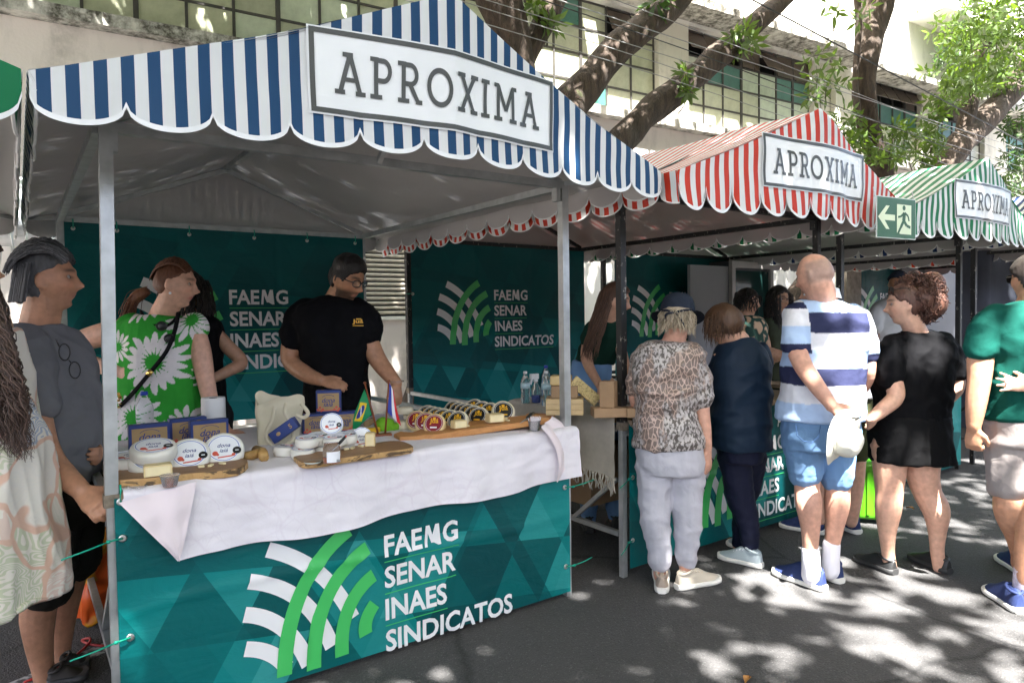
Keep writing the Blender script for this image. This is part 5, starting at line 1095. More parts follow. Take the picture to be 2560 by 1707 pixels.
class Fig:
    def __init__(s, label, base, d, skin, group='people at the market', vox=.0068):
        s.d = d; s.o = wempty('person', base, label, 'person', group); s.mb = MB(); s.skin = np.array(SKIN[skin]); s.vox = vox; pp = proj(np.array(base)+ZV); s.mid = (pp[0], pp[1]); s.heads = []; s.off = np.array(base, float)
    dx = 0
    def X(s, x, y, dd=0.0): return V(x+s.dx, y, s.d+dd)
    def P(s, p): return np.array(p[0]) if isinstance(p[0], (list, tuple, np.ndarray)) else s.X(p[0], p[1], p[2])
    def rad(s, p): return p[1] if isinstance(p[0], (list, tuple, np.ndarray)) else p[3]
    def torso(s, rings, infl=0.0, k=1.0, mb=None, n=22, pw=.8):
        mb = mb or s.mb; Q = []
        for r in rings:
            y, xl, xr, th = r[:4]; dd = r[4] if len(r) > 4 else 0; c = s.X((xl+xr)/2, y, dd); Q.append([*c, ((xr-xl)/2*(s.d+dd)/FPX)*k+infl, th*k+infl])
        Q = catmull(Q, 4); vs = []
        for q in Q:
            for i in range(n):
                a = 2*PI*i/n; cx, sy = math.cos(a), math.sin(a); cx = math.copysign(abs(cx)**pw, cx); sy = math.copysign(abs(sy)**pw, sy); vs.append(q[:3]+RT*cx*q[3]+HF*sy*q[4])
        m = len(Q); fs = [(i*n+j, i*n+(j+1) % n, (i+1)*n+(j+1) % n, (i+1)*n+j) for i in range(m-1) for j in range(n)]+[tuple(range(n-1, -1, -1)), tuple((m-1)*n+j for j in range(n))]
        mb.add(vs, fs); return s
    def limb(s, pts, infl=0.0, mb=None, flat=None):
        sk = .74 if mb is None and not isinstance(pts[0][0], np.ndarray) and pts[0][1] < 900 else 1; mb = mb or s.mb; Q = catmull(np.array([[*s.P(p), (s.rad(p)+infl)*(sk if i == 0 else 1)] for i, p in enumerate(pts)]), 5); mb.tube(Q[:, :3], Q[:, 3], 14)
        for i in (0, -1): mb.ell(Q[i, :3], np.full(3, Q[i, 3]*.97), nu=12, nv=8)
        return s
    def head(s, x, y, dd, h, yaw, pitch=0, roll=0, neck=None, lips=(.42, .13, .11), stubble=0, brow=(.03, .02, .015), eyes=True, ears=True, nr=.055):
        hd = Head(s.X(x, y, dd), h, yaw, pitch, roll); hd.add(s.mb, ears); hd.lips = lips; hd.st = stubble; hd.brow = brow; s.heads.append(hd)
        if neck is not None: nb = s.X(*neck); s.mb.tube(catmull([nb-ZV*.05, nb, hd.Wp(0, -.018, -.07), hd.Wp(0, -.015, -.02)], 4), np.linspace(nr*1.25, nr*.95, 13), 14)
        hd.eyes = eyes; return hd
    def hand(s, w, d, n, sc=1.0, curl=.5, thumb=1, spread=.12, mb=None, tcurl=.3):
        mb = mb or s.mb; d = nrm(d); n = np.array(n, float); n = nrm(n-d*(n@d)); t = np.cross(d, n)*thumb; L = .09*sc; w = np.array(w)
        mb.tube([w-d*.025, w+d*L*.25, w+d*L*.7, w+d*L*1.02], np.array([.027, .034, .041, .037])*sc, 14, flat=[.8, .5, .38, .36], ref=n)
        for i, (of, ln) in enumerate(zip((.029, .0100, -.0095, -.028), (.070, .080, .074, .056))):
            p = w+d*L*.93+t*of*sc; a = curl*.45; q = [p-d*.015*sc, p]; sp = t*(1.5-i)*spread*.5
            for seg in (.45, .31, .26): v = nrm((d+sp)*math.cos(a)-n*math.sin(a)); p = p+v*ln*seg*sc; q.append(p); a += curl
            mb.tube(q, np.array([.0105, .0100, .0092, .0084, .0066])*sc, 8)
        p = w+d*L*.18+t*.020*sc; v = nrm(d*.62+t*.75-n*.25); q = [p]; p = p+v*.036*sc; q.append(p); v = nrm(v+d*tcurl-t*tcurl*.8-n*tcurl*.4); p = p+v*.032*sc; q.append(p); v = nrm(v+d*tcurl-t*tcurl*.7); p = p+v*.024*sc; q.append(p)
        mb.tube(q, np.array([.017, .0135, .0108, .0085])*sc, 8); return s
    def finish_body(s, smooth=4, tint=None):
        me = remesh(s.mb, s.vox, smooth, .45); A = mverts(me); C = np.tile(s.skin, (len(A), 1))
        nz = np.array([noise.noise(Vector(p*9.0)) for p in A])*.5; C *= (1+.10*nz)[:, None]*np.array([1, 1, 1]); C[:, 1:] *= (1-.07*nz)[:, None]
        for hd in s.heads:
            Lc = hd.L(A); inn = (np.abs(Lc[:, 0]) < .1) & (np.abs(Lc[:, 1]) < .14) & (np.abs(Lc[:, 2]) < .135); fr = inn & (Lc[:, 1] > .03)
            g = lambda x0, z0, sx, sz: np.exp(-((Lc[:, 0]-x0)/sx)**2-((Lc[:, 2]-z0)/sz)**2)*fr
            m = np.clip(g(0, -.061, .024, .0085)*1.2, 0, 1)[:, None]; C = C*(1-m*.75)+np.array(hd.lips)*m*.75
            ck = np.clip(g(.045, -.025, .022, .02)+g(-.045, -.025, .022, .02)+g(0, -.028, .013, .013), 0, 1)[:, None]*.25; C = C*(1-ck)+C*np.array([1.2, .85, .8])*ck
            if hd.brow is not None:
                for k in (-1, 1):
                    q = Lc-np.array([k*.032, 0, .030]); b = np.exp(-(q[:, 0]/.021)**4-((q[:, 2]-.004*np.cos(q[:, 0]/.02))/.0062)**2)*fr; C = C*(1-b[:, None]*.9)+np.array(hd.brow)*b[:, None]*.9
            for k in (-1, 1):
                q = Lc-np.array([k*.031, 0, .008]); b = np.exp(-(q[:, 0]/.017)**4-(q[:, 2]/.0065)**2)*fr; C = C*(1-b[:, None]*.6)  # painted shading: skin darkened round each eye
            if hd.st:
                jw = inn & (Lc[:, 1] > -.005) & (Lc[:, 2] < -.03); wj = smooth01((-.028-.35*np.abs(Lc[:, 0])*0-Lc[:, 2])/.03)*jw*smooth01((np.abs(Lc[:, 0])-.010)/.02+(Lc[:, 2] < -.072)+((Lc[:, 2] > -.054) & (Lc[:, 2] < -.040)))
                wj = wj*(1-np.clip(g(0, -.061, .022, .007)*1.3, 0, 1)); C = C*(1-wj[:, None]*hd.st)+np.array([.035, .024, .018])*wj[:, None]*hd.st
        if tint is not None: C = tint(A, C)
        setv(me, A-s.off); setcol(me, np.clip(C, 0, 1)); me.materials.append(SKINM); b = link('body', me, s.o)
        for hd in s.heads:
            if hd.eyes:
                for k in (-1, 1):
                    mb = MB(); c = hd.Wp(k*.031, .0655, .0085); mb.ell(c, np.full(3, .0125*hd.s), hd.R, 20, 14); L = hd.L(mb.v[0])-np.array([k*.031, .0655, .0085]); r = np.hypot(L[:, 0], L[:, 2])
                    mb.c[-1] = np.where((r < .0072)[:, None] & (L[:, 1] > 0)[:, None], np.array([.02, .012, .008]), np.array([.34, .29, .26])); mb.build('eye', CM('eye_surface', .15, var=.0), s.o, True, colors=True)
        return b
    def garment(s, name, mb, mat, vox=.008, smooth=5, wr=.006, sc=(9, 9, 5), seed=0.0, colf=None, fold=('shirt', .012)):
        if any(k in name for k in ('trouser', 'legging', 'shorts', 'jeans')): fold = ('legs', .006)
        if 'sock' in name: fold = None
        if 'dress' in name: fold = ('hang', .010)
        me = remesh(mb, vox, smooth, .5)
        if wr: wrinkle(me, wr*1.25, sc, seed+s.off[0]*3); wrinkle(me, wr*.45, np.array(sc)*np.array([2.3, 2.3, 2.0]), seed+7)
        if fold: folds(me, s.X(*s.mid), fold[1], fold[0], seed)
        A = mverts(me)
        if colf is not None: setcol(me, colf(A))
        setv(me, A-s.off); me.materials.append(mat); return link(name, me, s.o)
    def mesh(s, name, mb, mat, smooth=True, colors=False): return mb.build(name, mat, s.o, smooth, colors=colors)
    def hair(s, name, hd, mat, thick, strands=None, blobs=(), **kw):
        mb = MB(); mb.add(cap(hd, thick, **kw), SF)
        for b in blobs: mb.ell(hd.Wp(*b[0]), np.array(b[1])*hd.s, hd.R, 14, 10)
        if strands is not None: strands(mb)
        if not isinstance(mat, tuple): return s.mesh(name, mb, mat)
        a, b = np.array(mat[0]), np.array(mat[1]); rr = np.random.default_rng(len(mb.c))
        for i in range(len(mb.c)): k = .35 if i == 0 else rr.random()**1.3; mb.c[i] = np.tile(a+(b-a)*k, (len(mb.c[i]), 1))
        return s.mesh(name, mb, HAIRM, colors=True)
    def shoe(s, heel, toe, up, sole, w=.047, h=.105, lace=None, name='shoe'):
        heel = np.array(heel); toe = np.array(toe); ax = toe-heel; L = np.linalg.norm(ax); ax /= L; sd = np.cross(ax, ZV)
        ts = [0, .04, .12, .25, .38, .5, .65, .8, .92, .98, 1.0]; W0 = [.42, .68, .78, .78, .78, .84, .97, 1.0, .84, .55, .25]; T0 = [.86, .98, 1.02, .94, 1.06, 1.0, .76, .58, .48, .40, .30]; S0_ = [.30, .30, .29, .27, .25, .24, .23, .23, .25, .29, .32]
        def prof(u, tab): return float(np.interp(u, ts, tab))
        def up_f(a, u): x = prof(u, W0)*w; t = prof(u, T0)*h*1.12; z0 = .018; g = 2*PI*a; return heel+ax*L*(.01+.98*u)+sd*x*math.cos(g)*(1-.25*max(0, math.sin(g)))+ZV*(z0+((t-z0)*math.sin(g) if math.sin(g) > 0 else .008*math.sin(g)))
        e = empty(name, heel-s.off*1.0); e.parent = s.o; e['_w'] = 1
        def capped(fn): m_ = MB().grid(fn, 20, 26); m_.f += [tuple(range(20)), tuple(range(26*21+19, 26*21-1, -1))]; m_.m += [0, 0]; return m_
        capped(up_f).build('upper', up, e, auto=60)
        def so_f(a, u): x = prof(u, W0)*w*1.09+.002; g = 2*PI*a; return heel+ax*L*(-.012+1.026*u)+sd*x*math.copysign(abs(math.cos(g))**.5, math.cos(g))+ZV*(.017+.016*math.copysign(abs(math.sin(g))**.5, math.sin(g))+(.012*max(0, u-.75)*4*.35))
        capped(so_f).build('sole', sole, e, auto=60)
        cl = MB(); cl.tube([heel+ax*L*(.20+.155*math.cos(a))+sd*w*.62*math.sin(a)+ZV*(h*1.06+.010*math.cos(a)) for a in np.linspace(0, 2*PI, 17)], .0075, 6, cap=False); cl.build('collar', up, e, True)
        if lace:
            mb = MB()
            for k in range(4): u = .40+.07*k; t = prof(u, T0)*h+.002; q = heel+ax*L*u+ZV*t; mb.tube([q-sd*.022-ZV*.008, q+ZV*.002, q+sd*.022-ZV*.008], .003, 5)
            mb.build('laces', lace, e, True)
        return e
    def legs_hidden(s, c, w=.09, r=.075, mat=None, name='trousers', hip=.92):
        mb = MB(); c = np.array([c[0], c[1], 0.0])
        for k in (-1, 1): o_ = HR*k*w; s.limb([(c+o_+ZV*hip, r*1.25), (c+o_+ZV*.5, r), (c+o_+ZV*.1, r*.7)], mb=mb); s.mb.tube([c+o_+ZV*.9, c+o_+ZV*.5, c+o_+ZV*.06], [r*.9, r*.75, r*.5], 10); s.shoe(c+o_-HF*.07, c+o_+HF*.17, MAT('black_shoe', (.02, .02, .02), .5), MAT('black_sole', (.03, .03, .03), .6))
        s.mb.ell(c+ZV*.95, (.15, .12, .14)); mb.ell(c+ZV*.93, (.17, .13, .15)); return s.garment(name, mb, mat or fabric('dark_trousers', (.02, .02, .022)))

def strandfan(hd, n, length, r, seed, region, wave=.01, wl=.05, gravity=None, out=.02, jitter=.01, end=None):
    rr = np.random.default_rng(seed)
    def f(mb):
        for _ in range(n):
            p = region(rr); q = hd.Wp(*p); d = nrm(q-hd.c); pts = [q-d*.01]; L = length*rr.uniform(.75, 1.1); m = 14; ph = rr.uniform(0, 6); side = nrm(np.cross(d, ZV)+1e-6); pos = q+d*out*rr.uniform(0, 1)
            for k in range(m):
                t = k/(m-1); g = gravity(t, p, rr) if gravity else np.array([0, 0, -1.0]); pos = pos+g*L/m+d*out*.12*(1-t); pts.append(pos+side*wave*math.sin(ph+t*L/wl*6.28)*min(1, t*3)+d*wave*.7*math.cos(ph+t*L/wl*6.28)*min(1, t*3))
            mb.tube(pts, np.interp(np.linspace(0, 1, len(pts)), [0, .3, .8, 1], [r, r, r*.8, r*.15]), 4, cap=False)
    return f
def glasses(fig, hd, m, rx=.027, rz=.019, name='glasses', z=.006, lens=None, thick=.0022, pushed=False):
    g = empty(name, (0, 0, 0)); g.parent = fig.o; g.location = tuple(hd.c-fig.off); g['_w'] = 1; mb = MB(); Y = .098
    if pushed: z, Y = .088, .075
    for k in (-1, 1):
        P = [hd.Wp(k*.033+rx*math.copysign(abs(math.cos(a))**.8, math.cos(a)), Y-.012*abs(k*.033+rx*math.cos(a))/.06, z+rz*math.copysign(abs(math.sin(a))**.8, math.sin(a))) for a in np.linspace(0, 2*PI, 21)]
        mb.tube(P, thick*hd.s, 6)
        if lens is not None: MB().add([hd.Wp(k*.033, Y-.006, z)]+P[:-1], [(0, 1+i, 1+(i+1) % 20) for i in range(20)]).build('lens', lens, g)
        mb.tube([hd.Wp(k*.060, Y-.012, z+.006), hd.Wp(k*.074, .06, z+.006), hd.Wp(k*.082, .0, z+.008), hd.Wp(k*.083, -.02, z-.004)], thick*hd.s, 6)
    mb.tube([hd.Wp(-.007, Y, z+.004), hd.Wp(0, Y+.003, z+.008), hd.Wp(.007, Y, z+.004)], thick*hd.s, 6); mb.build('frame', m, g, True); return g
BLKF = fabric('black_cotton', (.0045, .0045, .0055), .85); BLKS = MAT('black_shoe', (.02, .02, .02), .5); BLKSO = MAT('black_sole', (.03, .03, .03), .6); WSOLE = MAT('white_sole', (.72, .70, .64), .6, var=.08)
NAVYS = MAT('navy_knit', (.015, .03, .11), .8, var=.2, vscale=60, bump=.4, bscale=250, bdist=.001)
# ------------------------------------------------------------ bald man in the striped polo
base = onz(2040, 1460); f = Fig('bald man seen from behind in striped blue polo and denim shorts', base, 3.73, 'pink')
tor = [(752, 2010, 2098, .07), (764, 1985, 2128, .10), (785, 1968, 2156, .125), (850, 1968, 2160, .15), (900, 1966, 2154, .155), (960, 1961, 2149, .16), (1010, 1955, 2148, .16), (1046, 1949, 2149, .155)]
f.torso(tor[:], k=.86); f.torso([(1030, 1975, 2125, .12), (1075, 1975, 2125, .11), (1100, 1995, 2105, .09)])
hd = f.head(2036, 690, -.03, .238, 92, -12, 0, neck=(2058, 765, .0), eyes=False, brow=None, nr=.068)
s1, s2 = (1990, 785, -.05), (2148, 790, .05)
la = [(1990, 790, -.03, .062), (1990, 850, -.07, .056), (2002, 902, -.12, .050), (2035, 955, -.20, .044), (2078, 1012, -.24, .032)]
f.limb(la); f.hand(f.X(2082, 1017, -.24), f.X(2132, 1034, -.26)-f.X(2082, 1017, -.24), -HF*.9+ZV*.45, 1.06, .75, 1, tcurl=.12)
ra = [(2148, 795, .05, .062), (2162, 870, .06, .052), (2166, 940, .08, .044), (2140, 985, .22, .036), (2110, 1000, .3, .03)]; f.limb(ra); f.hand(f.X(2108, 1000, .31), HF*.6-HR*.5, ZV, 1, .6, -1)
ll = [(2006, 1120, 0, .088), (2017, 1185, 0, .070), (2018, 1225, -.01, .066), (2022, 1262, -.03, .068), (2026, 1320, -.03, .050), (2026, 1380, -.02, .040), (2030, 1440, 0, .042)]
rl_ = [(2088, 1120, .02, .088), (2094, 1185, .03, .070), (2093, 1225, .03, .066), (2092, 1262, .03, .067), (2086, 1320, .04, .048), (2078, 1375, .05, .039), (2074, 1425, .06, .04)]
f.limb(ll); f.limb(rl_)
def hairyscalp(A, C):
    L = hd.L(A); m = (np.abs(L[:, 0]) < .1) & (np.abs(L[:, 2]) < .13) & (L[:, 1] < .03) & (L[:, 1] > -.13); k = smooth01((L[:, 2]+.06)/.03)*smooth01((.085-L[:, 2]-.0*L[:, 1])/.03)*smooth01((.02-L[:, 1])/.03)*m
    k = k*(np.abs(L[:, 0]) > -1); return C*(1-.5*k[:, None])+np.array([.22, .19, .17])*.5*k[:, None]
f.finish_body(tint=hairyscalp)
mb = MB(); f.torso(tor, .007, mb=mb); f.limb([(2005, 778, -.02, .055), (1996, 800, -.03, .074), (1990, 840, -.05, .074), (1987, 866, -.07, .078)], mb=mb); f.limb([(2130, 780, .03, .055), (2146, 805, .05, .074), (2158, 850, .06, .070), (2163, 884, .065, .068)], mb=mb)
zy = lambda y: f.X(2050, y, 0)[2]
WH, LB, NV = np.array([.70, .70, .74]), np.array([.42, .55, .76]), np.array([.028, .032, .075])
def polo(A):
    u = (A-f.X(2050, 900, 0)) @ HR; z = A[:, 2]+(A-f.X(2050, 900, 0)) @ HR*.02; C = np.tile(WH, (len(A), 1))
    for a, b, c in ((746, 781, LB), (781, 831, NV), (872, 916, LB), (916, 958, NV), (1002, 1060, LB)): C[(z < zy(a)) & (z > zy(b))] = c
    sl = (u < -.105) & (z > zy(880)); zs = z[sl]; Cs = np.tile(WH, (sl.sum(), 1))
    for a, b, c in ((756, 772, NV), (815, 858, LB), (858, 900, NV)): Cs[(zs < zy(a)) & (zs > zy(b))] = c
    C[sl] = Cs; sr = (u > .225) & (z > zy(905)); zs = z[sr]; Cs = np.tile(LB, (sr.sum(), 1)); Cs[zs < zy(884)] = NV; Cs[zs > zy(830)] = WH; C[sr] = Cs
    return C
f.garment('polo_shirt', mb, FABC, .0065, 4, .007, (5, 5, 7), 1, polo)
mb = MB(); q = [(2010+95*k/12, 728-8*math.sin(PI*k/12)) for k in range(13)]
col = MB(); NB = 20
ctr = f.X(2056, 742, .0)
def collar(u, v): a = 2*PI*u; return ctr+RT*(.085+.012*v)*math.cos(a)+HF*(.072+.015*v)*math.sin(a)+ZV*(.052-.052*v+.012*math.sin(a)*0-.01*math.cos(a))
f.mesh('collar', MB().grid(collar, 28, 5), fabric('white_pique', (.72, .72, .75), .85, .2))
DEN = N('denim_blue'); fz_ = DEN.noise(5, 5, DEN.mapping((1, 1, .6)), .6); DEN.bump(DEN.math('ADD', DEN.noise(9, 4, dist=.8), DEN.math('MULTIPLY', DEN.noise(400, 1), .1)), .5, .018); DEN = DEN.fin(DEN.mix(fz_, (.075, .17, .33), (.20, .34, .54)), .9)
mb = MB(); f.torso([(1035, 1962, 2138, .15), (1080, 1958, 2142, .155), (1120, 1962, 2138, .15)], mb=mb); f.limb([(2005, 1100, 0, .10), (2011, 1150, 0, .098), (2012, 1180, 0, .094)], mb=mb); f.limb([(2090, 1100, .02, .10), (2090, 1160, .03, .096), (2091, 1192, .03, .092)], mb=mb); f.garment('denim_shorts', mb, DEN, .007, 4, .007, (7, 7, 7), 4)
pk = MB(); pk.tube([f.X(x, y, -.176) for x, y in ((1990, 1062), (1992, 1088), (2008, 1102), (2030, 1106), (2046, 1092), (2052, 1062))], .0022, 5); f.mesh('pocket_stitching', pk, MAT('dark_denim_thread', (.03, .08, .2), .9))
for (a, b, dd) in (((2026, 1372), (2029, 1440), -.02), ((2079, 1358), (2074, 1425), .05)):
    mb = MB(); f.limb([(a[0], a[1], dd, .047), ((a[0]+b[0])/2, (a[1]+b[1])/2, dd, .048), (b[0], b[1], dd+.02, .053)], mb=mb); f.garment('white_sock', mb, MAT('white_sock_knit', (.74, .72, .76), .95, bump=.6, bscale=140, bdist=.002, stretch=(1, 1, .15)), .006, 3, 0)
f.shoe(onz(2062, 1478), onz(1936, 1432), NAVYS, WSOLE, .05, .105, MAT('navy_lace', (.02, .035, .1), .8)); f.shoe(onz(2104, 1459), onz(2010, 1420), NAVYS, WSOLE, .05, .105)
# the hat in his hand
hc = f.X(2119, 1102, -.31); hat = wempty('sun_hat', hc, 'cream bucket hat held behind the back of the bald man', 'hat'); HATM = fabric('cream_cotton', (.66, .64, .55), .9, .5, 30); ax = nrm(-HF*.80+HR*.50-ZV*.30); R_ = basis(ax)
def hatf(u, v):
    a = 2*PI*u
    if v < .35: t = v/.35; r, z = .150-.065*t, .0+.02*t+.018*math.sin(2*a+.5)*(1-t)
    else: t = (v-.35)/.65; r, z = .085*math.cos(t*PI/2)**.55+.001, .02+.085*math.sin(t*PI/2)
    r *= 1+.05*noise.noise(Vector((math.cos(a)*2, math.sin(a)*2, v*3))); return hc+R_ @ np.array([r*math.cos(a)*.82, r*math.sin(a), z-.04])
MB().grid(hatf, 48, 26).build('cloth', HATM, hat, True); MB().tube([hc+R_ @ np.array([.088*.84*math.cos(a), .088*math.sin(a), -.018]) for a in np.linspace(0, 2*PI, 30)], .004, 5).build('band', HATM, hat, True)
MB().tube(catmull([f.X(2130, 1043, -.3), f.X(2140, 1046, -.33), f.X(2152, 1042, -.31), f.X(2138, 1050, -.31)], 4), .0035, 5).build('cord', MAT('cable_black', (0, 0, 0)), hat, True)

# ------------------------------------------------------------ curly-haired woman in black
base = onz(2250, 1430); f = Fig('woman in black t-shirt and shorts with short curly hair', base, 3.94, 'fair')
tor = [(832, 2262, 2332, .06), (846, 2225, 2362, .09), (870, 2208, 2378, .115), (910, 2196, 2376, .13), (955, 2186, 2368, .14), (1000, 2194, 2362, .145), (1044, 2184, 2361, .15)]
f.torso(tor, k=.86); f.torso([(1020, 2204, 2342, .12), (1090, 2200, 2348, .13), (1120, 2206, 2344, .12)])
hd = f.head(2262, 762, -.02, .228, 124, -4, 0, neck=(2292, 838, 0), lips=(.40, .14, .12), brow=(.05, .03, .025))
f.limb([(2230, 868, -.08, .056), (2226, 930, -.11, .052), (2240, 988, -.13, .046), (2208, 1022, -.16, .040), (2178, 1046, -.16, .030)]); f.hand(f.X(2176, 1048, -.16), f.X(2190, 1088, .02)-f.X(2176, 1046, -.16), -HF, .92, .7, -1)
f.limb([(2362, 862, .0, .056), (2382, 920, 0, .05), (2390, 965, -.01, .046), (2368, 995, -.02, .040), (2340, 1020, .02, .03)])
f.limb([(2224, 1110, -.02, .105), (2224, 1175, -.02, .088), (2223, 1230, -.02, .074), (2220, 1275, -.03, .070), (2218, 1330, -.02, .048), (2220, 1378, 0, .036), (2225, 1420, .01, .038)])
f.limb([(2310, 1110, 0, .110), (2305, 1175, 0, .092), (2318, 1230, 0, .076), (2340, 1275, -.02, .073), (2343, 1330, 0, .048), (2343, 1378, .0, .037), (2350, 1420, .01, .038)])
f.finish_body()
mb = MB(); f.torso(tor, .007, mb=mb); f.limb([(2238, 858, -.04, .06), (2230, 890, -.09, .072), (2228, 945, -.11, .070)], mb=mb); f.limb([(2352, 855, 0, .06), (2374, 895, 0, .066), (2386, 930, 0, .062)], mb=mb); f.garment('black_t_shirt', mb, BLKF, .0075, 5, .010, (8, 8, 6), 2)
mb = MB(); f.torso([(1036, 2187, 2359, .155), (1085, 2182, 2368, .165), (1120, 2182, 2372, .16), (1152, 2182, 2378, .155)], .008, mb=mb); f.garment('black_shorts', mb, fabric('black_twill', (.006, .006, .0065), .8), .008, 5, .006, (9, 9, 4), 3)
curl_c = f.X(2296, 745, .0)
def curls(mb):
    rr = np.random.default_rng(3)
    for _ in range(900):
        v = rr.normal(0, 1, 3); v /= np.linalg.norm(v); a = v @ HR; 
        if (v @ -HR) > .55 and v[2] < .25: continue
        c = curl_c+(HR*(v@HR)*.135+HF*(v@HF)*.125+ZV*v[2]*.145)*rr.uniform(.72, 1.04); ax_ = nrm(rr.normal(0, 1, 3)+v*.4); b = nrm(np.cross(ax_, rr.normal(0, 1, 3))); b2 = np.cross(ax_, b); r0 = rr.uniform(.009, .016); L = rr.uniform(.03, .06); q = []
        for k in range(12): t = k/11; q.append(c+ax_*L*(t-.5)+(b*math.cos(t*11)+b2*math.sin(t*11))*r0)
        mb.tube(q, .0026, 3, cap=False)
    for _ in range(10): v = rr.normal(0, .6, 3); mb.ell(curl_c+(HR*.055*v[0]+HF*.05*v[1]+ZV*.055*v[2])+HR*.01, (.075, .075, .08), nu=12, nv=8)
CURL = hairmat('auburn_curls', (.045, .018, .012), (.16, .07, .045), (40, 40, 40)); f.hair('curly_hair', hd, CURL, .012, curls)
glasses(f, hd, LBK, name='sunglasses', lens=LBK, pushed=True, rx=.03, rz=.022)
f.mesh('cord_necklace', MB().tube([f.X(2250+45*(1+math.cos(a)), 832+10*math.sin(a), -.0-.06*math.sin(a)) for a in np.linspace(0, 2*PI, 24)], .0025, 5), LBK)
f.shoe(onz(2238, 1437), onz(2141, 1398), BLKS, BLKSO, .046, .08); f.shoe(onz(2374, 1435), onz(2276, 1394), BLKS, BLKSO, .046, .08)

# ------------------------------------------------------------ woman in the snakeskin blouse and hat
base = onz(1690, 1465); f = Fig('older woman from behind in snakeskin print blouse, grey trousers and navy hat', base, 3.79, 'pink')
tor = [(850, 1642, 1712, .06), (866, 1608, 1744, .085), (890, 1588, 1760, .115), (940, 1584, 1754, .13), (990, 1590, 1742, .135), (1027, 1594, 1734, .135), (1070, 1590, 1746, .145), (1116, 1588, 1758, .15)]
f.torso(tor, k=.86); hd = f.head(1694, 800, .0, .222, 36, -16, 0, neck=(1683, 858, 0), eyes=False, brow=None)
f.limb([(1744, 890, 0, .05), (1754, 960, -.02, .045), (1756, 1022, -.03, .040), (1762, 1075, -.04, .036), (1768, 1122, -.04, .027)]); f.hand(f.X(1769, 1126, -.04), f.X(1770, 1185, -.03)-f.X(1768, 1122, -.04), HR*.6-HF*.6, .95, .35, 1)
f.limb([(1600, 895, .02, .05), (1590, 960, .05, .044), (1592, 1005, .08, .04), (1610, 1030, .22, .033)])
f.limb([(1640, 1140, 0, .07), (1640, 1280, 0, .05), (1648, 1380, 0, .045), (1652, 1440, 0, .04)]); f.limb([(1715, 1140, 0, .07), (1716, 1280, 0, .05), (1715, 1380, 0, .045), (1718, 1440, 0, .04)])
f.finish_body()
n = N('snakeskin_print'); o_ = n.obj(); st = n.mapping((1, 1, .55)); big = n.noise(5.2, 3, n.mapping((1, 1, .35)), .5, .8); cell = n.vor(46, 'DISTANCE_TO_EDGE', n.mix(.05, st, n.noise(9, 2, color=True))); sp = n.vor(120); band = n.ramp(big, [(.51, 0.0), (.57, 1.0)])
scl = n.mix(n.ramp(cell, [(.05, 0.0), (.09, 1.0)]), (.50, .36, .29), n.mix(n.noise(30, 3), (.11, .075, .06), (.22, .165, .14))); spk = n.mix(n.ramp(n.noise(75, 2, n.mapping((1, 1, .6))), [(.46, 0.0), (.56, 1.0)]), (.46, .42, .40), (.09, .075, .065))
n.bump(n.noise(7, 4, n.mapping((.5, .5, 2.2)), dist=.6), .5, .02); SNAKE = n.fin(n.mix(band, spk, scl), .45)
mb = MB(); f.torso(tor, .007, mb=mb); f.limb([(1730, 880, 0, .055), (1746, 920, -.01, .062), (1752, 965, -.02, .062), (1754, 1002, -.025, .064)], mb=mb); f.limb([(1612, 885, .01, .055), (1598, 920, .03, .058), (1592, 968, .05, .056)], mb=mb)
def belly(me): pass
o = f.garment('snakeskin_blouse', mb, SNAKE, .0075, 4, .012, (4, 4, 11), 5)
mb = MB(); f.torso([(1100, 1592, 1756, .15), (1150, 1592, 1758, .15), (1180, 1600, 1752, .14)], mb=mb)
f.limb([(1636, 1150, 0, .105), (1637, 1240, 0, .092), (1638, 1300, -.01, .080), (1648, 1360, 0, .066), (1649, 1402, 0, .062)], mb=mb); f.limb([(1716, 1150, 0, .105), (1717, 1240, 0, .092), (1719, 1300, 0, .080), (1716, 1360, 0, .066), (1716, 1398, 0, .058)], mb=mb)
f.garment('grey_trousers', mb, fabric('light_grey_cotton', (.47, .46, .50), .85, .55, 22), .0075, 4, .006, (7, 7, 9), 7)
HNV = fabric('navy_hat_cloth', (.022, .028, .042), .9); hb = MB()
def crown(u, v): a = 2*PI*u; r = .102*math.cos(v*PI/2)**.5; return hd.Wp(r*math.cos(a)*.98*(1+.04*math.sin(6*a)*v), r*math.sin(a)*1.1-.005, .045+.11*math.sin(v*PI/2)+.006*noise.noise(Vector((a*2, v*4, 0))))
hb.grid(crown, 40, 12)
def brim(u, v): a = PI*(-.15+1.3*u); r = .098+.055*v; return hd.Wp(r*math.cos(a), r*math.sin(a)*1.1-.005, .048-.03*v-.015*v*math.sin(a))
hb.grid(brim, 36, 5); hb.grid(lambda u, v: brim(u, v*.98)-ZV*.003, 36, 5)
for s_ in (-1, 1): hb.tube(catmull([hd.Wp(s_*.1, -.02, .045), hd.Wp(s_*.06, -.105, .03), hd.Wp(0, -.125, .012)], 5), [.02]*11, 8, flat=.3)
hb.tube(catmull([hd.Wp(0, -.125, .012), hd.Wp(.035, -.125, -.035), hd.Wp(.055, -.11, -.085)], 4), [.012, .016, .016, .014, .014, .014, .012, .01, .004], 8, flat=.3); hb.tube(catmull([hd.Wp(0, -.125, .012), hd.Wp(-.05, -.13, .0), hd.Wp(-.06, -.125, -.03)], 4), [.012, .022, .026, .024, .02, .02, .016, .01, .004], 8, flat=.3)
f.mesh('navy_sun_hat', hb, HNV)
BL = hairmat('ash_blond_hair', (.30, .23, .15), (.52, .44, .33)); lin_ = ([-.11, -.05, -.01, .03, .11], [-.088, -.08, -.055, -.02, .06])
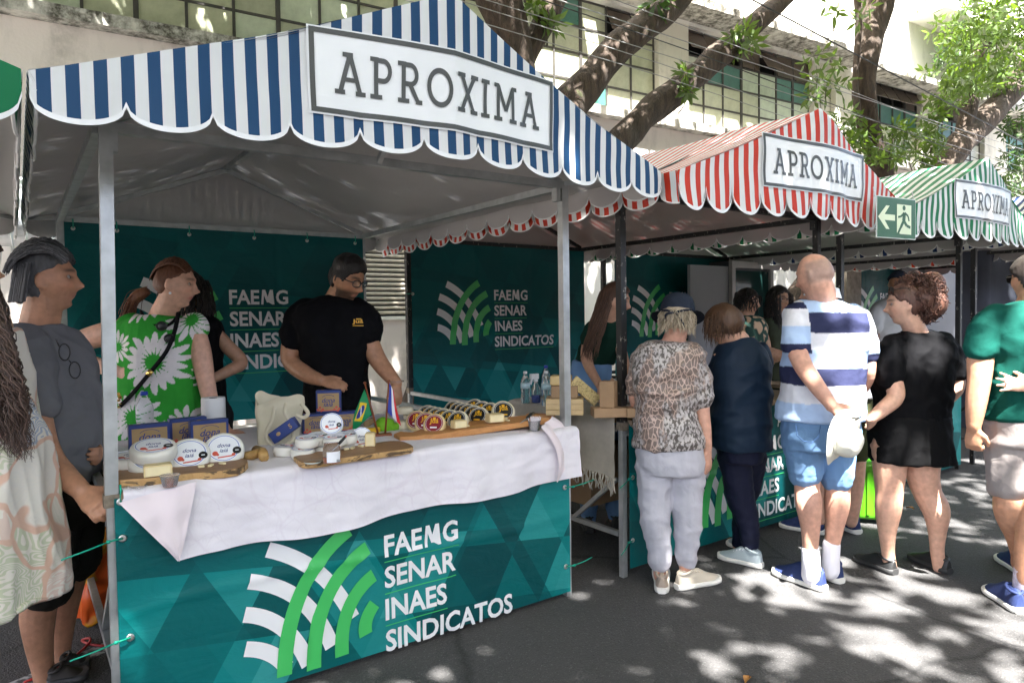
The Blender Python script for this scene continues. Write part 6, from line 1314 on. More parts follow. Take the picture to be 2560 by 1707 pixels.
f.hair('blond_hair', hd, BL, .02, strandfan(hd, 420, .045, .0019, 4, lambda r: (lambda a: (.078*math.cos(a), -.03+.07*math.sin(a)*1.0-.02, r.uniform(-.06, .03)))(r.uniform(PI*.95, PI*2.05)), .004, .06, out=.02), line=lin_)
TAUP = MAT('taupe_sneaker', (.36, .29, .23), .7, var=.15); f.shoe(onz(1655, 1484), onz(1652, 1425), TAUP, WSOLE, .046, .085, LBW); f.shoe(onz(1692, 1474), onz(1797, 1452), MAT('beige_sneaker', (.50, .44, .35), .6), WSOLE, .046, .088, MAT('beige_lace', (.6, .5, .36), .8))

# ------------------------------------------------------------ woman in the navy sports shirt
base = onz(1870, 1405); f = Fig('brown-haired woman from behind in navy sports shirt and dark leggings', base, 4.10, 'fair')
tor = [(846, 1826, 1880, .06), (862, 1800, 1900, .09), (885, 1784, 1914, .12), (930, 1780, 1917, .145), (985, 1778, 1918, .16), (1040, 1777, 1919, .17), (1090, 1779, 1919, .17), (1118, 1781, 1919, .165)]
f.torso(tor, k=.86); hd = f.head(1806, 815, .0, .218, 112, -24, 0, neck=(1848, 852, 0), lips=(.42, .16, .14))
f.limb([(1798, 890, .0, .05), (1788, 950, .03, .046), (1788, 985, .08, .042), (1800, 1005, .25, .034)]); f.limb([(1905, 885, .05, .05), (1910, 960, .1, .044), (1890, 1000, .28, .036)])
f.limb([(1840, 1130, .0, .06), (1850, 1230, 0, .05), (1872, 1300, 0, .04), (1876, 1390, .02, .036)]); f.limb([(1880, 1130, .08, .06), (1862, 1230, .12, .05), (1850, 1300, .16, .036), (1845, 1365, .2, .034)]); f.finish_body()
mb = MB(); f.torso(tor, .007, mb=mb); f.limb([(1805, 880, 0, .055), (1796, 915, .01, .062), (1790, 960, .03, .060)], mb=mb); f.limb([(1900, 878, .05, .055), (1906, 920, .08, .06)], mb=mb); f.garment('navy_sports_shirt', mb, fabric('navy_sports_cloth', (.012, .024, .045), .5, .4, 18), .008, 5, .009, (4, 4, 7), 6)
mb = MB(); f.torso([(1100, 1792, 1908, .14), (1150, 1800, 1898, .14)], mb=mb); f.limb([(1835, 1140, 0, .10), (1850, 1240, 0, .078), (1870, 1310, 0, .062), (1876, 1374, .01, .042)], mb=mb); f.limb([(1875, 1140, .08, .10), (1862, 1240, .12, .075), (1852, 1310, .16, .055), (1846, 1358, .2, .04)], mb=mb); f.garment('dark_leggings', mb, fabric('midnight_leggings', (.012, .014, .032), .6), .008, 4, .006, (6, 6, 8), 3)
BR = hairmat('brown_bob_hair', (.05, .022, .010), (.15, .075, .035)); f.hair('brown_bob', hd, BR, lambda P: .022+.02*smooth01((-P[:, 1])/.08), strandfan(hd, 650, .115, .002, 9, lambda r: (lambda a: (.08*math.cos(a), .02+.105*math.sin(a), r.uniform(.0, .07)))(r.uniform(PI*.9, PI*2.1)), .003, .09, out=.03), line=([-.11, -.05, .0, .03, .06, .11], [-.085, -.08, -.05, -.03, .03, .062]), lump=.005)
f.mesh('earring', MB().ell(hd.Wp(-.08, .0, -.034), (.006, .006, .006)), LBW)
LG = MAT('pale_grey_sneaker', (.36, .42, .44), .75, var=.12, bump=.4, bscale=200, bdist=.001); f.shoe(onz(1905, 1420), onz(1797, 1393), LG, WSOLE, .046, .09, LBW); f.shoe(onz(1870, 1380), onz(1825, 1360), LG, WSOLE, .046, .085)

# ------------------------------------------------------------ man in the green t-shirt at the right edge
base = onz(2560, 1490); f = Fig('man in dark green t-shirt and grey shorts walking at the right edge', base, 3.54, 'tan')
tor = [(752, 2545, 2620, .07), (768, 2505, 2665, .10), (800, 2465, 2690, .13), (880, 2470, 2690, .15), (980, 2476, 2684, .15), (1046, 2472, 2686, .15)]
f.torso(tor, k=.86); hd = f.head(2580, 698, 0, .245, 64, 0, 0, neck=(2582, 765, 0), eyes=False, nr=.066)
f.limb([(2466, 805, 0, .066), (2452, 890, -.02, .060), (2448, 950, -.03, .054), (2440, 1010, -.03, .048), (2434, 1066, -.02, .034)]); f.hand(f.X(2434, 1070, -.02), f.X(2432, 1130, 0)-f.X(2434, 1066, -.02), -HR*.7-HF*.5, 1.05, 1.25, -1, tcurl=.5)
f.limb([(2690, 805, 0, .066), (2710, 900, 0, .056), (2715, 1000, 0, .046)])
f.limb([(2528, 1150, 0, .10), (2526, 1230, 0, .078), (2526, 1280, -.02, .074), (2540, 1340, .04, .05), (2548, 1385, .08, .04), (2550, 1410, .1, .042)]); f.limb([(2620, 1150, 0, .10), (2590, 1280, -.1, .076), (2568, 1360, -.12, .055), (2560, 1430, -.12, .042), (2562, 1480, -.1, .045)]); f.finish_body()
mb = MB(); f.torso(tor, .007, mb=mb); f.limb([(2490, 788, 0, .07), (2462, 825, -.01, .073), (2450, 878, -.02, .072)], mb=mb); f.limb([(2670, 790, 0, .07), (2700, 870, 0, .076)], mb=mb); f.garment('green_t_shirt', mb, fabric('dark_green_cotton', (.003, .058, .044), .85, .35), .008, 5, .007, (5, 5, 9), 8)
mb = MB(); f.torso([(1038, 2474, 2684, .155), (1110, 2472, 2690, .16)], mb=mb); f.limb([(2530, 1100, 0, .12), (2528, 1160, 0, .116), (2526, 1205, 0, .112)], mb=mb); f.limb([(2630, 1100, 0, .12), (2625, 1215, -.02, .112)], mb=mb); f.garment('grey_shorts', mb, fabric('stone_cotton', (.30, .265, .25), .9), .008, 5, .006, (7, 7, 6), 3)
DK = hairmat('dark_hair', (.008, .006, .005), (.035, .024, .017)); f.hair('short_dark_hair', hd, DK, .014, line=([-.11, -.03, 0, .03, .06, .11], [-.07, -.06, .0, .01, .04, .065])); glasses(f, hd, LBK, lens=LBK, name='glasses')
mb = MB(); f.limb([(2560, 1420, -.12, .044), (2560, 1475, -.1, .05)], mb=mb); f.garment('patterned_sock', mb, MAT('patterned_sock', (.62, .5, .55), .9, var=.5, vscale=50), .007, 3, 0)
f.shoe(onz(2552, 1535)+0, onz(2512, 1500)+HF*.12, NAVYS, WSOLE, .05, .10); f.shoe(onz(2562, 1440), onz(2532, 1412)+HF*.1, NAVYS, WSOLE, .05, .10)
# companion whose hand rests on his back
base = onz(2760, 1500); f = Fig('companion beyond the right edge whose ringed hand rests on the green t-shirt', base, 3.42, 'fair')
f.limb([(2760, 840, 0, .05), (2690, 930, -.06, .042), (2600, 962, -.05, .034), (2578, 966, -.045, .028)]); w0 = f.X(2578, 966, -.045); f.hand(w0, f.X(2520, 958, -.01)-w0, -HF, .92, .12, 1, .45)
f.torso([(830, 2730, 2810, .07), (870, 2690, 2850, .11), (960, 2700, 2850, .13), (1100, 2700, 2860, .14), (1200, 2700, 2860, .13)]); hdc = f.head(2775, 745, 0, .22, 60, neck=(2775, 830, 0), eyes=False)
f.limb([(2740, 1200, 0, .09), (2740, 1400, 0, .06), (2740, 1490, 0, .04)]); f.limb([(2820, 1200, 0, .09), (2820, 1400, 0, .06), (2820, 1490, 0, .04)]); f.finish_body()
mb = MB(); f.torso([(840, 2700, 2840, .1), (960, 2695, 2855, .14), (1100, 2690, 2870, .16), (1260, 2680, 2880, .17)], .015, mb=mb); f.garment('red_dress', mb, fabric('red_cotton', (.3, .03, .03)), .012)
f.hair('shoulder_length_hair', hdc, DK, .016, strandfan(hdc, 260, .22, .003, 52, lambda r: (lambda a: (.078*math.cos(a), .02+.10*math.sin(a), r.uniform(.0, .08)))(r.uniform(PI*.8, PI*2.2)), .006, .12, out=.03))
f.mesh('ring', MB().lathe([(.0115, -.003), (.0115, .003), (.0095, .003), (.0095, -.003)], 12, c=w0+nrm(f.X(2520, 958, -.01)-w0)*.105, R=basis(f.X(2520, 958, -.01)-w0)), EYE)
# ------------------------------------------------------------ man in the grey t-shirt by the left post
base = onz(120, 1695); f = Fig('grey-haired man in grey t-shirt gripping the left post of the stall', base, 2.92, 'tan', vox=.0058)
tor = [(812, 62, 142, .09), (835, 35, 160, .17), (870, 14, 186, .21), (950, 8, 214, .21), (1060, 10, 243, .20), (1150, 16, 243, .19), (1204, 22, 236, .185)]
f.torso(tor, k=.86); hd = f.head(121, 702, -.02, .262, -12, 3, 0, neck=(98, 818, 0), lips=(.30, .12, .09), brow=(.03, .025, .022), stubble=.18, nr=.066)
f.limb([(62, 870, -.20, .062), (78, 960, -.24, .056), (102, 1085, -.30, .050), (128, 1150, -.34, .047), (165, 1192, -.38, .043), (203, 1225, -.42, .034)]); w0 = f.X(206, 1229, -.42); f.hand(w0, f.X(258, 1278, -.47)-w0, -HF*.75+ZV*.6+HR*.2, 1.12, 1.0, -1, tcurl=.6)
f.limb([(140, 860, .2, .06), (180, 980, .25, .05), (215, 1080, .2, .042), (240, 1120, .05, .032)]); f.hand(f.X(242, 1124, .04), f.X(256, 1150, -.1)-f.X(242, 1124, .04), HF, 1, .8, 1)
f.torso([(1195, 40, 228, .165), (1260, 55, 228, .16), (1300, 80, 220, .12)])
f.limb([(120, 1300, -.09, .098), (118, 1400, -.09, .080), (105, 1470, -.08, .068), (95, 1540, -.07, .066), (98, 1610, -.06, .052), (108, 1672, -.04, .042), (115, 1700, -.03, .045)])
f.limb([(182, 1300, .09, .095), (180, 1400, .1, .075), (168, 1480, .1, .060), (156, 1560, .12, .050), (152, 1640, .12, .038), (160, 1668, .12, .042)]); f.finish_body()
mb = MB(); f.torso(tor, .013, mb=mb); f.limb([(66, 850, -.12, .075), (70, 900, -.20, .086), (80, 960, -.24, .082), (92, 1018, -.26, .078)], mb=mb); f.limb([(135, 850, .12, .07), (165, 950, .22, .075)], mb=mb); f.garment('grey_t_shirt', mb, fabric('grey_cotton', (.15, .15, .158), .9, .5, 22), .0075, 4, .009, (5, 5, 7), 4)
mb = MB(); f.torso([(1190, 36, 234, .175), (1260, 50, 234, .175), (1310, 70, 230, .15)], mb=mb); f.limb([(118, 1290, -.09, .115), (122, 1390, -.09, .108), (122, 1462, -.08, .102)], mb=mb); f.limb([(186, 1290, .09, .112), (190, 1360, .1, .102), (190, 1396, .1, .098)], mb=mb); f.garment('cargo_shorts', mb, fabric('dark_olive_twill', (.022, .021, .018), .9), .008, 4, .008, (8, 8, 6), 2)
pk = MB(); pk.box(f.X(150, 1375, -.215), (.12, .02, .15), basis(-HF, ZV) @ rotx(-PI/2)); bevel(f.mesh('cargo_pocket', pk, fabric('dark_olive_twill', (0, 0, 0)), False), .008)
GR = hairmat('salt_pepper_hair', (.03, .03, .032), (.19, .19, .20), (60, 60, 14))
def swept(mb):
    rr = np.random.default_rng(8)
    for _ in range(1000):
        a = rr.uniform(-1.35, 1.35); t0 = rr.uniform(-.25, 1.0); x0 = .082*math.sin(a); z0 = .075+.05*math.cos(a)
        p0 = np.array([x0*.8, .085-.10*(1-t0)*.6, z0-.02+.03*t0]); q = []; lay = rr.uniform(.98, 1.17)
        L = rr.uniform(.7, 1.1)
        for k in range(11): t = k/10*L; ang = .62+t*2.0; q.append(hd.Wp(x0*(1+.18*math.sin(t*2.2)), .100*lay*math.cos(ang)-.012, .008+.132*lay*math.sin(ang)*(.78+.22*math.cos(a))-.012*abs(math.sin(a))*(1+t)+rr.normal(0, .0025)))
        mb.tube(q, .0021, 4, cap=False)
    for _ in range(520):
        s_ = -1 if rr.random() < .5 else 1; y0 = rr.uniform(-.09, -.034); q = []; lay2 = rr.uniform(.95, 1.14)
        for k in range(9): t = k/8; q.append(hd.Wp(s_*lay2*(.080+.012*math.sin(t*3))*(1-.35*max(0, -y0-.04)/.06), y0-.02*t-.010*t*t, .06-.135*t*(1 if y0 < -.03 else .62)+rr.normal(0, .002)))
        mb.tube(q, .002, 4, cap=False)
f.hair('grey_swept_hair', hd, GR, lambda P: .006+.010*smooth01((P[:, 2]-.03)/.06)+.006*smooth01(-P[:, 1]/.08), swept, line=([-.11, -.05, -.022, -.004, .02, .05, .075, .11], [-.098, -.096, -.075, .018, .032, .050, .064, .070]), lump=.006)
gl = empty('hanging_glasses', f.X(172, 905, -.2)-f.off); gl.parent = f.o; gl['_w'] = 1; mb = MB()
for (cx, cy) in ((161, 880), (187, 925)): mb.tube([f.X(cx+17*math.cos(a)*.8-8*math.sin(a)*.4, cy+22*math.sin(a)*.9+6*math.cos(a), -.235+.0006*(cx-161)) for a in np.linspace(0, 2*PI, 18)], .0026, 6)
mb.tube([f.X(172, 900, -.235), f.X(177, 905, -.24), f.X(178, 908, -.235)], .0026, 6); mb.tube([f.X(148, 866, -.235), f.X(140, 850, -.2)], .0026, 6); mb.build('frame', LBK, gl, True)
f.shoe(onz(120, 1712), onz(222, 1690), MAT('dark_sandal', (.025, .02, .016), .7), BLKSO, .05, .06, name='sandal'); f.shoe(onz(150, 1680), onz(225, 1660), MAT('dark_sandal', (0, 0, 0)), BLKSO, .05, .06, name='sandal')

# ------------------------------------------------------------ woman with long curly hair at the left edge
base = onz(-60, 1800); f = Fig('woman with very long curly brown hair and patterned dress at the left edge', base, 2.35, 'olive', vox=.009); f.dx = -30
f.torso([(760, -110, 20, .1), (850, -140, 40, .14), (1000, -130, 60, .15), (1200, -150, 90, .17)]); hd = f.head(-58, 668, 0, .235, 20, neck=(-50, 770, 0), eyes=False)
for dx in (-110, 0): f.limb([(-30+dx*.9, 1300, 0, .08), (-30+dx*.9, 1550, 0, .06), (-30+dx*.9, 1760, 0, .04), (-20+dx*.9, 1800, .05, .04)])
f.limb([(10, 850, -.12, .05), (20, 1000, -.1, .045), (0, 1150, -.1, .035)]); f.finish_body()
dr = MB(); f.torso([(830, -120, 35, .14), (950, -140, 62, .16), (1100, -150, 108, .18), (1250, -160, 128, .2), (1380, -170, 146, .22), (1500, -175, 158, .23)], .01, mb=dr)
n = N('embroidered_dress'); st = n.mapping((1, 1, 1)); e1 = n.vor(5.5, 'DISTANCE_TO_EDGE', n.mix(.22, n.obj(), n.noise(4, 2, color=True))); c1 = n.vor(5.5, out=1, v=n.mix(.22, n.obj(), n.noise(4, 2, color=True))); hz_ = n.math('FRACT', n.math('MULTIPLY', n.noise(3.5, 2, dist=1.5), 26))
tone = n.ramp(n.xyz(c1)[0], [(.0, (.62, .60, .50)), (.25, (.44, .48, .30)), (.42, (.66, .62, .55)), (.6, (.25, .32, .46)), (.72, (.68, .62, .54)), (.85, (.64, .46, .38)), (1.0, (.66, .56, .54))], 'CONSTANT')
patt = n.mix(n.math('MULTIPLY', n.math('GREATER_THAN', hz_, .45), .75), (.68, .63, .55), tone); patt = n.mix(n.ramp(e1, [(.03, 1.0), (.05, 0.0)]), patt, (.62, .40, .30)); hzz = n.math('ADD', n.xyz()[2], n.math('MULTIPLY', n.xyz()[0], .15)); 
bnd = n.math('MULTIPLY', n.math('LESS_THAN', hzz, .56), n.math('GREATER_THAN', n.math('FRACT', n.math('MULTIPLY', hzz, 13)), .72)); patt = n.mix(bnd, patt, (.58, .14, .14)); n.bump(n.noise(6, 3, dist=.7), .4, .02)
f.garment('patterned_dress', dr, n.fin(patt, .85), .010, 4, .018, (7, 7, 1.5), 2)
HB = hairmat('curly_brown_hair', (.035, .018, .012), (.12, .07, .05), (30, 30, 20))
def longcurls(mb):
    rr = np.random.default_rng(21)
    for _ in range(1300):
        x = rr.uniform(-150, 1)**1.0; a = rr.uniform(0, 1); dd = rr.uniform(-.20, -.02); xe = np.interp(a, [0, .5, 1], [-60, 40, 100])+rr.normal(0, 10); ye = np.interp(a, [0, .5, 1], [1000, 1100, 1120])+rr.uniform(-120, 40); pts = []; ph = rr.uniform(0, 6); fr = rr.uniform(30, 52); am = rr.uniform(.006, .017)
        p0 = f.X(-60+70*a, 640+20*rr.random(), dd*.6); p1 = f.X(np.interp(a, [0, .5, 1], [-70, 5, 40])+rr.normal(0, 6), 800, dd); p2 = f.X(xe*.75, 950, dd-.02); p3 = f.X(xe, ye, dd)
        Q = catmull([p0, p1, p2, p3], 9)
        for i, q in enumerate(Q): t = i/len(Q); pts.append(q+(RT*math.cos(ph+t*fr)+HF*math.sin(ph+t*fr))*am*min(1, t*2.5))
        mb.tube(pts, np.interp(np.linspace(0, 1, len(pts)), [0, .7, 1], [.0024, .0022, .0006]), 4, cap=False)
    mb.tube(catmull([f.X(-50, 650, -.05), f.X(-35, 800, -.08), f.X(-5, 950, -.1), f.X(15, 1060, -.1)], 5), np.interp(np.linspace(0, 1, 16), [0, .6, 1], [.09, .09, .02]), 12, flat=.7)
f.hair('long_curly_hair', hd, HB, .03, longcurls, line=([-.11, 0, .04, .11], [-.1, -.08, .02, .06]))

# ------------------------------------------------------------ woman in the green daisy dress
base = (.36, 1.32, 0); f = Fig('woman in bright green daisy-print dress behind the left cartons', base, 3.70, 'fair', vox=.0062)
tor = [(790, 352, 440, .07), (800, 318, 478, .10), (825, 304, 492, .125), (870, 304, 490, .15), (920, 306, 488, .15), (970, 302, 494, .15), (1040, 297, 500, .165), (1120, 290, 506, .17), (1220, 290, 506, .17)]
f.torso(tor, k=.86); hd = f.head(440, 712, -.03, .248, -26, -6, 0, neck=(402, 800, 0), lips=(.50, .10, .10), brow=(.10, .05, .03), nr=.06)
f.limb([(318, 818, .0, .066), (250, 838, .03, .064), (183, 862, .05, .050), (200, 892, .0, .042), (250, 915, -.07, .040), (296, 928, -.12, .032)]); w0 = f.X(298, 929, -.125); f.hand(w0, f.X(345, 962, -.15)-w0, -HF*.8-HR*.4, .95, .45, -1)
f.limb([(492, 820, .0, .058), (502, 880, -.02, .054), (513, 940, -.04, .048), (528, 1005, -.06, .040), (565, 1078, -.12, .028)]); w0 = f.X(567, 1082, -.12); f.hand(w0, f.X(625, 1096, -.16)-w0, ZV*.9-HF*.3, .95, .2, -1)
for k in (-1, 1):
    c = np.array([base[0], base[1], 0])+HR*.09*k; f.limb([(c+ZV*.7, .09), (c+ZV*.4, .065), (c+ZV*.06, .04)]); f.shoe(c-HF*.07, c+HF*.17, BLKS, BLKSO)
f.finish_body()
mb = MB(); f.torso(tor, .012, mb=mb); f.torso([(1180, 290, 506, .16), (1350, 275, 520, .17), (1480, 275, 520, .17)], .01, mb=mb); f.limb([(330, 806, 0, .06), (312, 820, 0, .064)], mb=mb); f.limb([(478, 806, 0, .06), (490, 820, 0, .062)], mb=mb)
GRN, PET_ = np.array([.035, .30, .035]), np.array([.70, .66, .64])
ctr = [((392, 905), .155, 18), ((344, 1042), .14, 17), ((340, 760), .10, 14), ((462, 800), .11, 15), ((512, 945), .10, 15), ((462, 1062), .095, 14), ((290, 868), .085, 14), ((400, 1190), .13, 17), ((500, 1200), .12, 16)]
def daisies(A):
    C = np.tile(GRN, (len(A), 1)); o0 = f.X(400, 900, -.13); U = (A-o0) @ HR; Z = A[:, 2]; front = ((A-f.X(400, 900, 0)) @ HF) < .03
    for (c, R_, k) in ctr:
        p = f.X(c[0], c[1], -.13); u = U-(p-o0) @ HR; z = Z-p[2]; r = np.hypot(u, z); th = np.arctan2(z, u)+.03*np.sin(r*60); sec = (th*k/(2*PI)) % 1-.5; idx = np.floor(th*k/(2*PI)); Rm = R_*(1+.10*np.sin(idx*2.3)); r0 = R_*.26; t = (r-r0)/(Rm-r0); lat = np.abs(r*np.sin(sec*2*PI/k)); w_ = R_*.115*np.sin(PI*np.clip(t, 0, 1)**1.35)**.6
        C[(t > 0) & (t < 1) & (lat < w_) & front] = PET_
    return C
f.garment('daisy_dress', mb, FABC, .0050, 4, .006, (6, 6, 4), 5, daisies)
nk = MB(); nk.tube(catmull([f.X(352, 778, -.04), f.X(368, 800, -.10), f.X(402, 818, -.135), f.X(430, 806, -.12), f.X(446, 786, -.06)], 5), .0075, 6); f.mesh('black_neck_trim', nk, BLKF)
SG = glassy('dark_lens', (.02, .02, .022), .1, .1)
for (cx, cy) in ((405, 815), (425, 846)):
    mb = MB(); c = f.X(cx, cy, -.168); mb.ell(c, (.026, .005, .020), basis(-HF, ZV) @ rotx(-PI/2)); f.mesh('sunglasses_lens', mb, LBK); mb = MB(); mb.tube([c+RT*.028*math.cos(a)+UP*.022*math.sin(a)-HF*.004 for a in np.linspace(0, 2*PI, 18)], .003, 6); f.mesh('sunglasses_rim', mb, LBK)
st = MB(); st.tube(catmull([f.X(446, 780, -.08), f.X(436, 830, -.165), f.X(415, 880, -.18), f.X(372, 935, -.185), f.X(330, 985, -.18), f.X(300, 1015, -.16)], 5), .013, 8, flat=.2, ref=tuple(-FW)); f.mesh('bag_strap', st, BLKF)
f.mesh('strap_buckle', MB().box(f.X(374, 932, -.192), (.026, .006, .03), basis(-HF, ZV) @ rotx(-PI/2) @ roty(.7)), MAT('gold_metal', (.7, .45, .12), .25, .9))
bg_ = wempty('shoulder_bag', f.X(286, 1060, -.1), 'black shoulder bag hanging at the hip of the daisy-dress woman', 'bag'); c = f.X(286, 1065, -.1); mb = MB(); mb.box(c, (.1, .07, .2), rotz(.3)); A_ = remesh(mb, .01, 8); wrinkle(A_, .008, (10, 10, 10)); setv(A_, mverts(A_)-np.array(bg_.location)); A_.materials.append(MAT('black_leather', (.015, .015, .015), .4)); link('pouch', A_, bg_)
mb = MB(); [mb.lathe([(.007, -.002), (.010, -.002), (.010, .002), (.007, .002)], 10, c=f.X(296+4*(k % 2), 985+8*k, -.17), R=rotx(PI/2+.5*k)) for k in range(5)]; mb.build('chain', MAT('gold_metal', (0, 0, 0)), bg_, True)
AU = hairmat('auburn_hair', (.075, .025, .012), (.21, .085, .04), (50, 50, 22))
def pony(mb):
    rr = np.random.default_rng(14)
    for _ in range(560):
        a = rr.uniform(-1.2, 1.2); x0 = .082*math.sin(a); q = []
        for k in range(11): t = k/10; ang = .70+t*2.1; q.append(hd.Wp(x0*(1-.75*t*t), .094*math.cos(ang)-.012-.02*t, .012+(.125+.012*rr.random())*math.sin(ang)*(.8+.2*math.cos(a))-.02*t-.02*abs(math.sin(a))+rr.normal(0, .0015)))
        mb.tube(q, .0018, 4, cap=False)
    for _ in range(170):
        q = []; ph = rr.uniform(0, 6); o_ = rr.normal(0, .014, 3)
        for k in range(12): t = k/11; c = catmull([f.X(366, 728, .03), f.X(340, 742, .03), f.X(326, 768, .03), f.X(318, 800, .04), f.X(308, 806, .05)], 3)[k]; q.append(c+o_*(.5+1.3*t)*(1.2-t*.5)+np.array([math.sin(ph+t*14), math.cos(ph+t*14), 0])*.007*t)
        mb.tube(q, .0018, 4, cap=False)
    mb.tube(catmull([f.X(370, 726, .03), f.X(340, 744, .03), f.X(322, 775, .04)], 4), [.02, .028, .032, .034, .034, .03, .026, .018, .006], 10)
f.hair('auburn_ponytail', hd, AU, .005, pony, line=([-.11, -.05, -.02, -.004, .02, .045, .07, .11], [-.075, -.06, -.03, .01, .03, .05, .066, .074]), lump=.004)
for k in (-1, 1): f.mesh('pearl_earring', MB().ell(hd.Wp(k*.082, .0, -.045), (.007, .007, .007)), LBW)

# ------------------------------------------------------------ woman in black behind her
base = (.66, 1.75, 0); f = Fig('dark-haired woman in black with hand on hip behind the daisy dress', base, 4.18, 'shade', vox=.008)
tor = [(790, 455, 520, .07), (810, 440, 545, .1), (850, 438, 548, .13), (900, 444, 545, .13), (960, 446, 548, .14), (1040, 440, 560, .15)]
f.torso(tor, k=.86); hd = f.head(468, 728, 0, .23, 205, 0, 0, neck=(482, 795, 0))
f.limb([(532, 822, 0, .047), (568, 865, .02, .044), (604, 905, .02, .040), (575, 925, -.05, .036), (535, 945, -.12, .028)]); f.hand(f.X(533, 946, -.12), -HR*.9-ZV*.1, -HF, .9, .4, 1); f.limb([(448, 822, 0, .047), (430, 880, .03, .04), (440, 930, .02, .036)]); f.legs_hidden(base)
f.finish_body(); mb = MB(); f.torso(tor, .012, mb=mb); f.garment('black_tank_top', mb, BLKF, .009)
f.hair('long_black_hair', hd, DK, .02, strandfan(hd, 220, .30, .004, 31, lambda r: (lambda a: (.08*math.cos(a), .02+.10*math.sin(a), r.uniform(.0, .07)))(r.uniform(PI*.8, PI*2.2)), .006, .12, out=.05))

# ------------------------------------------------------------ bearded man in the black t-shirt
base = (1.35, 1.26, 0); f = Fig('bearded man with glasses in black t-shirt serving behind the cartons', base, 4.17, 'deep', vox=.0062)
tor = [(740, 800, 860, .075), (752, 775, 890, .11), (775, 740, 918, .14), (820, 735, 932, .155), (880, 762, 920, .15), (940, 768, 912, .145), (1000, 768, 916, .15), (1080, 765, 920, .15)]
f.torso(tor, k=.86); hd = f.head(868, 700, -.06, .262, -60, -20, 0, neck=(838, 762, -.01), lips=(.40, .15, .12), stubble=.88, brow=(.012, .01, .008), nr=.068)
f.limb([(742, 800, -.02, .068), (730, 865, -.04, .064), (728, 905, -.07, .052), (765, 935, -.15, .048), (800, 950, -.20, .036)]); w0 = f.X(803, 951, -.2); f.hand(w0, f.X(865, 966, -.24)-w0, ZV*.7-HF*.6, 1.05, .5, -1)
f.limb([(918, 800, -.02, .066), (922, 850, -.03, .060), (945, 900, -.05, .054), (975, 940, -.1, .044), (992, 958, -.13, .034)]); w0 = f.X(993, 960, -.13); f.hand(w0, f.X(996, 1005, -.16)-w0, HR*.7-HF*.4, 1.0, .9, 1)
f.legs_hidden(base, mat=BLKF); f.finish_body()
mb = MB(); f.torso(tor, .013, mb=mb); f.limb([(770, 775, 0, .075), (745, 800, -.02, .085), (735, 846, -.04, .082)], mb=mb); f.limb([(895, 775, 0, .075), (918, 800, -.02, .080), (925, 838, -.03, .078)], mb=mb); f.garment('black_t_shirt', mb, BLKF, .008, 5, .008, (6, 6, 7), 3)
A, F_ = text2d('Juá', .2, .006, 0, 'CENTER'); A = fit(A, 881, 908, 0, 13); mb = MB(); c = [f.X(a[0], 811-a[1], -.195) for a in A]; mb.add(c, F_); f.mesh('chest_print', mb, GOLD, False); mb = MB(); mb.add([f.X(x, y, -.196) for x, y in ((882, 813), (909, 813), (909, 815), (882, 815))], [(0, 1, 2, 3)]); mb.add([f.X(x, y, -.196) for x, y in ((890, 796), (903, 796), (903, 799), (890, 799))], [(0, 1, 2, 3)]); f.mesh('chest_print_line', mb, GOLD, False)
BK = hairmat('black_short_hair', (.006, .005, .005), (.02, .016, .014)); f.hair('short_black_hair', hd, BK, lambda P: .008+.02*smooth01((P[:, 2]-.04)/.05), line=([-.11, -.03, 0, .03, .055, .08, .11], [-.07, -.06, .0, -.01, .04, .062, .066]), lump=.005, lsc=45)
glasses(f, hd, LBK, lens=GLS, thick=.0026)
gv = MB(); gv.tube([w0-ZV*-.02, w0+ZV*.012], [.040, .038], 14); f.mesh('glove_cuff', gv, FROST)

# ------------------------------------------------------------ helper in dark green t-shirt at the red stall
P0 = V(1500, 900, 4.75); base = (P0[0], P0[1], 0); f = Fig('young woman with long brown hair and dark green t-shirt leaning over the red stall table', base, 4.75, 'shade', vox=.008)
tor = [(800, 1488, 1528, .06, -.1), (815, 1470, 1545, .09, -.08), (840, 1462, 1548, .11, -.05), (880, 1448, 1540, .12, 0), (910, 1440, 1530, .12, .03), (960, 1430, 1525, .14, .04)]
f.torso(tor, k=.86); hd = f.head(1538, 752, -.16, .232, -48, -12, 0, neck=(1512, 812, -.1), lips=(.42, .16, .13))
f.limb([(1474, 830, -.08, .044), (1466, 880, -.12, .04), (1472, 915, -.2, .036), (1500, 965, -.35, .026)]); f.hand(f.X(1502, 968, -.36), HR*.4-ZV*.8-HF*.3, -HF, .88, .5, 1); f.limb([(1545, 840, -.08, .044), (1556, 890, -.15, .038), (1566, 930, -.3, .03), (1572, 960, -.36, .025)])
f.legs_hidden(base, mat=DEN, name='jeans'); f.finish_body()
mb = MB(); f.torso(tor[:5], .012, mb=mb); f.limb([(1480, 818, -.08, .05), (1472, 850, -.1, .054)], mb=mb); f.limb([(1540, 825, -.08, .05), (1550, 858, -.1, .052)], mb=mb); f.garment('dark_green_t_shirt', mb, fabric('bottle_green_cotton', (.006, .028, .018)), .009)
mb = MB(); f.torso([(900, 1432, 1528, .135, .03), (960, 1420, 1528, .155, .04), (1040, 1418, 1530, .155, .04)], mb=mb); f.garment('jeans_waist', mb, DEN, .009)
LBR_ = hairmat('long_brown_hair', (.05, .022, .012), (.14, .07, .035)); f.hair('long_brown_hair', hd, LBR_, .016, strandfan(hd, 420, .40, .0026, 17, lambda r: (lambda a: (.074*math.cos(a), -.03+.07*math.sin(a), r.uniform(-.03, .07)))(r.uniform(PI*.9, PI*2.1)), .005, .2, gravity=lambda t, p, r: nrm(np.array([0, 0, -1.0])-HR*.30*(t < .95)), out=.012))

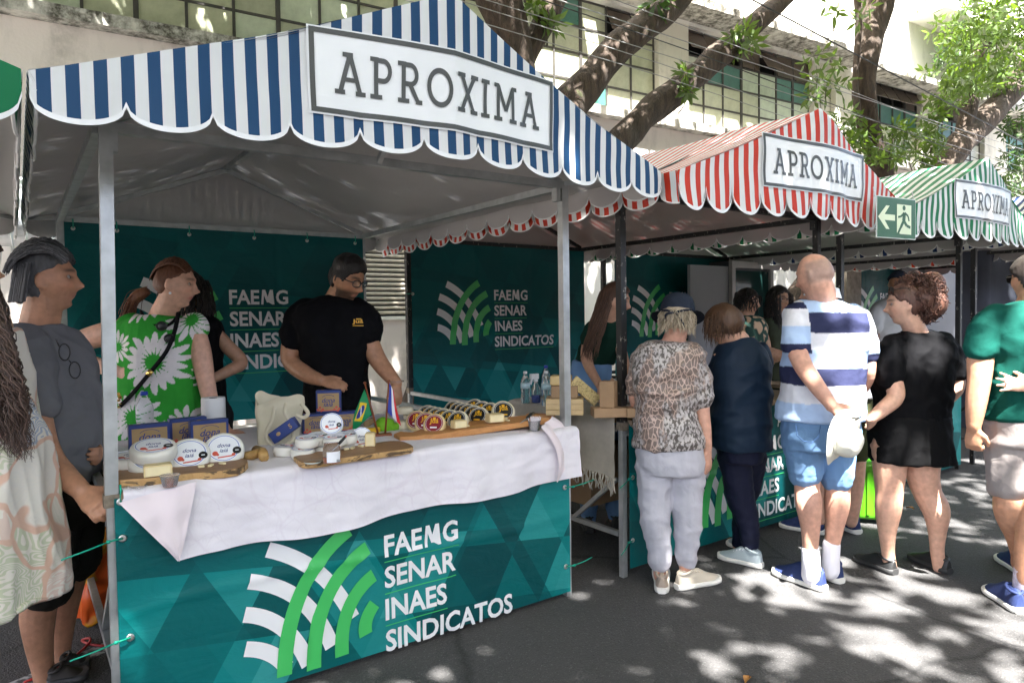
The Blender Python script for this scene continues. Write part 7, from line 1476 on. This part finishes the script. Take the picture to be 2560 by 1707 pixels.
# ------------------------------------------------------------ two women chatting inside the green stall
for (lab, x, y, d, yaw, sk, shirt, hairm, xl, xr, ln, gls) in [('dark-haired woman in leaf-print top talking beyond the navy shirt', 1868, 757, 6.05, -70, 'shade', 'leaf', DK, 1846, 1912, .10, False), ('long-haired woman with glasses and olive tank top beside the polo shirt', 1946, 750, 6.15, -100, 'shade', 'olive', DK, 1908, 1975, .38, True)]:
    P0 = V(x, 900, d); base = (P0[0], P0[1], 0); f = Fig(lab, base, d, sk, vox=.009); tor = [(790, x-14, x+14, .06), (800, xl+8, xr-8, .09), (825, xl, xr, .12), (870, xl+4, xr-4, .12), (920, xl+2, xr-2, .13), (980, xl, xr, .14)]
    f.torso(tor, k=.86); hd = f.head(x, y, 0, .238, yaw, -3, 0, neck=(x-6, 803, 0), lips=(.42, .15, .12)); f.limb([(xl+6, 822, 0, .044), (xl-4, 870, -.03, .04), (xl+22, 905, -.14, .03)]); f.limb([(xr-6, 822, 0, .044), (xr+4, 870, -.03, .04), (xr-16, 908, -.16, .03)]); f.legs_hidden(base); f.finish_body()
    mb = MB(); f.torso(tor, .012, mb=mb)
    if shirt == 'leaf':
        n = N('leaf_print'); e1 = n.vor(16, 'DISTANCE_TO_EDGE', n.mix(.1, n.mapping((1, 1, .5)), n.noise(6, 2, color=True))); m = n.fin(n.mix(n.ramp(e1, [(.12, 1.0), (.2, 0.0)]), (.62, .42, .26), (.008, .05, .035)), .7)
    else: m = fabric('olive_tank', (.06, .07, .045))
    f.garment('top', mb, m, .010); f.hair('dark_hair', hd, hairm, .016, strandfan(hd, 150, ln, .004, 40, lambda r: (lambda a: (.078*math.cos(a), .02+.10*math.sin(a), r.uniform(.0, .08)))(r.uniform(PI*.8, PI*2.2)), .006, .12, out=.03))
    if gls: glasses(f, hd, LBK, thick=.002)
# ------------------------------------------------------------ customer in white behind the polo
base = onz(2075, 1332); f = Fig('customer in white t-shirt and olive shorts mostly hidden behind the bald man', base, 4.62, 'fair', vox=.009)
tor = [(770, 2025, 2070, .07), (785, 2000, 2100, .1), (830, 1990, 2160, .13), (900, 1995, 2178, .15), (968, 2000, 2178, .15), (990, 2000, 2176, .15)]; f.torso(tor, k=.86); hd = f.head(2040, 728, 0, .23, 120, -10, 0, neck=(2050, 780, 0), eyes=False)
f.limb([(1998, 810, .05, .05), (1985, 870, .12, .042), (1965, 890, .2, .032)]); w0 = f.X(1962, 890, .2); f.hand(w0, f.X(1925, 880, .25)-w0, -HF, .95, .15, -1, .3)
f.limb([(2060, 1100, -.02, .08), (2058, 1200, 0, .06), (2050, 1300, .02, .038)]); f.limb([(2135, 1100, 0, .085), (2136, 1190, 0, .066), (2132, 1250, 0, .058), (2128, 1305, 0, .04)]); f.finish_body()
mb = MB(); f.torso(tor, .014, mb=mb); f.limb([(2010, 800, .02, .06), (1995, 840, .06, .062)], mb=mb); f.garment('white_t_shirt', mb, fabric('white_cotton', (.68, .68, .72)), .009)
mb = MB(); f.torso([(975, 2004, 2176, .15), (1050, 2004, 2178, .15)], mb=mb); f.limb([(2055, 1050, 0, .1), (2056, 1130, 0, .098)], mb=mb); f.limb([(2132, 1050, 0, .1), (2134, 1130, 0, .098)], mb=mb); f.garment('olive_shorts', mb, fabric('olive_cotton', (.06, .065, .03)), .009); f.shoe(onz(2060, 1336), onz(1950, 1316), NAVYS, WSOLE, .05, .1); f.shoe(onz(2146, 1336), onz(2090, 1312), NAVYS, WSOLE, .05, .1)
hd2 = hd; f.hair('short_hair', hd, DK, .01)
# ------------------------------------------------------------ man bending over in the far stall
P0 = V(2215, 900, 6.4); base = (P0[0], P0[1], 0); f = Fig('man in light grey t-shirt and dark cap bending over in the far stall', base, 6.4, 'brown', vox=.010)
tor = [(742, 2226, 2262, .08, -.1), (760, 2196, 2262, .13, -.05), (800, 2178, 2256, .15), (850, 2176, 2250, .15), (920, 2180, 2250, .15)]; f.torso(tor, k=.86); hd = f.head(2246, 712, -.2, .23, 0, -35, 0, neck=(2240, 750, -.1), eyes=False); f.limb([(2190, 800, -.12, .05), (2186, 850, -.16, .045), (2200, 900, -.25, .035)]); f.legs_hidden(base); f.finish_body(); mb = MB(); f.torso(tor, .014, mb=mb); f.limb([(2196, 780, -.08, .06), (2186, 820, -.14, .062)], mb=mb); f.garment('light_grey_t_shirt', mb, fabric('pale_grey_cotton', (.45, .45, .46)), .010); f.hair('dark_cap', hd, HNV, .02, lump=.001, line=([-.11, .0, .11], [.0, .02, .05]))

# ------------------------------------------------------------ dry leaves on the road
DRY = [MAT('dry_leaf_ochre', (.42, .20, .05), .7), MAT('dry_leaf_brown', (.22, .11, .04), .8)]
for i, (x, y, a) in enumerate([(1868, 1700, .4), (2275, 1271, 1.2), (1815, 1348, 2.0)]):
    P = onz(x, y, .006); mb = MB(); mb.grid(lambda u, v: rotz(a) @ np.array([(u-.5)*.075, (v-.5)*.032*math.sin(PI*min(max(u, .02), .98)), .010*(2*v-1)**2+.008*math.sin(u*4)]), 8, 4)
    o = mb.build('fallen_leaf', DRY[i % 2], smooth=True); o.location = P
    tag(o, ['ochre dry leaf at the bottom edge of the road', 'ochre dry leaf behind the heels of the curly-haired woman', 'brown dry leaf beside the pale grey sneakers'][i], 'leaf', 'dry leaves on the road')
for o in list(bpy.data.objects):
    if '_w' in o: del o['_w']
